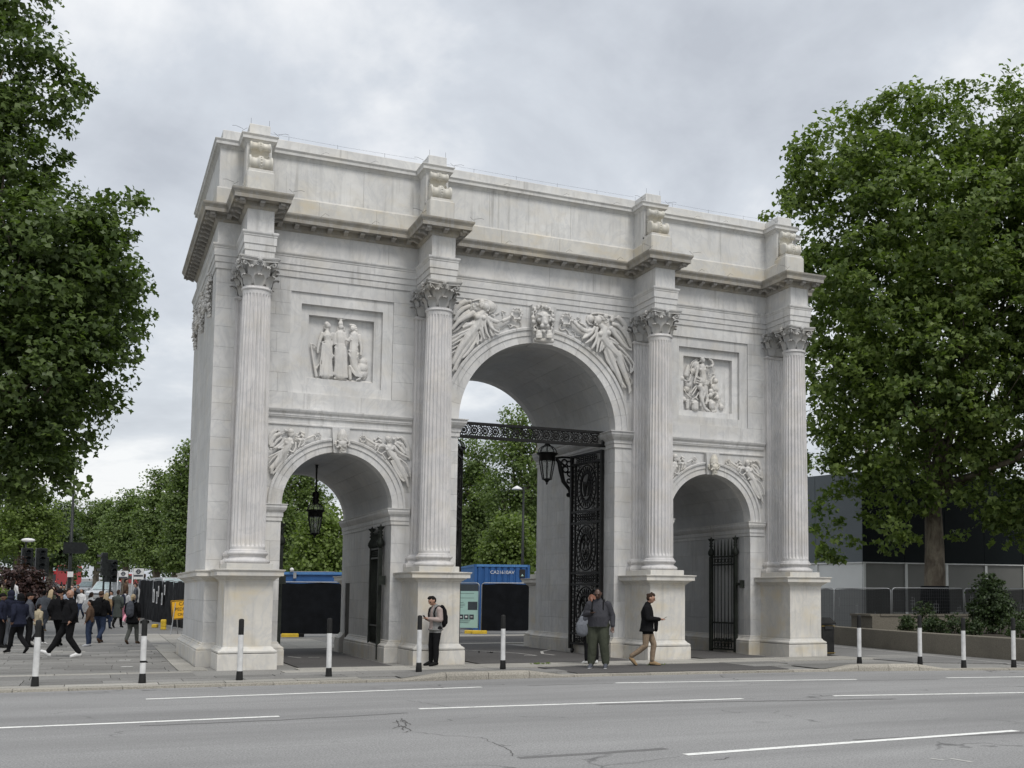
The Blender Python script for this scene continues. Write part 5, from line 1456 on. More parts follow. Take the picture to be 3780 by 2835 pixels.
def person(label, loc, rotz, H=1.75, pose=STAND, top='c_black', pants='c_black', shoes='rubber', skin='skin_tan', hair='hair_black', style='short',
           coat=0., bulk=1., belly=0., bow=0., open_top=None, legs=1.08, sole=None, hood=None, fine=False, sleeve=None, turn=0., group='people walking on the left-hand plaza', voxel=None, skirt=None):
    s = H / 1.75; tp = []
    def T(tagn, *pts): tp.append((tagn, pts))
    p = pose; lean = bow * .05
    # trousers
    hz = .93
    T('pants', (0, 0, hz, .165 * legs + belly * .03, .125 + belly * .04), (0, 0, hz + .10, .158 + belly * .05, .122 + belly * .06))
    for k, sx in (('L', -1), ('R', 1)):
        kn, an = p['kne' + k], p['ank' + k]
        T('pants', (sx * .088, 0, hz - .02, .098 * legs), ((sx * .088 + kn[0]) / 2, kn[1] / 2, (hz + kn[2]) / 2, .088 * legs), (*kn, .072 * legs))
        T('pants', (*kn, .071 * legs), ((kn[0] + an[0]) / 2, (kn[1] + an[1]) / 2 - .01, (kn[2] + an[2]) / 2, .066 * legs), (an[0], an[1], an[2] + .04, .056 * legs))
        d = Vector((an[0] - kn[0], an[1] - kn[1], an[2] - kn[2])).normalized()
        f = Vector((0, 1, 0)) - d * d.y
        f = f.normalized() if f.length > .2 else Vector((0, 1, 0))
        if an[2] < .11: f = Vector((.08 * sx, 1, -.12)).normalized()
        a0 = Vector(an)
        heel = a0 + Vector((0, 0, -.035)) - f * .04; toe = a0 + f * .185 + Vector((0, 0, -.045 if an[2] < .11 else -.03))
        T('shoes', (*heel, .043), (*(a0 + f * .06 + Vector((0, 0, -.02))), .050), (*toe, .036))
        if sole: T('sole', (*(heel + Vector((0, 0, -.022))), .036, .03), (*(toe + Vector((0, 0, -.016))), .036, .026))
    # top
    b = bulk
    T('top', (0, 0, .90, .178 * b + belly * .05, .135 * b + belly * .06), (0, .01 + belly * .03, 1.10, .165 * b + belly * .05, .122 * b + belly * .08), (0, .0, 1.28, .190 * b, .130 * b + belly * .03), (0, -.010 + lean, 1.38, .165 * b, .105 * b), (0, -.012 + lean, 1.43, .115 * b, .085 * b), (0, -.015 + lean, 1.475, .07, .066))
    if coat:
        T('top', (0, 0, .95 - coat, .205 * b, .17 * b), (0, 0, .95 - coat * .5, .19 * b, .15 * b), (0, 0, .97, .175 * b, .135 * b))
    if skirt: T('pants', (0, 0, .9, .17, .13), (0, 0, .9 - skirt, .22, .19))
    sl = sleeve or 'top'
    for k, sx in (('L', -1), ('R', 1)):
        el, ha = Vector(p['elb' + k]), Vector(p['han' + k]); sh = Vector((sx * .172 * min(b, 1.15), -.01 + lean, 1.375))
        T(sl, (*(sh + Vector((-sx * .05, 0, .035))), .052 * b), (*sh, .070 * b), (*((sh + el) / 2), .064 * b), (*el, .056 * b))
        w = el + (ha - el) * .86
        T(sl, (*el, .056 * b), (*w, .042 * b))
        d = (ha - el).normalized(); up = Vector((0, 0, 1)); side = d.cross(up)
        side = side.normalized() if side.length > .2 else Vector((1, 0, 0)); side *= sx * 1.0
        nrm_ = side.cross(d).normalized()
        c0 = ha + d * .02
        T('skin', (*w, .028), (*c0, .036, .022), (*(ha + d * .05), .034, .020))
        curl = Vector((-sx, 0, 0)) * .35 if abs(d.z) < .6 else Vector((0, .25, 0))
        if fine:
            for j, (o, ln) in enumerate(((-.026, .060), (-.009, .072), (.009, .068), (.026, .052))):
                r0 = ha + d * .065 + side * o; r1 = r0 + d * ln * .55 + curl * ln * .25; r2 = r1 + d * ln * .3 + curl * ln * .7
                T('skin', (*r0, .0095), (*r1, .009), (*r2, .008))
            t0 = ha + d * .02 - side * .032; T('skin', (*t0, .012), (*(t0 + d * .035 - side * .022), .0105), (*(t0 + d * .065 - side * .018), .009))
        else: T('skin', (*(ha + d * .06), .028, .018), (*(ha + d * .10 + curl * .05), .018, .014))
    # neck and head (bowed by `bow`, turned by `turn`)
    hc = Vector((0, .0, 1.46)); Rm = Matrix.Rotation(turn, 3, 'Z') @ Matrix.Rotation(-bow * .75, 3, 'X')
    def hp(x, y, z): v = hc + Vector((0, lean + bow * .03, 0)) + Rm @ Vector((x, y, z)); return tuple(v)
    T('skin', (0, -.01 + lean, 1.43, .058), (*hp(0, -.005, .08), .052))
    T('skin', (*hp(0, .012, .165), .074, .092, .108)); T('skin', (*hp(0, .035, .105), .056, .060, .055)); T('skin', (*hp(0, .06, .078), .030, .026, .026))
    T('skin', (*hp(0, .098, .165), .014), (*hp(0, .116, .138), .017))
    for sx in (-1, 1):
        T('skin', (*hp(sx * .076, -.005, .15), .014, .022, .034))
        if fine: T('dark', (*hp(sx * .031, .088, .170), .011, .007, .006)); T('skin', (*hp(sx * .012, .098, .19), .010), (*hp(sx * .045, .086, .192), .009))
    if fine: T('lip', (*hp(-.02, .092, .098), .008), (*hp(.02, .092, .098), .008))
    if hood:
        T(hood, (*hp(0, -.03, .17), .105, .115, .125)); T(hood, (*hp(0, -.03, .04), .12, .11, .08))
    mb = MB()
    for tg, pts in tp: stroke_mesh(mb, [tuple(np.array(q[:3])) + tuple(q[3:]) for q in pts], 10 if tg != 'top' else 16, tg == 'top' and len(pts) > 2)
    mb.v = [(x * s, y * s, z * s) for x, y, z in mb.v]
    me = remesh(mb, voxel or (.0125 if fine else .023), 2, 'body')
    names = ['skin', 'top', 'pants', 'shoes', 'sole', 'dark', 'lip', 'inner']
    mm = {'skin': skin, 'top': top, 'pants': pants, 'shoes': shoes, 'sole': sole or shoes, 'dark': 'hair_black', 'lip': skin, 'inner': open_top or top}
    if sl not in mm: mm[sl] = sl; names.append(sl)
    if hood and hood not in mm: mm[hood] = hood; names.append(hood)
    for n_ in names: me.materials.append(MAT[mm[n_]])
    C = np.empty(len(me.polygons) * 3); me.polygons.foreach_get('center', C); C = C.reshape(-1, 3) / s
    best = np.full(len(C), 9.); idx = np.zeros(len(C), int)
    for tg, pts in tp:
        gi = names.index(tg)
        for q0, q1 in zip(pts, pts[1:] if len(pts) > 1 else pts):
            f = lambda q: (q[3] + (q[4] if len(q) > 4 else q[3])) / 2 if len(q) < 6 else min(q[3:6])
            d = capdist(C, np.array(q0[:3], float), np.array(q1[:3], float), f(q0), f(q1))
            if tg in ('sole', 'lip'): d -= .006
            if tg == 'dark': d -= .002
            m = d < best; best[m] = d[m]; idx[m] = gi
    hem = .895 - coat
    m = (idx == names.index('top')) & (C[:, 2] < hem) & (abs(C[:, 0]) < .215); idx[m] = names.index('pants')
    if open_top:      # an open jacket shows the garment under it on the chest
        m = (idx == names.index('top')) & (abs(C[:, 0]) < .055 + .05 * (1.2 - C[:, 2])) & (C[:, 1] > .04) & (C[:, 2] > .9)
        idx[m] = names.index('inner')
    me.polygons.foreach_set('material_index', idx.astype(np.int32))
    o = link('person', me, None, None, loc, (0, 0, rotz)); tag(o, label, 'person', group)
    # hair
    hm = MB()
    if style in ('short', 'crop', 'long', 'bun', 'wild'):
        g = .6 if style == 'crop' else 1.
        stroke_mesh(hm, [(*hp(0, -.016, .188), .079, .089, .090 if g == 1 else .087)]); stroke_mesh(hm, [(*hp(0, -.045, .15), .077, .062, .085)])
        if style in ('short', 'wild'): stroke_mesh(hm, [(*hp(-.035, .060, .250), .026), (*hp(.035, .060, .250), .026)]); stroke_mesh(hm, [(*hp(0, .01, .262), .055, .06, .03)])
        if style == 'wild': stroke_mesh(hm, [(*hp(-.02, -.01, .275), .03), (*hp(.03, -.03, .292), .018)]); stroke_mesh(hm, [(*hp(0, -.09, .22), .03), (*hp(.01, -.115, .20), .02)])
        if style == 'long':
            for x in (-.06, -.02, .02, .06): stroke_mesh(hm, [(*hp(x, -.06, .18), .05), (x * 1.3, -.12, 1.48, .045), (x * 1.5, -.15, 1.32, .035), (x * 1.5, -.15, 1.20, .018)])
        if style == 'bun': stroke_mesh(hm, [(*hp(0, -.11, .17), .05)]); stroke_mesh(hm, [(*hp(0, -.12, .12), .03), (*hp(0, -.13, .04), .025)])
    if style in ('beanie', 'cap'):
        stroke_mesh(hm, [(*hp(0, -.012, .215), .088, .104, .085)]); stroke_mesh(hm, [(*hp(0, -.01, .19), .09, .106, .04)])
        if style == 'cap': stroke_mesh(hm, [(*hp(0, .11, .205), .06, .06, .012)])
    if hm.v:
        hm.v = [(x * s, y * s, z * s) for x, y, z in hm.v]
        ho = link('hair' if style not in ('beanie', 'cap') else 'hat', remesh(hm, .012 if fine else .02, 2, 'hair'), hair, o)
    o['_'] = 0; del o['_']
    return o, (lambda x, y, z: Matrix.Translation(loc) @ Matrix.Rotation(rotz, 4, 'Z') @ Vector((x * s, y * s, z * s))), hp, s


def phone(label, pr, p, tilt=.9):
    o, W_, hp, s = pr; q = W_(*p); mb = MB(); mb.bbox(-.036, .036, -.075, .075, -.0045, .0045, .003)
    b = mb.build('phone', 'phone_black', None, tuple(q), (tilt, 0, o.rotation_euler.z), label, 'phone', 'phones held by people')
    return b


def backpack(label, pr, mat='c_black', sc=1., group='backpacks worn by people', straps=True, dy=-.20, front_pocket=True):
    o, W_, hp, s = pr; q = W_(0, dy, 1.0)
    t = thing('backpack', label, 'backpack', tuple(q), o.rotation_euler.z, group)
    mb = MB(); stroke_mesh(mb, [(0, 0, .02, .13, .085), (0, -.01, .18, .145, .095), (0, 0, .36, .125, .08), (0, .02, .44, .08, .05)], 12); mb.v = [(x * sc, y * sc, z * sc) for x, y, z in mb.v]
    link('bag', remesh(mb, .016, 2, 'bag'), mat, t)
    if front_pocket:
        mb = MB(); stroke_mesh(mb, [(0, -.085, .06, .09, .035), (0, -.09, .20, .085, .035)], 10); mb.v = [(x * sc, y * sc, z * sc) for x, y, z in mb.v]; link('pocket', remesh(mb, .014, 2, 'pocket'), mat, t)
    if straps:
        for sx in (-1, 1):
            mb = MB(); pts = [(sx * .10, -dy * .25, .43), (sx * .115, -dy - .0, .475), (sx * .12, -dy + .10, .42), (sx * .12, -dy + .145, .28), (sx * .14, -dy + .11, .16), (sx * .17, -dy - .02, .06)]
            mb.tube([(x * s, y * s, z * s) for x, y, z in pts], .017, 6); mb.build('strap', mat, t, fix=False)
    return t


# --- the four in front of the arch
gx = at_y(-2.12, 1606, 2440)
A_ = person('man in grey padded gilet over pink-beige jumper looking down at a phone', (gx[0], -2.12, .01), head_to(.75, -.75), 1.74,
            dict(PHONE2, kneL=(-.10, .05, .50), ankL=(-.12, .06, .085), kneR=(.12, .04, .50), ankR=(.15, .02, .085), hanL=(-.035, .27, 1.16), hanR=(.045, .27, 1.17)), 'c_vest', 'c_black', 'rubber', 'skin_tan', 'hair_black', 'short', .08, 1.08, 0, .62, 'c_pinkbeige', sleeve='c_pinkbeige', fine=True, group='people in front of the arch')
phone('phone in both hands of the man in the grey gilet', A_, (0, .325, 1.185))
backpack('black backpack on the man in the grey gilet', A_, 'c_black', 1.0)
gy = at_z(-.0, 1292 * D2S, 1443 * D2S)
B_ = person('heavily built man in charcoal quarter-zip sweater and olive cargo trousers facing the road', (gy[0], gy[1], -.005), head_to(1., -.12), 1.97,
            dict(STAND, kneL=(-.13, .03, .50), ankL=(-.165, 0, .085), kneR=(.12, .03, .50), ankR=(.15, .02, .085), elbR=(.285, .0, 1.15), hanR=(.11, .27, 1.19), elbL=(-.30, -.02, 1.12), hanL=(-.325, .07, .875)), 'c_charcoal', 'c_olive', 'c_slate', 'skin_dark', 'hair_black', 'crop', 0., 1.20, .55, .55, legs=1.48, sole='white_plastic', fine=True, group='people in front of the arch')
phone('phone held at chest height by the man in the charcoal sweater', B_, (.09, .335, 1.215))
backpack('backpack with thin black straps on the man in the charcoal sweater', B_, 'c_black', .9, dy=-.24)
mb = MB()
for sx in (-1, 1): mb.bbox(sx * .20 - .02, sx * .20 + .02 , .02, .14, .60, .78, .008)
mb2 = MB(); mb2.v = []; 
for sx in (-1, 1):
    m3 = MB(); m3.bbox(-.012, .012, -.075, .075, -.10, .10, .006); m3.build('cargo_pocket', 'c_olive', B_[0], (sx * .262, .03, .70), (0, sx * .06, 0))
wz = at_z(0, 1268 * D2S, 1436 * D2S)
C_ = person('woman with windblown auburn hair standing behind the man in the charcoal sweater', (wz[0] + .24, wz[1] + .22, 0), head_to(-.75, -.6), 1.80,
            dict(STAND, kneL=(-.10, .08, .50), ankL=(-.12, .05, .085)), 'c_slate', 'c_black', 'white_plastic', 'skin_pale', 'hair_red', 'long', .05, 1.05, 0, .3, legs=1.25, group='people in front of the arch')
t = thing('shoulder_bag', 'blue-grey shoulder bag at the hip of the auburn-haired woman', 'bag', tuple(C_[1](-.30, .02, .80)), 0)
mb = MB(); stroke_mesh(mb, [(0, 0, 0, .17, .09), (.02, 0, .18, .20, .10), (.02, 0, .32, .12, .06)], 12); link('bag', remesh(mb, .02, 2, 'bag'), 'c_grey', t)
mb = MB(); mb.tube([(-.1, 0, .30), (.05, .04, .52), (.22, .02, .68)], .016, 6); mb.build('strap', 'c_grey', t, fix=False)
bz = at_z(0, 1397 * D2S, 1438 * D2S)
D_ = person('man in black jacket and khaki trousers walking right with a phone in both hands', (bz[0], bz[1], 0), head_to(.12, 1.), 1.84,
            dict(kneL=(-.09, .16, .50), ankL=(-.085, .12, .085), kneR=(.09, -.02, .48), ankR=(.09, -.36, .19), elbL=(-.25, .06, 1.12), hanL=(-.05, .33, 1.10), elbR=(.25, .05, 1.12), hanR=(.05, .34, 1.11)), 'c_black', 'c_khaki', 'c_tan', 'skin_tan', 'hair_brown', 'wild', .14, 1.12, .2, .45, legs=1.0, sole='rubber', fine=True, group='people in front of the arch')
phone('phone in the hands of the walking man in khaki trousers', D_, (.0, .42, 1.13), .5)
mb = MB(); stroke_mesh(mb, [(0, 0, 0, .09, .05), (0, 0, .22, .10, .06)], 10)
t = thing('messenger_bag', 'black bag hanging in front of the man in khaki trousers', 'bag', tuple(D_[1](-.18, .20, .86)), D_[0].rotation_euler.z); link('bag', remesh(mb, .018, 2, 'bag'), 'c_black', t)
# --- the bald man striding across the plaza
E_ = person('bald man with dark glasses and white trainers striding left in black clothes', (-11.60, 5.0, .004), head_to(.55, -.85), 1.84,
            dict(kneL=(-.10, .02, .50), ankL=(-.10, -.22, .10), kneR=(.10, .24, .54), ankR=(.10, .46, .12), elbR=(.24, .14, 1.22), hanR=(.06, .22, 1.50), elbL=(-.28, -.08, 1.16), hanL=(-.27, .03, .94)), 'c_black', 'c_black', 'white_plastic', 'skin_tan', 'hair_black', 'bald', .06, 1.25, .4, .1, legs=1.18, sole='white_plastic', fine=True, turn=-.35)
hp = E_[2]; mb = MB()
for sx in (-1, 1): mb.ball(hp(sx * .034, .092, .172), (.030, .018, .018), 10, 6); mb.bar(hp(sx * .06, .085, .175), hp(sx * .08, -.01, .175), .008)
mb.bar(hp(-.02, .105, .175), hp(.02, .105, .175), .008); mb.v = [(x * E_[3], y * E_[3], z * E_[3]) for x, y, z in mb.v]
g_ = mb.build('sunglasses', 'phone_black', None, E_[0].location, (0, 0, E_[0].rotation_euler.z), 'wraparound dark glasses on the striding bald man', 'glasses', fix=False)


# --- the crowd on the plaza; k = 700 / 1659 photo px per px of an enlargement starting at (0, 1900)
K5 = 700 / 1659.
def gpos(a, b, dep=None, head=None, H=1.7):
    """ground point under an enlargement pixel; far people whose feet are hidden are placed by their depth"""
    if dep is None: return at_z(.004, a * K5, 1900 + b * K5)
    q = at_d(dep, a * K5, 1900 + b * K5); return np.array([q[0], q[1], .004])


away = head_to(-1., 0.)
CR = [
    ('tall person in black beanie and long black clothes walking away', gpos(505, 1152), away, 1.86, WALK, 'c_black', 'c_black', 'rubber', 'skin_tan', 'c_black', 'beanie', dict(coat=.15, bulk=1.25, legs=1.2)),
    ('person in navy parka and black trousers walking left with a dark hood up', gpos(152, 1212), head_to(-.4, -.9), 1.72, WALK, 'c_navy', 'c_black', 'rubber', 'skin_brown', 'hair_black', 'short', dict(coat=.12, bulk=1.15, hood='c_black')),
    ('person in hooded navy top and pale grey joggers at the left edge', gpos(68, 1158), head_to(-.3, -1), 1.83, STAND, 'c_navy', 'c_grey', 'rubber', 'skin_brown', 'hair_black', 'none', dict(bulk=1.15, hood='c_navy', legs=1.15)),
    ('person in dark jacket and cap standing beside the child in beige', gpos(240, 1160), head_to(-.6, .7), 1.74, STAND, 'c_slate', 'c_black', 'rubber', 'skin_tan', 'hair_black', 'cap', dict(bulk=1.15)),
    ('child in beige anorak and black leggings among the crowd', gpos(325, 1135), head_to(-.8, .4), 1.36, WALK2, 'c_beige', 'c_black', 'white_plastic', 'skin_tan', 'hair_black', 'short', dict(bulk=1.2, coat=.1)),
    ('man in blue-grey sweater and dark trousers running away', gpos(375, 1035), away, 1.78, WALK, 'c_grey', 'c_slate', 'c_tan', 'skin_tan', 'hair_black', 'short', dict(bulk=1.1)),
    ('woman with long blonde hair in olive coat walking away', gpos(438, 980), away, 1.72, WALK2, 'c_olive', 'c_black', 'white_plastic', 'skin_pale', 'hair_blonde', 'long', dict(coat=.25)),
    ('person in black cut off by the left edge of the view', gpos(2, 1165), head_to(-.3, .9), 1.72, STAND, 'c_navy', 'c_black', 'rubber', 'skin_brown', 'hair_black', 'cap', dict(bulk=1.1)),
    ('woman with bobbed black hair in dark jacket, jeans and pale trainers', gpos(775, 1152), head_to(.2, -1), 1.52, STAND, 'c_brown', 'c_denim', 'c_lightgrey', 'skin_tan', 'hair_black', 'short', dict(bulk=1.1, legs=1.1)),
    ('man in black hooded jacket, dark jeans and brown boots walking away', gpos(868, 1122), away, 1.80, WALK, 'c_black', 'c_denim', 'c_brown', 'skin_tan', 'c_brown', 'beanie', dict(bulk=1.25, legs=1.1)),
    ('woman in long grey-green trench coat walking away', gpos(1022, 1008), away, 1.78, WALK2, 'c_coat', 'c_black', 'rubber', 'skin_pale', 'hair_brown', 'short', dict(coat=.48, bulk=1.08)),
    ('woman with blonde hair tied back in black coat and grey trousers walking away', gpos(1150, 1132), away, 1.72, WALK2, 'c_black', 'c_greygreen', 'c_brown', 'skin_pale', 'hair_blonde', 'bun', dict(coat=.22, bulk=1.12)),
    ('man in pale grey hoodie with pink trousers walking away', gpos(1082, 985), away, 1.76, WALK, 'c_lightgrey', 'c_pink', 'white_plastic', 'skin_tan', 'hair_brown', 'short', dict(bulk=1.1)),
    ('man in white hooded top walking away behind the bald man', gpos(800, 700, 47), away, 1.76, WALK, 'c_white', 'c_slate', 'rubber', 'skin_tan', 'hair_brown', 'short', dict(bulk=1.15, hood=None)),
    ('woman with pale brown hair in brown coat right of the black backpack', gpos(935, 760, 52), away, 1.68, WALK2, 'c_tan', 'c_denim', 'rubber', 'skin_pale', 'hair_blonde', 'long', dict(coat=.2)),
    ('girl in cream jacket standing on the raised bed by the purple bush', gpos(48, 600, 62), head_to(.2, 1), 1.66, STAND, 'c_beige', 'c_denim', 'rubber', 'skin_tan', 'hair_black', 'short', dict(z=.55)),
    ('girl in white jacket with long dark hair by the purple bush', gpos(128, 610, 60), head_to(-.9, .3), 1.64, STAND, 'c_white', 'c_paleblue', 'white_plastic', 'skin_tan', 'hair_black', 'long', dict(z=.5)),
    ('man with short brown hair in pale blue shirt seen from behind', gpos(600, 700, 56), away, 1.80, STAND, 'c_paleblue', 'c_slate', 'rubber', 'skin_pale', 'hair_brown', 'crop', dict()),
    ('man in sunglasses and dark shirt coming toward the camera', gpos(655, 690, 66), head_to(1, 0), 1.74, WALK, 'c_black', 'c_denim', 'rubber', 'skin_tan', 'hair_black', 'short', dict()),
    ('woman in white top with a dark shoulder strap coming toward the camera', gpos(712, 690, 64), head_to(1, .1), 1.66, WALK2, 'c_white', 'c_denim', 'rubber', 'skin_tan', 'hair_brown', 'long', dict()),
    ('dark-haired man in black with pale collar coming toward the camera', gpos(535, 660, 70), head_to(1, 0), 1.80, WALK2, 'c_black', 'c_slate', 'rubber', 'skin_tan', 'hair_black', 'short', dict()),
    ('man in glasses and olive shirt coming toward the camera', gpos(562, 655, 72), head_to(1, 0), 1.78, STAND, 'c_olive', 'c_slate', 'rubber', 'skin_tan', 'hair_black', 'short', dict()),
    ('man in pale pink shirt coming toward the camera', gpos(630, 660, 74), head_to(1, 0), 1.78, WALK, 'c_pinkbeige', 'c_slate', 'rubber', 'skin_pale', 'hair_brown', 'short', dict()),
    ('pale-haired woman in pink top in the far crowd', gpos(465, 680, 68), head_to(1, .2), 1.70, STAND, 'c_pink', 'c_slate', 'rubber', 'skin_pale', 'hair_blonde', 'long', dict()),
    ('man in dark shirt beside the front of the silver car', gpos(683, 650, 76), head_to(1, 0), 1.76, STAND, 'c_slate', 'c_slate', 'rubber', 'skin_tan', 'hair_black', 'short', dict()),
    ('person in striped pale top beside the bus stop pole', gpos(975, 720, 60), head_to(.8, -.5), 1.62, STAND, 'c_lightgrey', 'c_denim', 'rubber', 'skin_tan', 'hair_black', 'short', dict()),
    ('person in grey-brown hooded jacket beyond the black fence', gpos(1100, 640, 66), head_to(-.4, .8), 1.80, STAND, 'c_brown', 'c_slate', 'rubber', 'skin_tan', 'hair_black', 'short', dict(z=.45, hood=None, bulk=1.15)),
    ('brown-haired person in dark coat just left of the black fence', gpos(1190, 640, 64), head_to(.2, -1), 1.72, STAND, 'c_slate', 'c_slate', 'rubber', 'skin_pale', 'hair_brown', 'short', dict(z=.3)),
    ('person in navy jacket rising above the black fence', gpos(1262, 600, 68), away, 1.80, STAND, 'c_slate', 'c_slate', 'rubber', 'skin_tan', 'hair_brown', 'short', dict(z=.75, bulk=1.25)),
]
PEO = []
for lab, g3, rz_, H_, ps, tp_, pn, sh_, sk, hr, sty, kw in CR:
    kw = dict(kw); z_ = kw.pop('z', .004)
    dd = float((g3 - CPOS) @ AX_F); z_ = z_ + gz(g3[1])
    PEO.append(person(lab, (g3[0], g3[1], z_), rz_, H_, ps, tp_, pn, sh_, sk, hr, sty, voxel=.022 if dd < 45 else .032, **kw))
backpack('large black rucksack on the man in brown boots', PEO[9], 'c_black', 1.12, dy=-.23)
backpack('dark grey school backpack with a round badge on the woman in black coat', PEO[11], 'c_slate', 1.0, dy=-.22)
backpack('dark backpack on the man in pale grey hoodie', PEO[12], 'c_navy', 1.0, dy=-.21)
t = thing('handbag', 'brown leather handbag on the shoulder of the woman in trench coat', 'handbag', tuple(PEO[10][1](-.24, -.08, 1.02)), away)
mb = MB(); stroke_mesh(mb, [(-.02, 0, 0, .06, .12), (0, 0, .16, .05, .10)], 10); link('bag', remesh(mb, .018, 2, 'bag'), 'c_brown', t)
mb = MB(); mb.tube([(0, -.09, .16), (.03, -.03, .40), (.03, .05, .40), (0, .09, .16)], .011, 6); mb.build('strap', 'c_brown', t, fix=False)
# raised bed the girls stand on, and a step behind the black fence
# ------------------------------------------------------------------ street furniture and site works
def text_mesh(body, size, name='lettering', extrude=.002):
    cu = bpy.data.curves.new(name, 'FONT'); cu.body = body; cu.size = size; cu.extrude = extrude; cu.align_x = 'CENTER'; cu.align_y = 'CENTER'; cu.resolution_u = 3
    o = bpy.data.objects.new(name, cu); col.objects.link(o)
    dg = bpy.context.evaluated_depsgraph_get(); dg.update()
    me = bpy.data.meshes.new_from_object(o.evaluated_get(dg), depsgraph=dg); bpy.data.objects.remove(o); bpy.data.curves.remove(cu); return me


# bollards
def bollard0():
    t = thing('bollard', None, 'bollard')
    mb = MB(); mb.lathe([(.07, -.02), (.07, .02), (.060, .17), (.055, .19)], 16); mb.build('black_base', 'bollard_black', t, fix=False)
    mb = MB(); mb.lathe([(.055, .19), (.053, .92)], 16, cap=False); mb.build('white_shaft', 'bollard_white', t, fix=False)
    mb = MB(); mb.lathe([(.053, .92), (.052, 1.21), (.045, 1.235), (.02, 1.245), (0, 1.246)], 16, cap=False); mb.build('black_cap', 'bollard_black', t, fix=False)
    return t


BO = [(75, 1483, 0, 'bollard nearest the left edge, in front of the crowd', .010), (307, 1476, 0, 'taped and scuffed bollard between the crowd and the leftmost pedestal', 0), (517, 1470, 0, 'bollard in front of the leftmost pedestal of the arch', .022), (710, 1462, 0, 'bollard before the leftmost opening of the arch', .012),
      (891, 1446, .05, 'bollard on the raised kerb just left of the man in the grey gilet', 0), (1070, 1440, .05, 'bollard on the raised kerb in front of the main opening', .008), (1838, 1432, .05, 'bollard on the raised kerb beside the litter bin', 0), (1967, 1431, .05, 'bollard on the raised kerb left of the tree trunk', .004), (2082, 1442, 0, 'bollard second from the right edge, before the round bush', 0), (2190, 1441, 0, 'bollard nearest the right edge', .006)]
b0 = bollard0()
for i, (a, b, z, lab, ln) in enumerate(BO):
    q = at_z(z, a * D2S, b * D2S)
    if z: # stands on the ramped paving behind the raised kerb
        q = q + (np.array([0, -.55, 0]) if i < 6 else np.array([-.1, -.5, 0]))
    o = b0 if i == 0 else copy_tree(b0)
    o.location = (q[0], q[1], z * .9); o.rotation_euler = (0, ln, i * .7); tag(o, lab, 'bollard', 'black and white bollards along the kerb')
    if i == 1:
        mb = MB(); mb.lathe([(.055, .40), (.058, .41), (.058, .43), (.055, .44)], 14, cap=False); mb.bar((.06, 0, .43), (.12, .02, .40), .02); mb.build('tape', 'rubber', o, fix=False)

# litter bin
q = at_z(0, 3076, 2420); q[1] = -1.35; q[0] = at_y(-1.35, 3076, 2420)[0]
t = thing('litter_bin', 'black litter bin tucked behind the rightmost pedestal', 'bin', (q[0] - .22, -1.15, .004), .1); t.scale = (.86, .86, .92)
mb = MB(); mb.bbox(-.30, .30, -.28, .28, .03, .98, .05); mb.build('body', 'bollard_black', t)
mb = MB(); mb.add([(-.33, -.31, .99), (.33, -.31, .99), (.33, .31, .99), (-.33, .31, .99), (-.33, -.31, 1.04), (.33, -.31, 1.04), (.33, .31, 1.04), (-.33, .31, 1.04), (-.2, -.14, 1.22), (.2, -.14, 1.22), (.2, .14, 1.22), (-.2, .14, 1.22)],
                 [(3, 2, 1, 0), (0, 1, 5, 4), (1, 2, 6, 5), (2, 3, 7, 6), (3, 0, 4, 7), (4, 5, 9, 8), (5, 6, 10, 9), (6, 7, 11, 10), (7, 4, 8, 11), (8, 9, 10, 11)]); mb.build('hood', 'bollard_black', t)
mb = MB(); mb.box(-.18, .18, -.318, -.300, .84, .95); mb.build('opening', 'sign_black', t)
mb = MB(); mb.box(-.305, .305, -.285, .285, .93, .955); mb.build('gold_band', simple('brass', (.35, .25, .08), .4, .6), t)
mb = MB(); mb.box(-.305, .305, -.285, .285, .06, .085); mb.build('gold_band', 'brass', t)
mb = MB(); mb.box(-.312, -.302, -.16, .16, .55, .80); mb.build('notice', 'board_teal', t)


# fence panels
def frame_tube(mb, L, H_, r=.02):
    R1 = .14; pts = [(0, 0, 0), (0, 0, H_ - R1)] + [(R1 - R1 * math.cos(a), 0, H_ - R1 + R1 * math.sin(a)) for a in np.linspace(.3, PI / 2, 4)] + [(L - R1 + R1 * math.sin(a), 0, H_ - R1 + R1 * math.cos(a)) for a in np.linspace(0, PI / 2 - .3, 4)] + [(L, 0, H_ - R1), (L, 0, 0)]
    mb.tube(pts, r, 6)


def cloth_sheet(L, H_, z0, seed, amp=.05, nx=26, nz=9, sag=.04):
    q = random.Random(seed); ph = [q.uniform(0, 6) for _ in range(6)]; vs = []; fs = []
    for k in range(nz + 1):
        for i in range(nx + 1):
            u = i / nx; w = k / nz; x = .02 + (L - .04) * u
            y = -.03 - amp * (.4 + .6 * (1 - w)) * (.5 * math.sin(u * 19 + ph[0] + w) + .35 * math.sin(u * 37 + ph[1] - 1.6 * w) + .25 * math.sin(w * 7 + u * 6 + ph[2]))
            z = z0 + (H_ - z0) * w - (sag * (.5 + .5 * math.sin(u * 9 + ph[3])) if k == nz else 0)
            vs.append((x, y, z))
    n = nx + 1
    for k in range(nz):
        for i in range(nx): fs.append((k * n + i, k * n + i + 1, (k + 1) * n + i + 1, (k + 1) * n + i))
    mb = MB(); mb.add(vs, fs, True); return mb


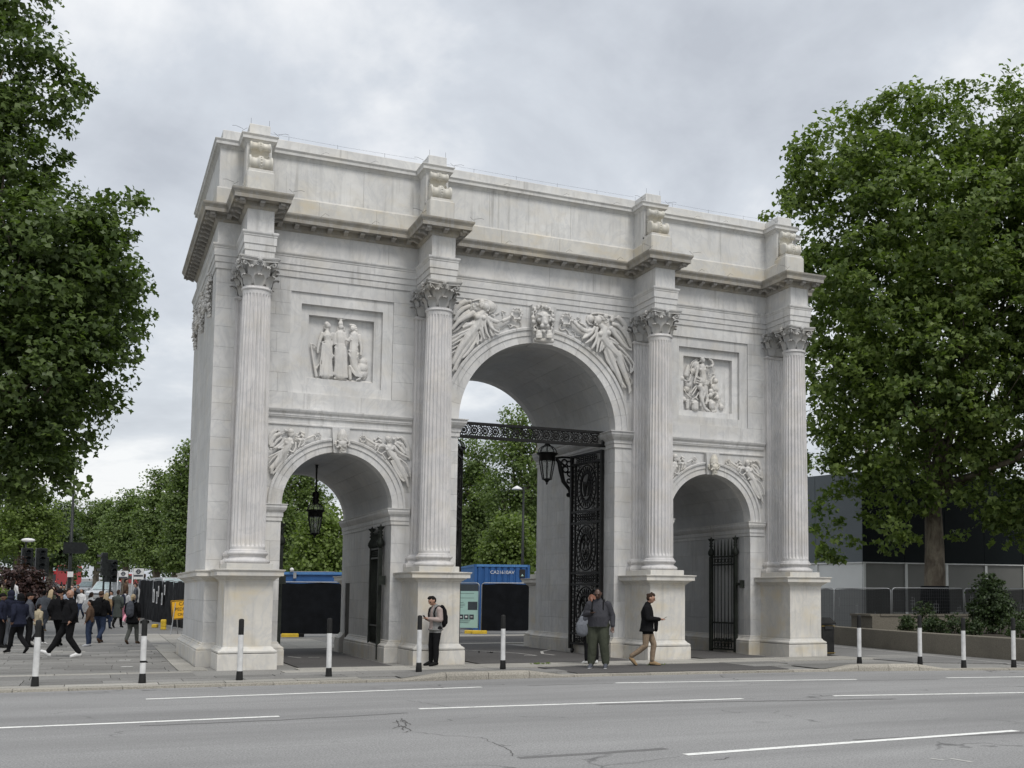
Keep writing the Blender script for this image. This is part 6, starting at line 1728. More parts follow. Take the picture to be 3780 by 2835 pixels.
def fence(label, p0, p1, H_=2.05, tarp='tarp_black', mesh=False, z=0., group='temporary site fence panels', seed=1, tz0=.12, amp=.05, foot=True):
    p0 = Vector((p0[0], p0[1])); p1 = Vector((p1[0], p1[1])); L = (p1 - p0).length; a = math.atan2(p1.y - p0.y, p1.x - p0.x)
    t = thing('site_fence', label, 'fence', (p0.x, p0.y, z), a, group)
    mb = MB(); frame_tube(mb, L, H_); mb.build('frame', 'steel_galv', t, fix=False)
    if mesh:
        mb = MB()
        for i in range(1, int(L / .10)): mb.bar((i * .10, 0, .1), (i * .10, 0, H_ - .03), .0045)
        for k in range(7): mb.bar((.02, 0, .2 + k * (H_ - .3) / 6), (L - .02, 0, .2 + k * (H_ - .3) / 6), .005)
        mb.build('wire_mesh', 'steel_galv', t, kind='stuff', fix=False)
    if tarp: cloth_sheet(L, H_ - .02, tz0, seed, amp).build('tarpaulin', tarp, t, fix=False)
    return t, L


def foot_block(label, loc, rot=0., n=1, mat='yellow_block'):
    t = thing('ballast_block', label, 'ballast block', loc, rot, 'fence feet on the ground')
    for k in range(n):
        mb = MB(); mb.bbox(-.34, .34, -.12, .12, .15 * k, .15 * k + .145, .03); mb.build('block', mat, t)
    return t


gp = lambda d, u: (lambda q: (q[0], q[1]))(at_d(d, u, 2200))
# black sheeted fence left of the arch
FL = [(-8.45, 42.5), (-8.3, 39.2), (-8.05, 35.9), (-7.8, 32.6), (-7.5, 29.3), (-7.2, 26.0)]
labs = ['farthest black-sheeted fence panel left of the arch', 'second farthest black-sheeted fence panel left of the arch', 'middle black-sheeted fence panel, with white posters on it', 'black-sheeted fence panel behind the stacked yellow blocks', 'nearest black-sheeted fence panel, behind the yellow caution sign']
for i, (a, b) in enumerate(zip(FL, FL[1:])):
    t, L = fence(labs[i], a, b, 2.2, tarp='tarp_grey', z=gz((a[1] + b[1]) / 2) + .02, seed=20 + i, amp=.10, tz0=.05)
    if i in (2, 3):
        for k, (x, z, w, h) in enumerate(((.5, 1.05, .7, .7), (1.9, 1.0, .4, .62), (2.5, 1.35, .3, .55)) if i == 2 else ((.4, 1.0, .35, .6), (1.2, 1.5, .3, .5))):
            for s_ in (-1, 1):
                mb = MB(); mb.box(x, x + w, s_ * .13 - .004, s_ * .13 + .004, z, z + h)
            mb = MB(); mb.box(x, x + w, -.125, -.117, z, z + h); mb.build('poster', 'white_plastic', t)
            mb = MB(); mb.box(x + w * .3, x + w * .62, -.131, -.127, z + h * .12, z + h * .8); mb.build('poster_picture', 'c_grey', t)
foot_block('yellow fence foot left of the stacked yellow blocks', (-8.25, 29.6, gz(29.6)), 1.4)
foot_block('three yellow plastic blocks stacked by the black fence', (-8.0, 27.4, gz(27.4)), 1.5, 3)
foot_block('flat dark fence foot with an orange lip by the black fence', (-8.5, 34.5, gz(34.5)), 1.2, 1, 'rubber')
# behind the left opening
FB = [gp(46.5, 1035), gp(46.9, 1290)]
fence('black-sheeted fence panel seen through the leftmost arch', FB[0], FB[1], 2.2, z=.02, seed=41, amp=.03, tz0=.10)
foot_block('yellow and grey fence foot seen through the leftmost arch', (*gp(46.2, 1075), .0), -.2)
foot_block('dark fence foot right of the yellow one through the leftmost arch', (*gp(46.3, 1095), .0), -.2, 1, 'rubber')
# behind the main opening
fence('site fence panel carrying the pale green notice board', gp(52.4, 1672), gp(52.0, 1769), 2.25, tarp=None, mesh=True, z=.02)
fence('black-sheeted fence panel with a bright tube frame behind the main arch', gp(51.5, 1778), gp(51.9, 1990), 2.25, z=.02, seed=44, amp=.05, tz0=.10)
foot_block('yellow fence foot below the pale green notice board', (*gp(51.4, 1745), 0), -.3)
foot_block('mossy yellow fence foot between the two panels', (*gp(51.2, 1772), 0), -.3)
pb = gp(52.1, 1672); pc = gp(51.75, 1766); a = math.atan2(pc[1] - pb[1], pc[0] - pb[0]); Lb = math.hypot(pc[0] - pb[0], pc[1] - pb[1])
t = thing('notice_board', 'pale green information board with dark header fixed to the site fence', 'notice board', (pb[0], pb[1], .0), a)
mb = MB(); mb.box(0, Lb, -.02, 0, .24, 1.90); mb.build('panel', 'board_teal', t)
mb = MB(); mb.box(0, Lb, -.021, 0, 1.902, 2.22); mb.build('header', 'board_dark', t)
mb = MB(); mb.box(Lb - .50, Lb - .03, -.026, -.021, 1.05, 1.42); mb.build('code_panel', 'board_dark', t)
for k in range(3):
    x0 = Lb - .94 + k * .26; mb = MB(); mb.box(x0, x0 + .22, -.026, -.021, .62, .84); mb.build('emblem_panel', 'board_dark', t)
    mb = MB(); mb.box(x0 + .06, x0 + .16, -.029, -.0265, .70 + .02 * (k == 2), .75 + .03 * (k == 1)); mb.build('emblem', 'white_plastic', t)
for z, x1 in ((1.79, Lb - .2), (1.58, Lb - .2), (1.37, .55), (1.30, .62), (1.23, .60), (1.16, .52), (.56, .9), (.50, .85), (.46, .8)):
    mb = MB(); mb.box(.02, x1, -.0235, -.0205, z, z + .014); mb.build('text_line', 'board_dark', t)


# containers
def container(label, u0, u1, dep, ztop, turn=0., text=None, plain=False):
    p0 = Vector(gp(dep, u0)); p1 = Vector(gp(dep, u1)); L = (p1 - p0).length; a = math.atan2(p1.y - p0.y, p1.x - p0.x)
    t = thing('shipping_container', label, 'container', (p0.x, p0.y, .0), a + turn, 'blue site containers'); Dp = 5.9; L = L / math.cos(turn) * 1.01
    mb = MB(); mb.box(.06, L - .06, .06, Dp - .06, .12, ztop - .03); mb.build('shell', 'blue_steel', t)
    for (x, y) in ((.05, .05), (L - .05, .05), (.05, Dp - .05), (L - .05, Dp - .05)):
        mb = MB(); mb.box(x - .06, x + .06, y - .06, y + .06, 0, ztop); mb.build('corner_post', 'blue_steel', t)
    for (x0, x1, y0, y1) in ((.11, L - .11, -.012, .10), (.11, L - .11, Dp - .1, Dp + .012), (-.012, .1, .11, Dp - .11), (L - .1, L + .012, .11, Dp - .11)):
        mb = MB(); mb.box(x0, x1, y0, y1, ztop - .11, ztop + .004); mb.build('top_rail', 'blue_light', t)
        mb = MB(); mb.box(x0, x1, y0, y1, 0.02, .14); mb.build('bottom_rail', 'blue_steel', t)
    if not plain:
        n = max(4, int((L - .24) / .30)); w = (L - .24) / n
        for i in range(n):
            x = .12 + i * w; mb = MB(); mb.add([(x + .03, .055, .145), (x + .07, .012, .145), (x + w - .07, .012, .145), (x + w - .03, .055, .145), (x + .03, .055, ztop - .115), (x + .07, .012, ztop - .115), (x + w - .07, .012, ztop - .115), (x + w - .03, .055, ztop - .115)], [(0, 1, 5, 4), (1, 2, 6, 5), (2, 3, 7, 6)]); mb.build('corrugation', 'blue_steel', t, fix=False)
        n = int((Dp - .24) / .28); w = (Dp - .24) / n
        for i in range(n):
            y = .12 + i * w; mb = MB(); mb.add([(.055, y + .03, .145), (.012, y + .07, .145), (.012, y + w - .07, .145), (.055, y + w - .03, .145), (.055, y + .03, ztop - .115), (.012, y + .07, ztop - .115), (.012, y + w - .07, ztop - .115), (.055, y + w - .03, ztop - .115)], [(4, 5, 1, 0), (5, 6, 2, 1), (6, 7, 3, 2)]); mb.build('corrugation', 'blue_light', t, fix=False)
    if text:
        me = text_mesh(text, .23); o = link('lettering', me, 'white_plastic', t, (L * .5, -.022, ztop - .38), (PI / 2, 0, 0))
        mb = MB(); mb.box(L - .50, L - .22, -.02, -.013, ztop - .62, ztop - .22); mb.build('placard', 'sign_black', t)
        mb = MB(); mb.add([(L - .43, -.023, ztop - .55), (L - .29, -.023, ztop - .55), (L - .36, -.023, ztop - .44)], [(0, 1, 2)]); mb.build('placard_mark', 'board_teal', t, fix=False)
    return t, L


t, L = container('blue corrugated shipping container lettered in white behind the main arch', 1750, 1946, 55.0, 3.20, .28, text='CA21610AV')
t, L = container('flat-sided blue site cabin behind the leftmost arch', 1030, 1300, 50.5, 2.70, plain=True)
mb = MB(); mb.box(.4, 2.2, .2, 1.2, 2.71, 2.74); mb.build('roof_board', 'paving_pale', t)
mb = MB(); mb.ball((.55, -.06, 2.80), .09, 10, 8); mb.bar((.55, -.03, 2.70), (.55, -.06, 2.76), .03); mb.build('site_lamp', 'white_plastic', t, fix=False)
mb = MB(); mb.box(.62, .75, -.05, -.015, 2.42, 2.68); mb.build('notice_tag', 'steel_galv', t)

# yellow caution sign
q = at_z(.0, 650, 2338); sp_ = (q[0] + .15, 22.0, .0)
t = thing('caution_sign', 'tilted yellow caution sign lettered in black beside the arch', 'sign', sp_, head_to(1, 0) + PI)
mb = MB(); mb.prism([(-.46, .62), (.84, .76), (.84, 1.52), (-.56, 1.42)], -.03, -.015); mb.build('plate', 'sign_yellow', t)
for a_, b_ in (((-.43, .65), (.81, .785)), ((.81, .785), (.81, 1.49)), ((.81, 1.49), (-.53, 1.39)), ((-.53, 1.39), (-.43, .65))):
    mb = MB(); mb.bar((a_[0], -.034, a_[1]), (b_[0], -.034, b_[1]), .025, .006, up=(0, 1, 0)); mb.build('border', 'sign_black', t)
for txt, z, sz, x in (('CAUTION', 1.31, .20, .24), ('PEDESTRIANS', 1.09, .185, .20), ('CROSSING', .86, .15, .12)):
    link('lettering', text_mesh(txt, sz), 'sign_black', t, (x, -.034, z), (PI / 2, -.07, 0))
for x0, x1, y1 in ((-.35, -.42, -.25), (.35, .42, -.25), (-.35, -.42, .5), (.35, .42, .5)):
    mb = MB(); mb.bar((x0, -.0, 1.42), (x1, y1, .0), .03); mb.build('leg', 'steel_galv', t)


# lamp posts, signals, signs
def pole(name, label, cat, loc, h, r=.07, mat='pole_black', group=None):
    t = thing(name, label, cat, loc, 0, group); mb = MB(); mb.lathe([(r * 1.7, 0), (r * 1.7, .5), (r * 1.1, .6), (r, 1.2), (r * .6, h), (0, h)], 10); mb.build('post', mat, t, fix=False); return t


def zpix(dep, u, v): return float(at_d(dep, u, v)[2])


u = 253; g = gp(70, u)
t = pole('lamp_post', 'tall slim black lamp post rising from the crowd with an arrow sign', 'lamp post', (*g, gz(g[1])), zpix(70, u, 1777) - gz(g[1]), .11)
z1 = zpix(70, u, 2022) - gz(g[1]); mb = MB(); mb.box(-.42, .75, -.20, -.14, z1 - .35, z1 + .35); mb.prism([(.75, z1 - .35), (1.0, z1), (.75, z1 + .35)], -.20, -.14); mb.build('arrow_sign', 'pole_black', t)
mb = MB(); mb.box(-.12, .2, -.2, -.16, zpix(70, u, 2130) - gz(g[1]), zpix(70, u, 2110) - gz(g[1])); mb.build('notice', 'white_plastic', t)
g = gp(62, 1927); H_ = zpix(62, 1927, 1800)
t = pole('lamp_post', 'thin lamp post with a white shade seen through the main arch', 'lamp post', (*g, gz(g[1])), H_, .09, group='lamp posts')
mb = MB(); mb.tube([(0, 0, H_ - .1), (-.15, 0, H_ - .02), (-.35, 0, H_ - .0)], .03, 6); mb.build('arm', 'pole_black', t, fix=False)
mb = MB(); mb.lathe([(.30, -.16), (.28, -.10), (.12, .0), (.03, .05), (0, .06)], 14, (-.38, 0, H_ - .02)); mb.build('shade', 'white_plastic', t, fix=False)
g = gp(75, 86); H_ = zpix(75, 86, 1993) - gz(g[1])
t = pole('lamp_post', 'lamp post with a pale head above the purple bush', 'lamp post', (*g, gz(g[1])), H_, .08, group='lamp posts')
mb = MB(); mb.ball((.12, 0, H_), (.42, .16, .14), 12, 6); mb.build('lamp_head', 'white_plastic', t, fix=False)


def signal(label, dep, u, vtop, green=False, face=0., heads=1):
    g = gp(dep, u); z0 = gz(g[1]); zt = zpix(dep, u, vtop) - z0
    t = pole('traffic_light', label, 'traffic light', (*g, z0), zt - .3, .06, group='traffic lights on the far junction')
    t.rotation_euler = (0, 0, head_to(1, face) + PI)
    for k in range(heads):
        x = k * .75 - .0; mb = MB(); mb.bbox(x - .30, x + .30, -.16, .12, zt - 1.25, zt, .03); mb.build('backboard', 'pole_black', t)
        for j in range(3):
            lit = green and j == 2
            mb = MB(); mb.lathe([(0, -.03), (.115, -.02), (.115, .02), (0, .02)], 12); mb.v = [(x + a, -.175 + b_ * 0 - c_ * .2, zt - .25 - j * .38 + b_) for a, b_, c_ in mb.v]
            mb.build('lamp_lens', 'lamp_green' if lit else 'window_dark', t, fix=False)
            mb = MB(); mb.lathe([(.135, 0), (.135, .22)], 12, cap=False, arc=PI, a0=0); mb.v = [(x + a, -.165 - c_, zt - .25 - j * .38 + b_) for a, b_, c_ in mb.v]; mb.build('visor', 'pole_black', t, fix=False)
    return t


signal('traffic light left of the lit green signals', 66, 92, 2022, False, .9, 2)
signal('left one of the two traffic lights showing green', 78, 136, 2056, True)
signal('right one of the two traffic lights showing green', 74, 156, 2057, True)
signal('dark traffic light seen from behind near the bus stop', 62, 380, 2040, False, -1.5)
signal('dark traffic light to the right of the taller one by the bus stop', 64, 405, 2066, False, 1.4)
signal('traffic light seen through the leftmost arch', 66, 1150, 2062, False, 1.)


def stop_flag(label, dep, u, v0, v1):
    g = gp(dep, u); z0 = gz(g[1]); a, b = zpix(dep, u, v0) - z0, zpix(dep, u, v1) - z0
    t = pole('bus_stop', label, 'bus stop', (*g, z0), a, .05, 'steel_galv', 'bus stop flags'); t.rotation_euler = (0, 0, head_to(1, 0) + PI)
    mb = MB(); mb.box(.06, .62, -.03, .03, b, a); mb.build('flag', 'white_plastic', t)
    mb = MB(); mb.torus((.34, -.04, a - .17), .10, .03, 14, 5); mb.bar((.18, -.04, a - .17), (.50, -.04, a - .17), .03); mb.build('roundel', 'c_slate', t, fix=False)
    mb = MB(); mb.box(.08, .60, -.036, -.031, a - .46, a - .36); mb.build('name_band', 'c_slate', t)
    return t


stop_flag('taller bus stop flag with a roundel beyond the black fence', 64, 486, 2098, 2138)
stop_flag('shorter bus stop flag left of the taller one', 70, 432, 2107, 2132)


# vehicles far down the street
def car(label, dep, u, L=4.4, Wd=1.82, H_=1.5, mat='car_silver', lit=False, glass='window_pale', van=False, face=0.):
    g = gp(dep, u); t = thing('car', label, 'car', (*g, gz(g[1])), head_to(1, face) + PI, 'cars on the far street')
    hw = Wd / 2          # nose at local -y
    prof = [(-L * .5, .35), (-L * .5, .62), (-L * .47, .78), (-L * .26, .92), (-L * .10, H_ - .08), (0, H_), (L * .28, H_ - .02), (L * .45, .98 if not van else H_ - .06), (L * .5, .85), (L * .5, .35)]
    vs = []; n = len(prof)
    for s_, k in ((-1, 1.), (1, 1.)):
        for y, z in prof:
            w = hw * (1 if z < 1.0 else .80); vs.append((s_ * w, y, z))
    mb = MB(); mb.add(vs, [tuple(range(n)), tuple(range(2 * n - 1, n - 1, -1))] + [(i, i + n, (i + 1) % n + n, (i + 1) % n) for i in range(n)]); mb.build('body', mat, t)
    a, b = prof[3], prof[4]
    mb = MB(); mb.add([(-hw * .86, a[0] - .0, a[1] + .03), (hw * .86, a[0] - .0, a[1] + .03), (hw * .72, b[0] - .03, b[1] - .02), (-hw * .72, b[0] - .03, b[1] - .02)], [(0, 1, 2, 3)]); mb.v = [(x, y - .02, z + .012) for x, y, z in mb.v]; mb.build('windscreen', glass, t, fix=False)
    for s_ in (-1, 1):
        mb = MB(); mb.ball((s_ * hw * .74, -L * .5 + .02, .64), (.17, .06, .08), 10, 6); mb.build('headlamp', 'headlamp' if lit else 'white_plastic', t, fix=False)
        mb = MB(); mb.box(s_ * (hw + .1) - .09, s_ * (hw + .1) + .09, a[0] + .15, a[0] + .27, .95, 1.07); mb.build('mirror', mat, t)
        for y in (-L * .31, L * .30):
            mb = MB(); mb.lathe([(0, -.1), (.2, -.1), (.32, -.08), (.32, .08), (.2, .1), (0, .1)], 16); mb.v = [(s_ * (hw - .09) + z, y + x, .32 + y_) for x, y_, z in mb.v]; mb.build('wheel', 'tyre', t, fix=False)
        mb = MB(); mb.add([(s_ * (hw * .87), -L * .14, .98), (s_ * (hw * .87), L * .33, .98), (s_ * (hw * .815), L * .24, H_ - .1), (s_ * (hw * .815), -L * .06, H_ - .1)], [(0, 1, 2, 3)]); mb.v = [(x + s_ * .012, y, z) for x, y, z in mb.v]; mb.build('side_window', 'window_dark', t, fix=False)
    mb = MB(); mb.box(-.55, .55, -L * .5 - .02, -L * .5 + .02, .42, .55); mb.build('grille', 'sign_black', t)
    return t


car('silver car facing the camera beyond the crowd, left of the other pale car', 140, 328, 4.5, 1.85, 1.62)
car('wider pale people carrier facing the camera beyond the crowd', 116, 392, 4.7, 1.95, 1.80)
car('black taxi with lit headlamps in front of the red bus', 128, 152, 4.6, 1.8, 1.75, 'car_black', True, 'window_dark')
car('pale van roof showing above the black fence beside the arch', 70, 640, 5., 2.0, 2.35, 'car_silver', False, 'window_pale', True, .8)


def bus(label, dep, u, zb, H_=4.38, Wd=2.55, L=10.5, face=.05):
    g = gp(dep, u); t = thing('bus', label, 'bus', (*g, zb), head_to(1, face) + PI, 'red buses'); hw = Wd / 2
    mb = MB(); prof = [(-hw, .3), (hw, .3), (hw, H_ - .35), (hw - .18, H_ - .06), (hw - .5, H_), (-hw + .5, H_), (-hw + .18, H_ - .06), (-hw, H_ - .35)]; mb.prism(prof, 0, L); mb.build('body', 'bus_red', t)
    mb = MB(); mb.box(-hw + .12, hw - .12, -.03, .02, H_ - 1.35, H_ - .42); mb.build('upper_windscreen', 'window_pale', t)
    mb = MB(); mb.box(-hw + .12, hw - .12, -.03, .02, 1.05, 2.35); mb.build('windscreen', 'window_dark', t)
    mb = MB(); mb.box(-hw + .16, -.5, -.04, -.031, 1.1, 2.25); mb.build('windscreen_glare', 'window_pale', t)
    mb = MB(); mb.box(-.8, .8, -.04, .02, 2.50, 2.80); mb.build('destination_blind', 'sign_black', t)
    for s_ in (-1, 1):
        mb = MB(); mb.box(min(s_ * hw, s_ * (hw + .02)), max(s_ * hw, s_ * (hw + .02)), .4, L - .4, H_ - 1.3, H_ - .5); mb.build('side_window', 'window_dark', t)
        mb = MB(); mb.ball((s_ * (hw - .3), -.02, .75), (.16, .05, .1), 8, 6); mb.build('headlamp', 'headlamp', t, fix=False)
        for y in (2.2, 8.0):
            mb = MB(); mb.lathe([(0, -.14), (.3, -.14), (.48, -.1), (.48, .1), (.3, .14), (0, .14)], 16); mb.v = [(s_ * (hw - .12) + z, y + x, .48 + y_) for x, y_, z in mb.v]; mb.build('wheel', 'tyre', t, fix=False)
    return t


g = gp(235, 182); bus('red double-decker bus far down the street', 235, 182, gz(g[1]), face=0.)
g = gp(280, 424); bus('low red single-deck bus partly hidden behind the bus stop flags', 280, 424, gz(g[1]), 2.7, 2.55, 10, 0.)

# ---- right-hand side: low wall, planting bed, planter, hoarding building, wire fence
WL = [(13.6, 6.0), (13.35, 4.6), (12.75, 1.2), (12.35, -2.0), (12.05, -5.9), (11.9, -9.6)]
t = thing('low_wall', 'low stained concrete wall edging the planting bed on the right', 'wall')
for a, b in zip(WL, WL[1:]):
    d = Vector((b[0] - a[0], b[1] - a[1])).normalized(); n = Vector((-d.y, d.x)) * 1.; n = n if n.x > 0 else -n
    hA, hB = .66 - .004 * (4.6 - a[1]), .66 - .004 * (4.6 - b[1])
    mb = MB(); vs = []
    for p, h in ((a, hA), (b, hB)):
        for o, z in ((0, -.05), (0, h - .02), (.02, h), (.30, h), (.30, -.05)): vs.append((p[0] + n.x * o, p[1] + n.y * o, z))
    mb.add(vs, [(j, (j + 1) % 5, (j + 1) % 5 + 5, j + 5) for j in range(5)] + [(4, 3, 2, 1, 0), (5, 6, 7, 8, 9)]); mb.build('wall_section', 'concrete_old', t)
sheet('planting_bed', [(12.2, -9.6), (12.3, -5.9), (12.6, -2), (13.0, 1.2), (13.6, 4.6), (13.9, 7), (40, 7), (40, -9.6)], .50, 'soil')
# raised planter (left corner at u 3170)
pa = at_d(44.0, 3172, 2300); pb_ = at_d(42.6, 3250, 2300); pc_ = at_d(45.5, 3900, 2300)
t = thing('planter_wall', 'raised mossy concrete planter below the big tree', 'planter')
for a, b in ((pa, pb_), (pb_, pc_)):
    d = Vector((b[0] - a[0], b[1] - a[1])).normalized(); n = Vector((-d.y, d.x)); n = n if n.y > 0 else -n
    mb = MB(); mb.slab([(a[0], a[1]), (b[0], b[1]), (b[0] + n.x * .35, b[1] + n.y * .35), (a[0] + n.x * .35, a[1] + n.y * .35)], .3, 1.02); mb.build('wall_section', 'concrete_old', t)
    mb = MB(); mb.slab([(a[0] - n.x * .03, a[1] - n.y * .03), (b[0] - n.x * .03, b[1] - n.y * .03), (b[0] + n.x * .42, b[1] + n.y * .42), (a[0] + n.x * .42, a[1] + n.y * .42)], 1.023, 1.10); mb.build('coping', 'concrete_old', t)
q = at_d(52, 3900, 2300); q2 = at_d(50, 3172, 2300)
sheet('planter_soil', [(pa[0] + .2, pa[1] + .25), (pb_[0] + .1, pb_[1] + .25), (pc_[0], pc_[1] + .25), (q[0], q[1]), (q2[0], q2[1])], 1.0, 'soil')
# hoarding building
c0 = at_d(53, 3186, 2200); cl = at_d(57.5, 2850, 2200); crr = at_d(60, 4300, 2200)
t = thing('hoarding', 'white and dark panelled event hoarding behind the right-hand tree', 'building')
for (a, b, up) in ((cl, c0, 'hoarding_grey'), (c0, crr, 'hoarding_grey_shaded')):
    a = Vector((a[0], a[1])); b = Vector((b[0], b[1])); d = (b - a).normalized(); n = Vector((-d.y, d.x)); n = n if n.y > 0 else -n; L = (b - a).length
    k = max(2, int(round(L / 2.45)))
    for i in range(k):
        p = a + d * (L * i / k + .01); q = a + d * (L * (i + 1) / k - .01)
        sl = lambda o, z0, z1, m_, nm_: (lambda mb: (mb.slab([(p.x + n.x * o, p.y + n.y * o), (q.x + n.x * o, q.y + n.y * o), (q.x + n.x * (o + .12), q.y + n.y * (o + .12)), (p.x + n.x * (o + .12), p.y + n.y * (o + .12))], z0, z1), mb.build(nm_, m_, t)))(MB())
        sl(.03, -.1, 3.30, 'hoarding_white' if up == 'hoarding_grey' else 'hoarding_white_shaded', 'lower_panel')
        sl(.0, 3.36, 7.6, up, 'upper_panel'); 
        if i < k: 
            mb = MB(); mb.slab([(p.x - n.x * .03, p.y - n.y * .03), (p.x + d.x * .14 - n.x * .03, p.y + d.y * .14 - n.y * .03), (p.x + d.x * .14 + n.x * .05, p.y + d.y * .14 + n.y * .05), (p.x + n.x * .05, p.y + n.y * .05)], -.1, 3.29); mb.build('post', 'hoarding_white', t)
    mb = MB(); mb.slab([(a.x - n.x * .06, a.y - n.y * .06), (b.x - n.x * .06, b.y - n.y * .06), (b.x + n.x * .1, b.y + n.y * .1), (a.x + n.x * .1, a.y + n.y * .1)], 3.305, 3.355); mb.build('white_trim', 'white_plastic', t)
mb = MB(); nb = (Vector((c0[0], c0[1])) + Vector((AX_F[0], AX_F[1])) * 14)
mb.slab([(cl[0], cl[1] + .2), (c0[0], c0[1] + .2), (crr[0], crr[1] + .2), (crr[0] + 3, crr[1] + 14), (cl[0] + 3, cl[1] + 14)], 7.3, 7.5); mb.build('roof', 'hoarding_grey', t)
# wire fence with thin netting on the right
simple('net_black', (.012, .014, .015), .8)
kN = NB('netting', .8); kN.b.inputs['Base Color'].default_value = (.014, .015, .016, 1); kN.b.inputs['Specular IOR Level'].default_value = .1; kN.b.inputs['Alpha'].default_value = .74; MAT['netting'] = kN.m
rf = [(2990, 46.2, 3080, 45.8), (3080, 45.8, 3288, 45.2), (3293, 45.2, 3555, 46.2), (3560, 46.2, 3840, 47.4)]
rl = ['wire fence panel just right of the rightmost pedestal', 'wire fence panel with crumpled dark netting left of the gap between panels', 'netted fence panel in front of the tree trunk', 'netted fence panel behind the round bush']
for i, (u0, d0, u1, d1) in enumerate(rf):
    fence(rl[i], gp(d0, u0), gp(d1, u1), 2.08 if i < 2 else 1.10, tarp='netting', mesh=True, z=.0 if i < 2 else 1.0, seed=60 + i, amp=.06, tz0=.15)
# ------------------------------------------------------------------ trees and plants
LEAF7 = np.array([(0, -.45, 0), (.52, -.12, -.07), (.20, .10, .03), (.0, .55, -.09), (-.20, .10, .03), (-.52, -.12, -.07)])
LEAF4 = np.array([(0, -.5, 0), (.38, 0, .03), (0, .5, -.05), (-.38, 0, .03)])


def leaf_mesh(name, cen, nrm_, size, shape, seed=0):
    """one polygon per leaf; cen (n,3), nrm_ (n,3) leaf normals, size (n,)"""
    g = np.random.default_rng(seed); n = len(cen); m = len(shape)
    nz = nrm_ / np.maximum(1e-6, np.linalg.norm(nrm_, axis=1))[:, None]
    r = g.normal(size=(n, 3)); r[:, 2] -= .6
    ax = r - nz * (r * nz).sum(1)[:, None]; ax /= np.maximum(1e-6, np.linalg.norm(ax, axis=1))[:, None]
    bx = np.cross(ax, nz)
    V = cen[:, None, :] + size[:, None, None] * (shape[None, :, 0:1] * bx[:, None, :] + shape[None, :, 1:2] * ax[:, None, :] + shape[None, :, 2:3] * nz[:, None, :])
    V = V.reshape(-1, 3).astype(np.float32)
    me = bpy.data.meshes.new(name); me.vertices.add(len(V)); me.vertices.foreach_set('co', V.ravel())
    me.loops.add(n * m); me.loops.foreach_set('vertex_index', np.arange(n * m, dtype=np.int32))
    me.polygons.add(n); me.polygons.foreach_set('loop_start', np.arange(0, n * m, m, dtype=np.int32)); me.polygons.foreach_set('loop_total', np.full(n, m, np.int32))
    me.update(calc_edges=True); return me


def blob_leaves(blobs, n_clu, per, csize, g, shell=.62, gap=.0):
    """leaf centres in clumps spread through a set of ellipsoids (x,y,z,rx[,rz])"""
    B = np.array([(b[0], b[1], b[2], b[3], b[4] if len(b) > 4 else b[3]) for b in blobs])
    w = B[:, 3] ** 2 * B[:, 4] ** .6; w /= w.sum()
    k = g.choice(len(B), n_clu, p=w)
    d = g.normal(size=(n_clu, 3)); d /= np.linalg.norm(d, axis=1)[:, None]
    rad = (shell + (1 - shell) * g.random(n_clu) ** .6) * (1 + .07 * np.clip(g.normal(size=n_clu), -1.5, 1.5)); inner = g.random(n_clu) < .22; rad[inner] *= g.random(inner.sum())
    C = B[k, :3] + d * rad[:, None] * np.stack([B[k, 3], B[k, 3], B[k, 4]], 1)
    cs = csize * (.6 + .8 * g.random(n_clu))
    L = np.repeat(C, per, 0); o = np.clip(g.normal(size=(n_clu * per, 3)), -1.5, 1.5) * np.array([.55, .55, .36]); L = L + o * np.repeat(cs, per)[:, None]
    out = np.repeat(d, per, 0)
    N = out * .55 + np.array([0, 0, .55]) + g.normal(size=L.shape) * .55
    return L, N


def limb(mb, p0, p1, r0, r1, q, seg=6, wob=.05):
    p0 = Vector(p0); p1 = Vector(p1); L = (p1 - p0).length; pts = []; rad = []
    for i in range(seg + 1):
        t = i / seg; p = p0.lerp(p1, t) + Vector((q.gauss(0, 1), q.gauss(0, 1), q.gauss(0, .5) + (.8 * math.sin(PI * t)))) * wob * L * math.sin(PI * t) * .8
        pts.append(p); rad.append(r0 + (r1 - r0) * t)
    mb.tube(pts, rad, 6); return pts


def tree(label, base, blobs, trunk_r, trunk_h, mat, n_clu, per, csize, lsize, seed, shape=LEAF7, group='trees', local=True, name='plane_tree', shell=.62, trunk_mat='bark', fork=None):
    g = np.random.default_rng(seed); q = random.Random(seed)
    t = thing(name, label, 'tree', tuple(base), 0., group)
    W_ = [(b[0] * IM_R.x + b[1] * AX_F[0], b[0] * IM_R.y + b[1] * AX_F[1], b[2], *b[3:]) for b in blobs] if local else blobs
    mb = MB()
    pts = [(0, 0, -.15), (0, 0, trunk_h * .15), (.04 * trunk_h * .2, .02, trunk_h * .55), (.0, .05, trunk_h)]
    mb.tube(pts, [trunk_r * 1.25, trunk_r * 1.02, trunk_r * .88, trunk_r * .72], 14)
    mb.build('trunk', trunk_mat, t, fix=False)
    top = Vector(pts[-1])
    mb = MB()
    for b in sorted(W_, key=lambda b_: -b_[3])[:14]:
        c_ = Vector(b[:3]); lo = top + Vector((0, 0, -trunk_h * .12 * q.random()))
        P = limb(mb, lo, c_, trunk_r * q.uniform(.28, .45), trunk_r * .07, q)
        for k in range(3):
            e = c_ + Vector((q.gauss(0, 1), q.gauss(0, 1), q.gauss(0, .7))).normalized() * b[3] * .85
            limb(mb, P[3 + k % 3], e, trunk_r * .10, trunk_r * .025, q, 4)
    mb.build('limbs', trunk_mat, t, fix=False)
    L, N = blob_leaves(W_, n_clu, per, csize, g, shell)
    sz = lsize * (.65 + .7 * g.random(len(L)))
    me = leaf_mesh('crown', L, N, sz, shape, seed); link('crown', me, mat, t)
    return t


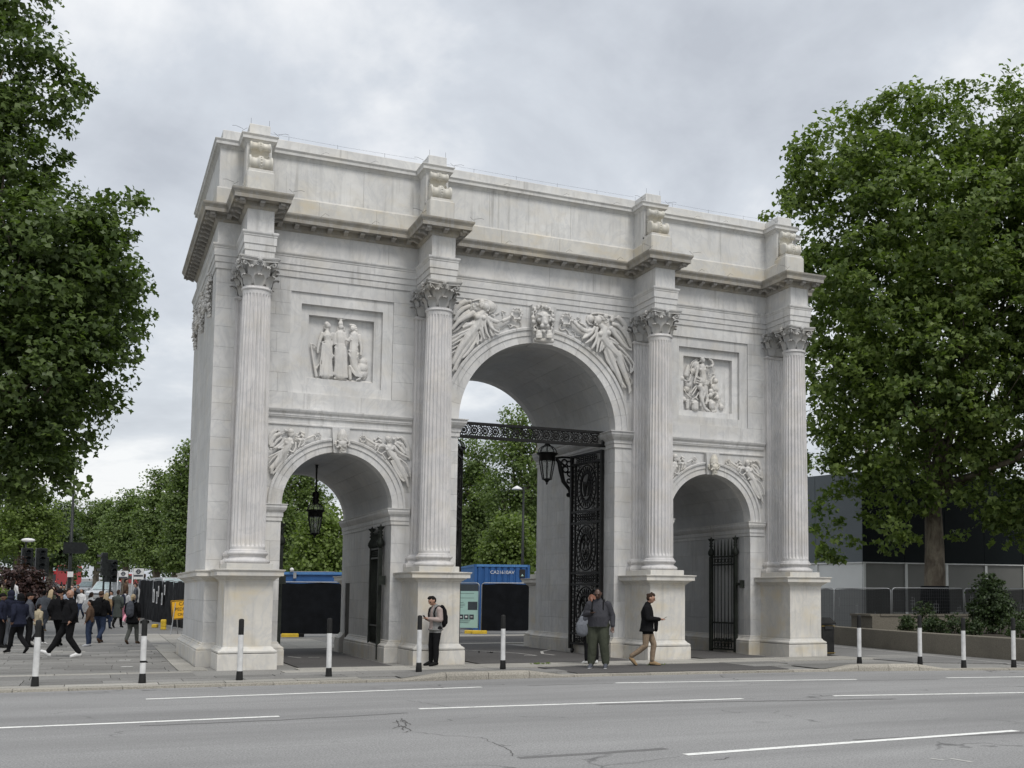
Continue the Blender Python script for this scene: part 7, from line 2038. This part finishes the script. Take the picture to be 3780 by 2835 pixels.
# big plane on the right (47 m away); r to image right, d away, z up, metres from the foot of the trunk
gR = at_d(47.0, 3451, 2200); RB_ = (gR[0], gR[1], 1.0)
blR = [(-3.5, 0, 18.6, 2.5), (-5.5, .3, 17.4, 1.6), (-6.5, .3, 17.6, .7), (-4.6, .3, 19.2, 1.5), (-.6, 0, 19.9, 2.8), (2.2, .5, 20.4, 2.9), (-1.8, 0, 20.2, 1.7), (-3.4, -1, 14.6, 2.8), (.7, -1.5, 15.6, 3.6), (3.4, -1, 14.0, 3.4), (-4.6, 0, 15.2, 1.5), (-3.3, -.5, 9.9, 2.5), (-4.4, .3, 12.4, 1.7), (-.3, -1.5, 9.4, 3.3), (3.2, -1.5, 9.0, 3.3), (-3.9, 0, 6.6, 1.7), (-4.35, -.2, 4.3, .75, 1.2), (-3.9, -.4, 3.2, .45, .7), (-1.3, -1, 5.1, 1.4, 1.5), (-.3, -1.2, 4.6, .8, .9), (1.7, -1.2, 4.9, 1.4), (3.4, -1., 5.2, 1.9), (6.2, 0, 11.4, 3.4), (6.2, 0, 16.5, 3.6), (5.6, .5, 20.2, 2.8), (6.5, 0, 6.5, 2.2), (0, 3.5, 14, 4.2), (-1, 3, 9, 3.2), (3, 3, 18, 3.5), (-2.6, -1.4, 12.2, 2.6), (1.5, -1.6, 12.4, 3.0), (-2.6, -1.2, 7.4, 2.0), (.9, -1.6, 6.6, 1.9), (-4.6, -.3, 8.6, 1.5), (-3.1, -.8, 5.0, 1.1), (4.6, -1.2, 7.2, 2.4), (-4.75, -.3, 10.6, 1.3), (-2.2, -1., 17.2, 2.4), (4.4, -1, 18, 3.0), (2.6, -1.3, 4.2, .9), (-4.5, -.2, 5.6, .9, 1.2), (8.2, -4, 9.5, 3.6), (8.4, -5, 14.5, 4.0), (8.2, -7, 8.0, 3.2), (8.6, -2, 6.0, 2.6), (-4.3, -.2, 3.5, .8, 1.2), (-4.0, -.3, 2.5, .5, .8), (-1.7, -.8, 3.7, 1.1, 1.0), (-1.0, -1.4, 3.0, .7, .6), (1.7, -1.2, 3.3, 1.1, .9), (2.9, -1.5, 3.6, 1.3, 1.), (-2.8, -.5, 4.4, 1.0), (-3.4, -.4, 3.6, .7, .9)]
tree('broad plane tree with mottled trunk right of the arch', RB_, blR, .45, 5.2, 'leaf_plane', 3250, 38, .56, .228, 11, group='large plane trees', shell=.66)
mb = MB(); mb.lathe([(.60, .0), (.595, .55), (.60, .56), (.58, 1.0), (.575, 1.18), (.54, 1.2)], 18, (gR[0] , gR[1], 1.0), cap=False)
mb.build('trunk_wrap', 'tarp_black', None, label='black protective wrap round the foot of the broad plane trunk', cat='tree wrap', fix=False)
# tall plane on the left (40 m)
gL = at_d(40.0, -230, 2200); LB_ = (gL[0], gL[1], 0.)
blL = [(3.0, 0, 13.3, 3.0), (5.4, 0, 13.2, 1.4), (6.3, 0, 12.7, .6), (5.5, 0, 15.7, 1.1), (4.9, .2, 14.6, 1.4), (3.2, 0, 14.9, 1.7), (2.5, 0, 21.4, 1.15), (3.7, 0, 19.8, .95), (2.1, .3, 19.3, 1.35), (3.0, .2, 18.2, .6), (1.2, 0, 23.7, 1.6), (4.4, 0, 10.4, 2.0), (5.8, .2, 10.9, 1.0), (2.8, -.5, 9.6, 2.5), (4.8, 0, 8.4, 1.2), (3.5, 0, 7.3, 1.5), (4.2, .1, 6.0, .75), (3.9, .1, 5.2, .45, .7), (2.9, 0, 5.6, .8, 1.0), (4.9, .1, 7.4, .6, .8), (2.3, -.3, 6.6, 1.5), (.0, 0, 12, 3.4), (1.5, 0, 17.3, 1.8), (2.4, .2, 16.9, 1.3), (.5, 0, 20.6, 2.0), (-1.0, 0, 18, 2.5), (-1.2, 0, 23, 2.4), (-3, 1, 14, 3.5), (-2.5, 1, 20, 3.2), (-2.6, 0, 9, 2.8), (1, 3, 13, 3.2), (4, 2, 12.5, 2.0), (1.5, 2, 8.5, 2.6)]
tree('tall dark plane tree filling the left edge', LB_, blL, .48, 5.6, 'leaf_left', 2450, 38, .53, .215, 12, group='large plane trees', shell=.64)

# its neighbour, just beyond the right edge, whose canopy shades the hoarding
gN = at_d(42.0, 4480, 2200)
tree('neighbouring plane tree just beyond the right edge', (gN[0], gN[1], 1.0), [(0, 0, 9, 4.2), (-2, -2, 13, 4.2), (2, 0, 14, 4.5), (-1.5, 3, 10, 4.0), (0, 0, 18, 4.0), (1, -4, 10, 4.0), (-1.8, 4.5, 14, 4.0), (3, 4, 9, 4.5), (-1.5, -1, 6.5, 2.6)], .5, 5.0, 'leaf_plane', 1300, 24, .8, .36, 13, LEAF4, group='large plane trees')


def dpx(dep): return 1.70886 * dep / CAM['f']          # metres per pixel of the 2212-wide view


def far_tree(label, dep, xd, ytop, wid, mat, seed, ybot=1262, name='park_tree', n=420, per=26, ls=.30, group='park trees in the distance', cs=.7, squash=1.):
    """xd, ytop in 2212-wide pixels, wid = crown width in those pixels"""
    k = dpx(dep); g3 = at_d(dep, xd * D2S, 2200); z0 = gz(g3[1]); q = random.Random(seed)
    H_ = (1284 - ytop) * k + 1.78 - z0; Wd = wid * k / 2; zb = max(1.2, (1284 - ybot) * k + 1.78 - z0)
    bl = []; nb = 9
    for i in range(nb):
        t = (i + .5) / nb; z = zb + (H_ - zb) * (.12 + .80 * t); rr_ = Wd * (.50 + .20 * q.random()) * (1 - .45 * abs(t - .42))
        a = i * 2.4; off = Wd * .50 * (1 - .6 * max(0, t - .45)); bl.append((off * math.cos(a), off * .6 * math.sin(a), z - rr_ * .2, rr_ * .9, min(rr_, (H_ - zb) * .22) * squash))
    bl.append((0, 0, H_ - Wd * .34, Wd * .42, Wd * .34)); bl.append((0, 0, zb + (H_ - zb) * .45, Wd * .75, (H_ - zb) * .36))
    bl.append((0, -.3 * Wd, zb + (H_ - zb) * .16, Wd * .75, (H_ - zb) * .16))
    return tree(label, (g3[0], g3[1], z0), bl, max(.12, .03 * H_), zb + (H_ - zb) * .25, mat, n, per, cs, ls, seed, LEAF4, group, name=name, shell=.7)


FT_ = [('park tree touching the left end of the arch, tallest of the row', 84, 398, 958, 105, 'leaf_far', 31), ('second park tree left of the arch end', 96, 335, 1020, 110, 'leaf_far', 32), ('third park tree left of the arch end', 116, 268, 1062, 110, 'leaf_far', 33), ('fourth park tree left of the arch end, beyond the lamp post', 138, 205, 1078, 110, 'leaf_far', 34), ('fifth and farthest park tree of the row left of the arch', 160, 150, 1085, 110, 'leaf_far', 35),
       ('bright green tree behind the lower boughs at the left edge', 80, 40, 1030, 190, 'leaf_bright', 36), ('dark tree behind the traffic lights at the left', 88, 105, 1100, 120, 'leaf_dark', 37),
       ('tree filling the top of the leftmost opening', 88, 640, 985, 190, 'leaf_far', 38), ('bright green low tree seen through the leftmost opening', 66, 690, 1105, 130, 'leaf_bright', 39), ('leafy tree at the left side of the leftmost opening', 74, 585, 1090, 120, 'leaf_far', 40),
       ('tall tree filling the main opening', 82, 1122, 868, 190, 'leaf_far', 41), ('darker tree at the left of the main opening', 90, 1020, 940, 150, 'leaf_far', 42), ('small rounded pale green tree in the main opening', 66, 1095, 1118, 110, 'leaf_bright', 43), ('tree behind the right jamb of the main opening', 92, 1190, 930, 150, 'leaf_far', 44),
       ('dark tree low behind the main opening', 104, 1060, 1060, 200, 'leaf_dark', 45), ('dark tree low behind the leftmost opening', 110, 650, 1090, 240, 'leaf_dark', 46), ('dark tree behind the first of the park row', 125, 375, 1060, 170, 'leaf_dark', 47), ('far dark tree between the row and the lamp post', 170, 230, 1110, 170, 'leaf_dark', 48), ('far dark tree behind the red bus', 190, 150, 1130, 170, 'leaf_dark', 49), ('far dark tree at the left edge behind the bright one', 120, 30, 1090, 200, 'leaf_dark', 50),
       ('park tree hidden behind the pier right of the main opening', 88, 1300, 930, 170, 'leaf_far', 53), ('park tree hidden behind the second column from the right', 94, 1420, 950, 170, 'leaf_far', 54), ('park tree hidden behind the rightmost opening', 86, 1550, 940, 180, 'leaf_far', 55), ('park tree hidden behind the rightmost column', 92, 1690, 960, 180, 'leaf_far', 56), ('park tree hidden behind the leftmost pier', 90, 495, 960, 150, 'leaf_far', 57), ('park tree hidden behind the second column from the left', 86, 880, 950, 180, 'leaf_far', 58),
       ('tree rising behind the event hoarding at the right', 84, 1900, 720, 320, 'leaf_far', 51), ('second tree behind the event hoarding at the far right', 86, 2130, 700, 320, 'leaf_far', 52)]
for lab, dep, xd, yt, wd, mt, sd_ in FT_:
    far_tree(lab, dep, xd, yt, wd, mt, sd_, ybot=1206 if sd_ == 36 else 1226 if xd < 300 else 1240 if xd < 420 else 1262, ls=.13 + .0011 * dep, n=700 if sd_ in (38, 40, 41, 42, 44, 31) else 420 if mt != 'leaf_dark' and sd_ < 51 else 230, per=28)


def shrub(label, base, blobs, mat, n, per, ls, seed, cs=.22, name='shrub', group='shrubs', shape=LEAF4):
    g = np.random.default_rng(seed); t = thing(name, label, 'shrub', base, 0., group)
    W_ = [(b[0] * IM_R.x + b[1] * AX_F[0], b[0] * IM_R.y + b[1] * AX_F[1], b[2], *b[3:]) for b in blobs]
    L, N = blob_leaves(W_, n, per, cs, g, .55); L[:, 2] = np.maximum(L[:, 2], .03); me = leaf_mesh('foliage', L, N, ls * (.6 + .8 * g.random(len(L))), shape, seed); link('foliage', me, mat, t)
    mb = MB(); q = random.Random(seed)
    for b in W_[:8]:
        limb(mb, (b[0] * .2, b[1] * .2, -.05), (b[0], b[1], b[2]), .03, .008, q, 4)
    mb.build('stems', 'bark', t, fix=False); return t


g3 = at_d(39.5, 3662, 2200)
shrub('large rounded dark evergreen bush at the right', (g3[0], g3[1], .50), [(0, 0, 1.0, .78, .85), (-.35, 0, .75, .5), (.35, 0, .8, .5), (0, 0, 1.55, .5), (.1, -.3, .6, .55), (-.1, .2, 1.75, .35)], 'leaf_dark', 330, 26, .085, 71, .16, name='evergreen_bush')
for i, (u, dp, w, h, lab) in enumerate(((3410, 39.5, .40, 1.0, 'upright leafy shrub in front of the plane trunk'), (3350, 38.5, .30, .55, 'small leafy plant left of the upright shrub'), (3440, 37.5, .40, .55, 'low plant spilling over the wall below the plane trunk'), (3510, 37, .45, .65, 'loose low shrub between the trunk and the round bush'), (3590, 36.5, .35, .5, 'small loose plant left of the round bush'), (3765, 34, .45, .75, 'leafy shrub at the right edge behind the last bollard'))):
    g3 = at_d(dp, u, 2200); shrub(lab, (g3[0], g3[1], .50), [(0, 0, h * .6, w, h * .5), (w * .5, 0, h * .4, w * .6), (-w * .5, -.1, h * .4, w * .6), (0, 0, h * .9, w * .5)], 'leaf_dark', 55, 18, .075, 80 + i, .13)
g3 = at_d(63, 62, 2200)
shrub('big purple-leaved bush beside the two girls at the left', (g3[0], g3[1], gz(g3[1])), [(0, 0, 1.4, 1.7, 1.2), (-1.3, 0, 1.2, 1.2), (1.2, 0, 1.2, 1.2), (0, 0, 2.1, 1.2), (1.9, .2, .9, .8)], 'leaf_purple', 420, 24, .17, 91, .3, name='purple_bush', group='purple-leaved bushes')
g3 = at_d(70, 1215, 2200)
shrub('purple-leaved bush seen through the leftmost opening', (g3[0], g3[1], gz(g3[1])), [(0, 0, 2.2, 1.2, 1.5), (-.6, 0, 1.6, .9), (.7, 0, 2.4, 1.0), (.2, 0, 3.3, .8)], 'leaf_purple', 260, 24, .18, 92, .3, name='purple_bush', group='purple-leaved bushes')
g3 = at_d(57, -5, 2200)
shrub('pale yellow-green bush at the left edge below the girls', (g3[0], g3[1], gz(g3[1])), [(0, 0, .9, .8, .8), (.5, 0, .7, .6)], 'leaf_bright', 150, 22, .13, 93, .25)
# raised bed behind the crowd that the bush and the girls stand in
g3 = at_d(61.5, 60, 2200); mb = MB(); mb.slab([(g3[0] - 4, g3[1] - 1.2), (g3[0] + 2.6, g3[1] - 1.2), (g3[0] + 2.6, g3[1] + 3.2), (g3[0] - 4, g3[1] + 3.2)], 0, gz(g3[1]) + .46); mb.build('raised_bed', 'soil', None, kind='structure')
g3 = at_d(69, 560, 2200); mb = MB(); mb.slab([(g3[0] - 2.6, g3[1] - 3.4), (g3[0] + 3.4, g3[1] - 3.4), (g3[0] + 3.4, g3[1] + 3), (g3[0] - 2.6, g3[1] + 3)], 0, gz(g3[1]) + .42); mb.build('raised_pavement', 'paving', None, kind='structure')
# distant wood closing the horizon
g = np.random.default_rng(99); bl = []
for u in np.linspace(-1200, 5200, 64):
    dpt = 260 + 40 * math.sin(u * .013); q = at_d(dpt, u, 2200); bl.append((q[0], q[1], gz(q[1]) + 7.5 + 2 * math.sin(u * .03), 9 + 2 * math.sin(u * .05), 8.0))
L, N = blob_leaves(bl, 1800, 14, 1.3, g, .7); me = leaf_mesh('far_wood', L, N, .9 * (.6 + .8 * g.random(len(L))), LEAF4, 5)
tag(link('far_wood', me, 'leaf_dark'), 'dark line of distant trees along the horizon', 'trees', kind='stuff')
# fallen leaves and sprigs on the strip before the main arch
for i, (a, b, lab) in enumerate(((1170, 1434, 'small green sprig lying on the strip before the main arch'), (1418, 1436, 'dry yellow-green sprig lying behind the walking man'), (1060, 1410, 'scrap of litter lying under the main arch'))):
    q = at_z(.01, a * D2S, b * D2S); g = np.random.default_rng(i); n = 34 if i < 2 else 8
    L = np.array([q[0], q[1], .02]) + g.normal(size=(n, 3)) * np.array([.13, .10, .012]); L[:, 2] = np.abs(L[:, 2] - .02) + .016
    me = leaf_mesh('sprig', L, np.array([0, 0, 1]) + g.normal(size=(n, 3)) * .5, np.full(n, .075), LEAF7, i)
    tag(link('sprig' if i < 2 else 'litter', me, 'leaf_bright' if i < 2 else 'rubber'), lab, 'sprig' if i < 2 else 'litter', kind='stuff')
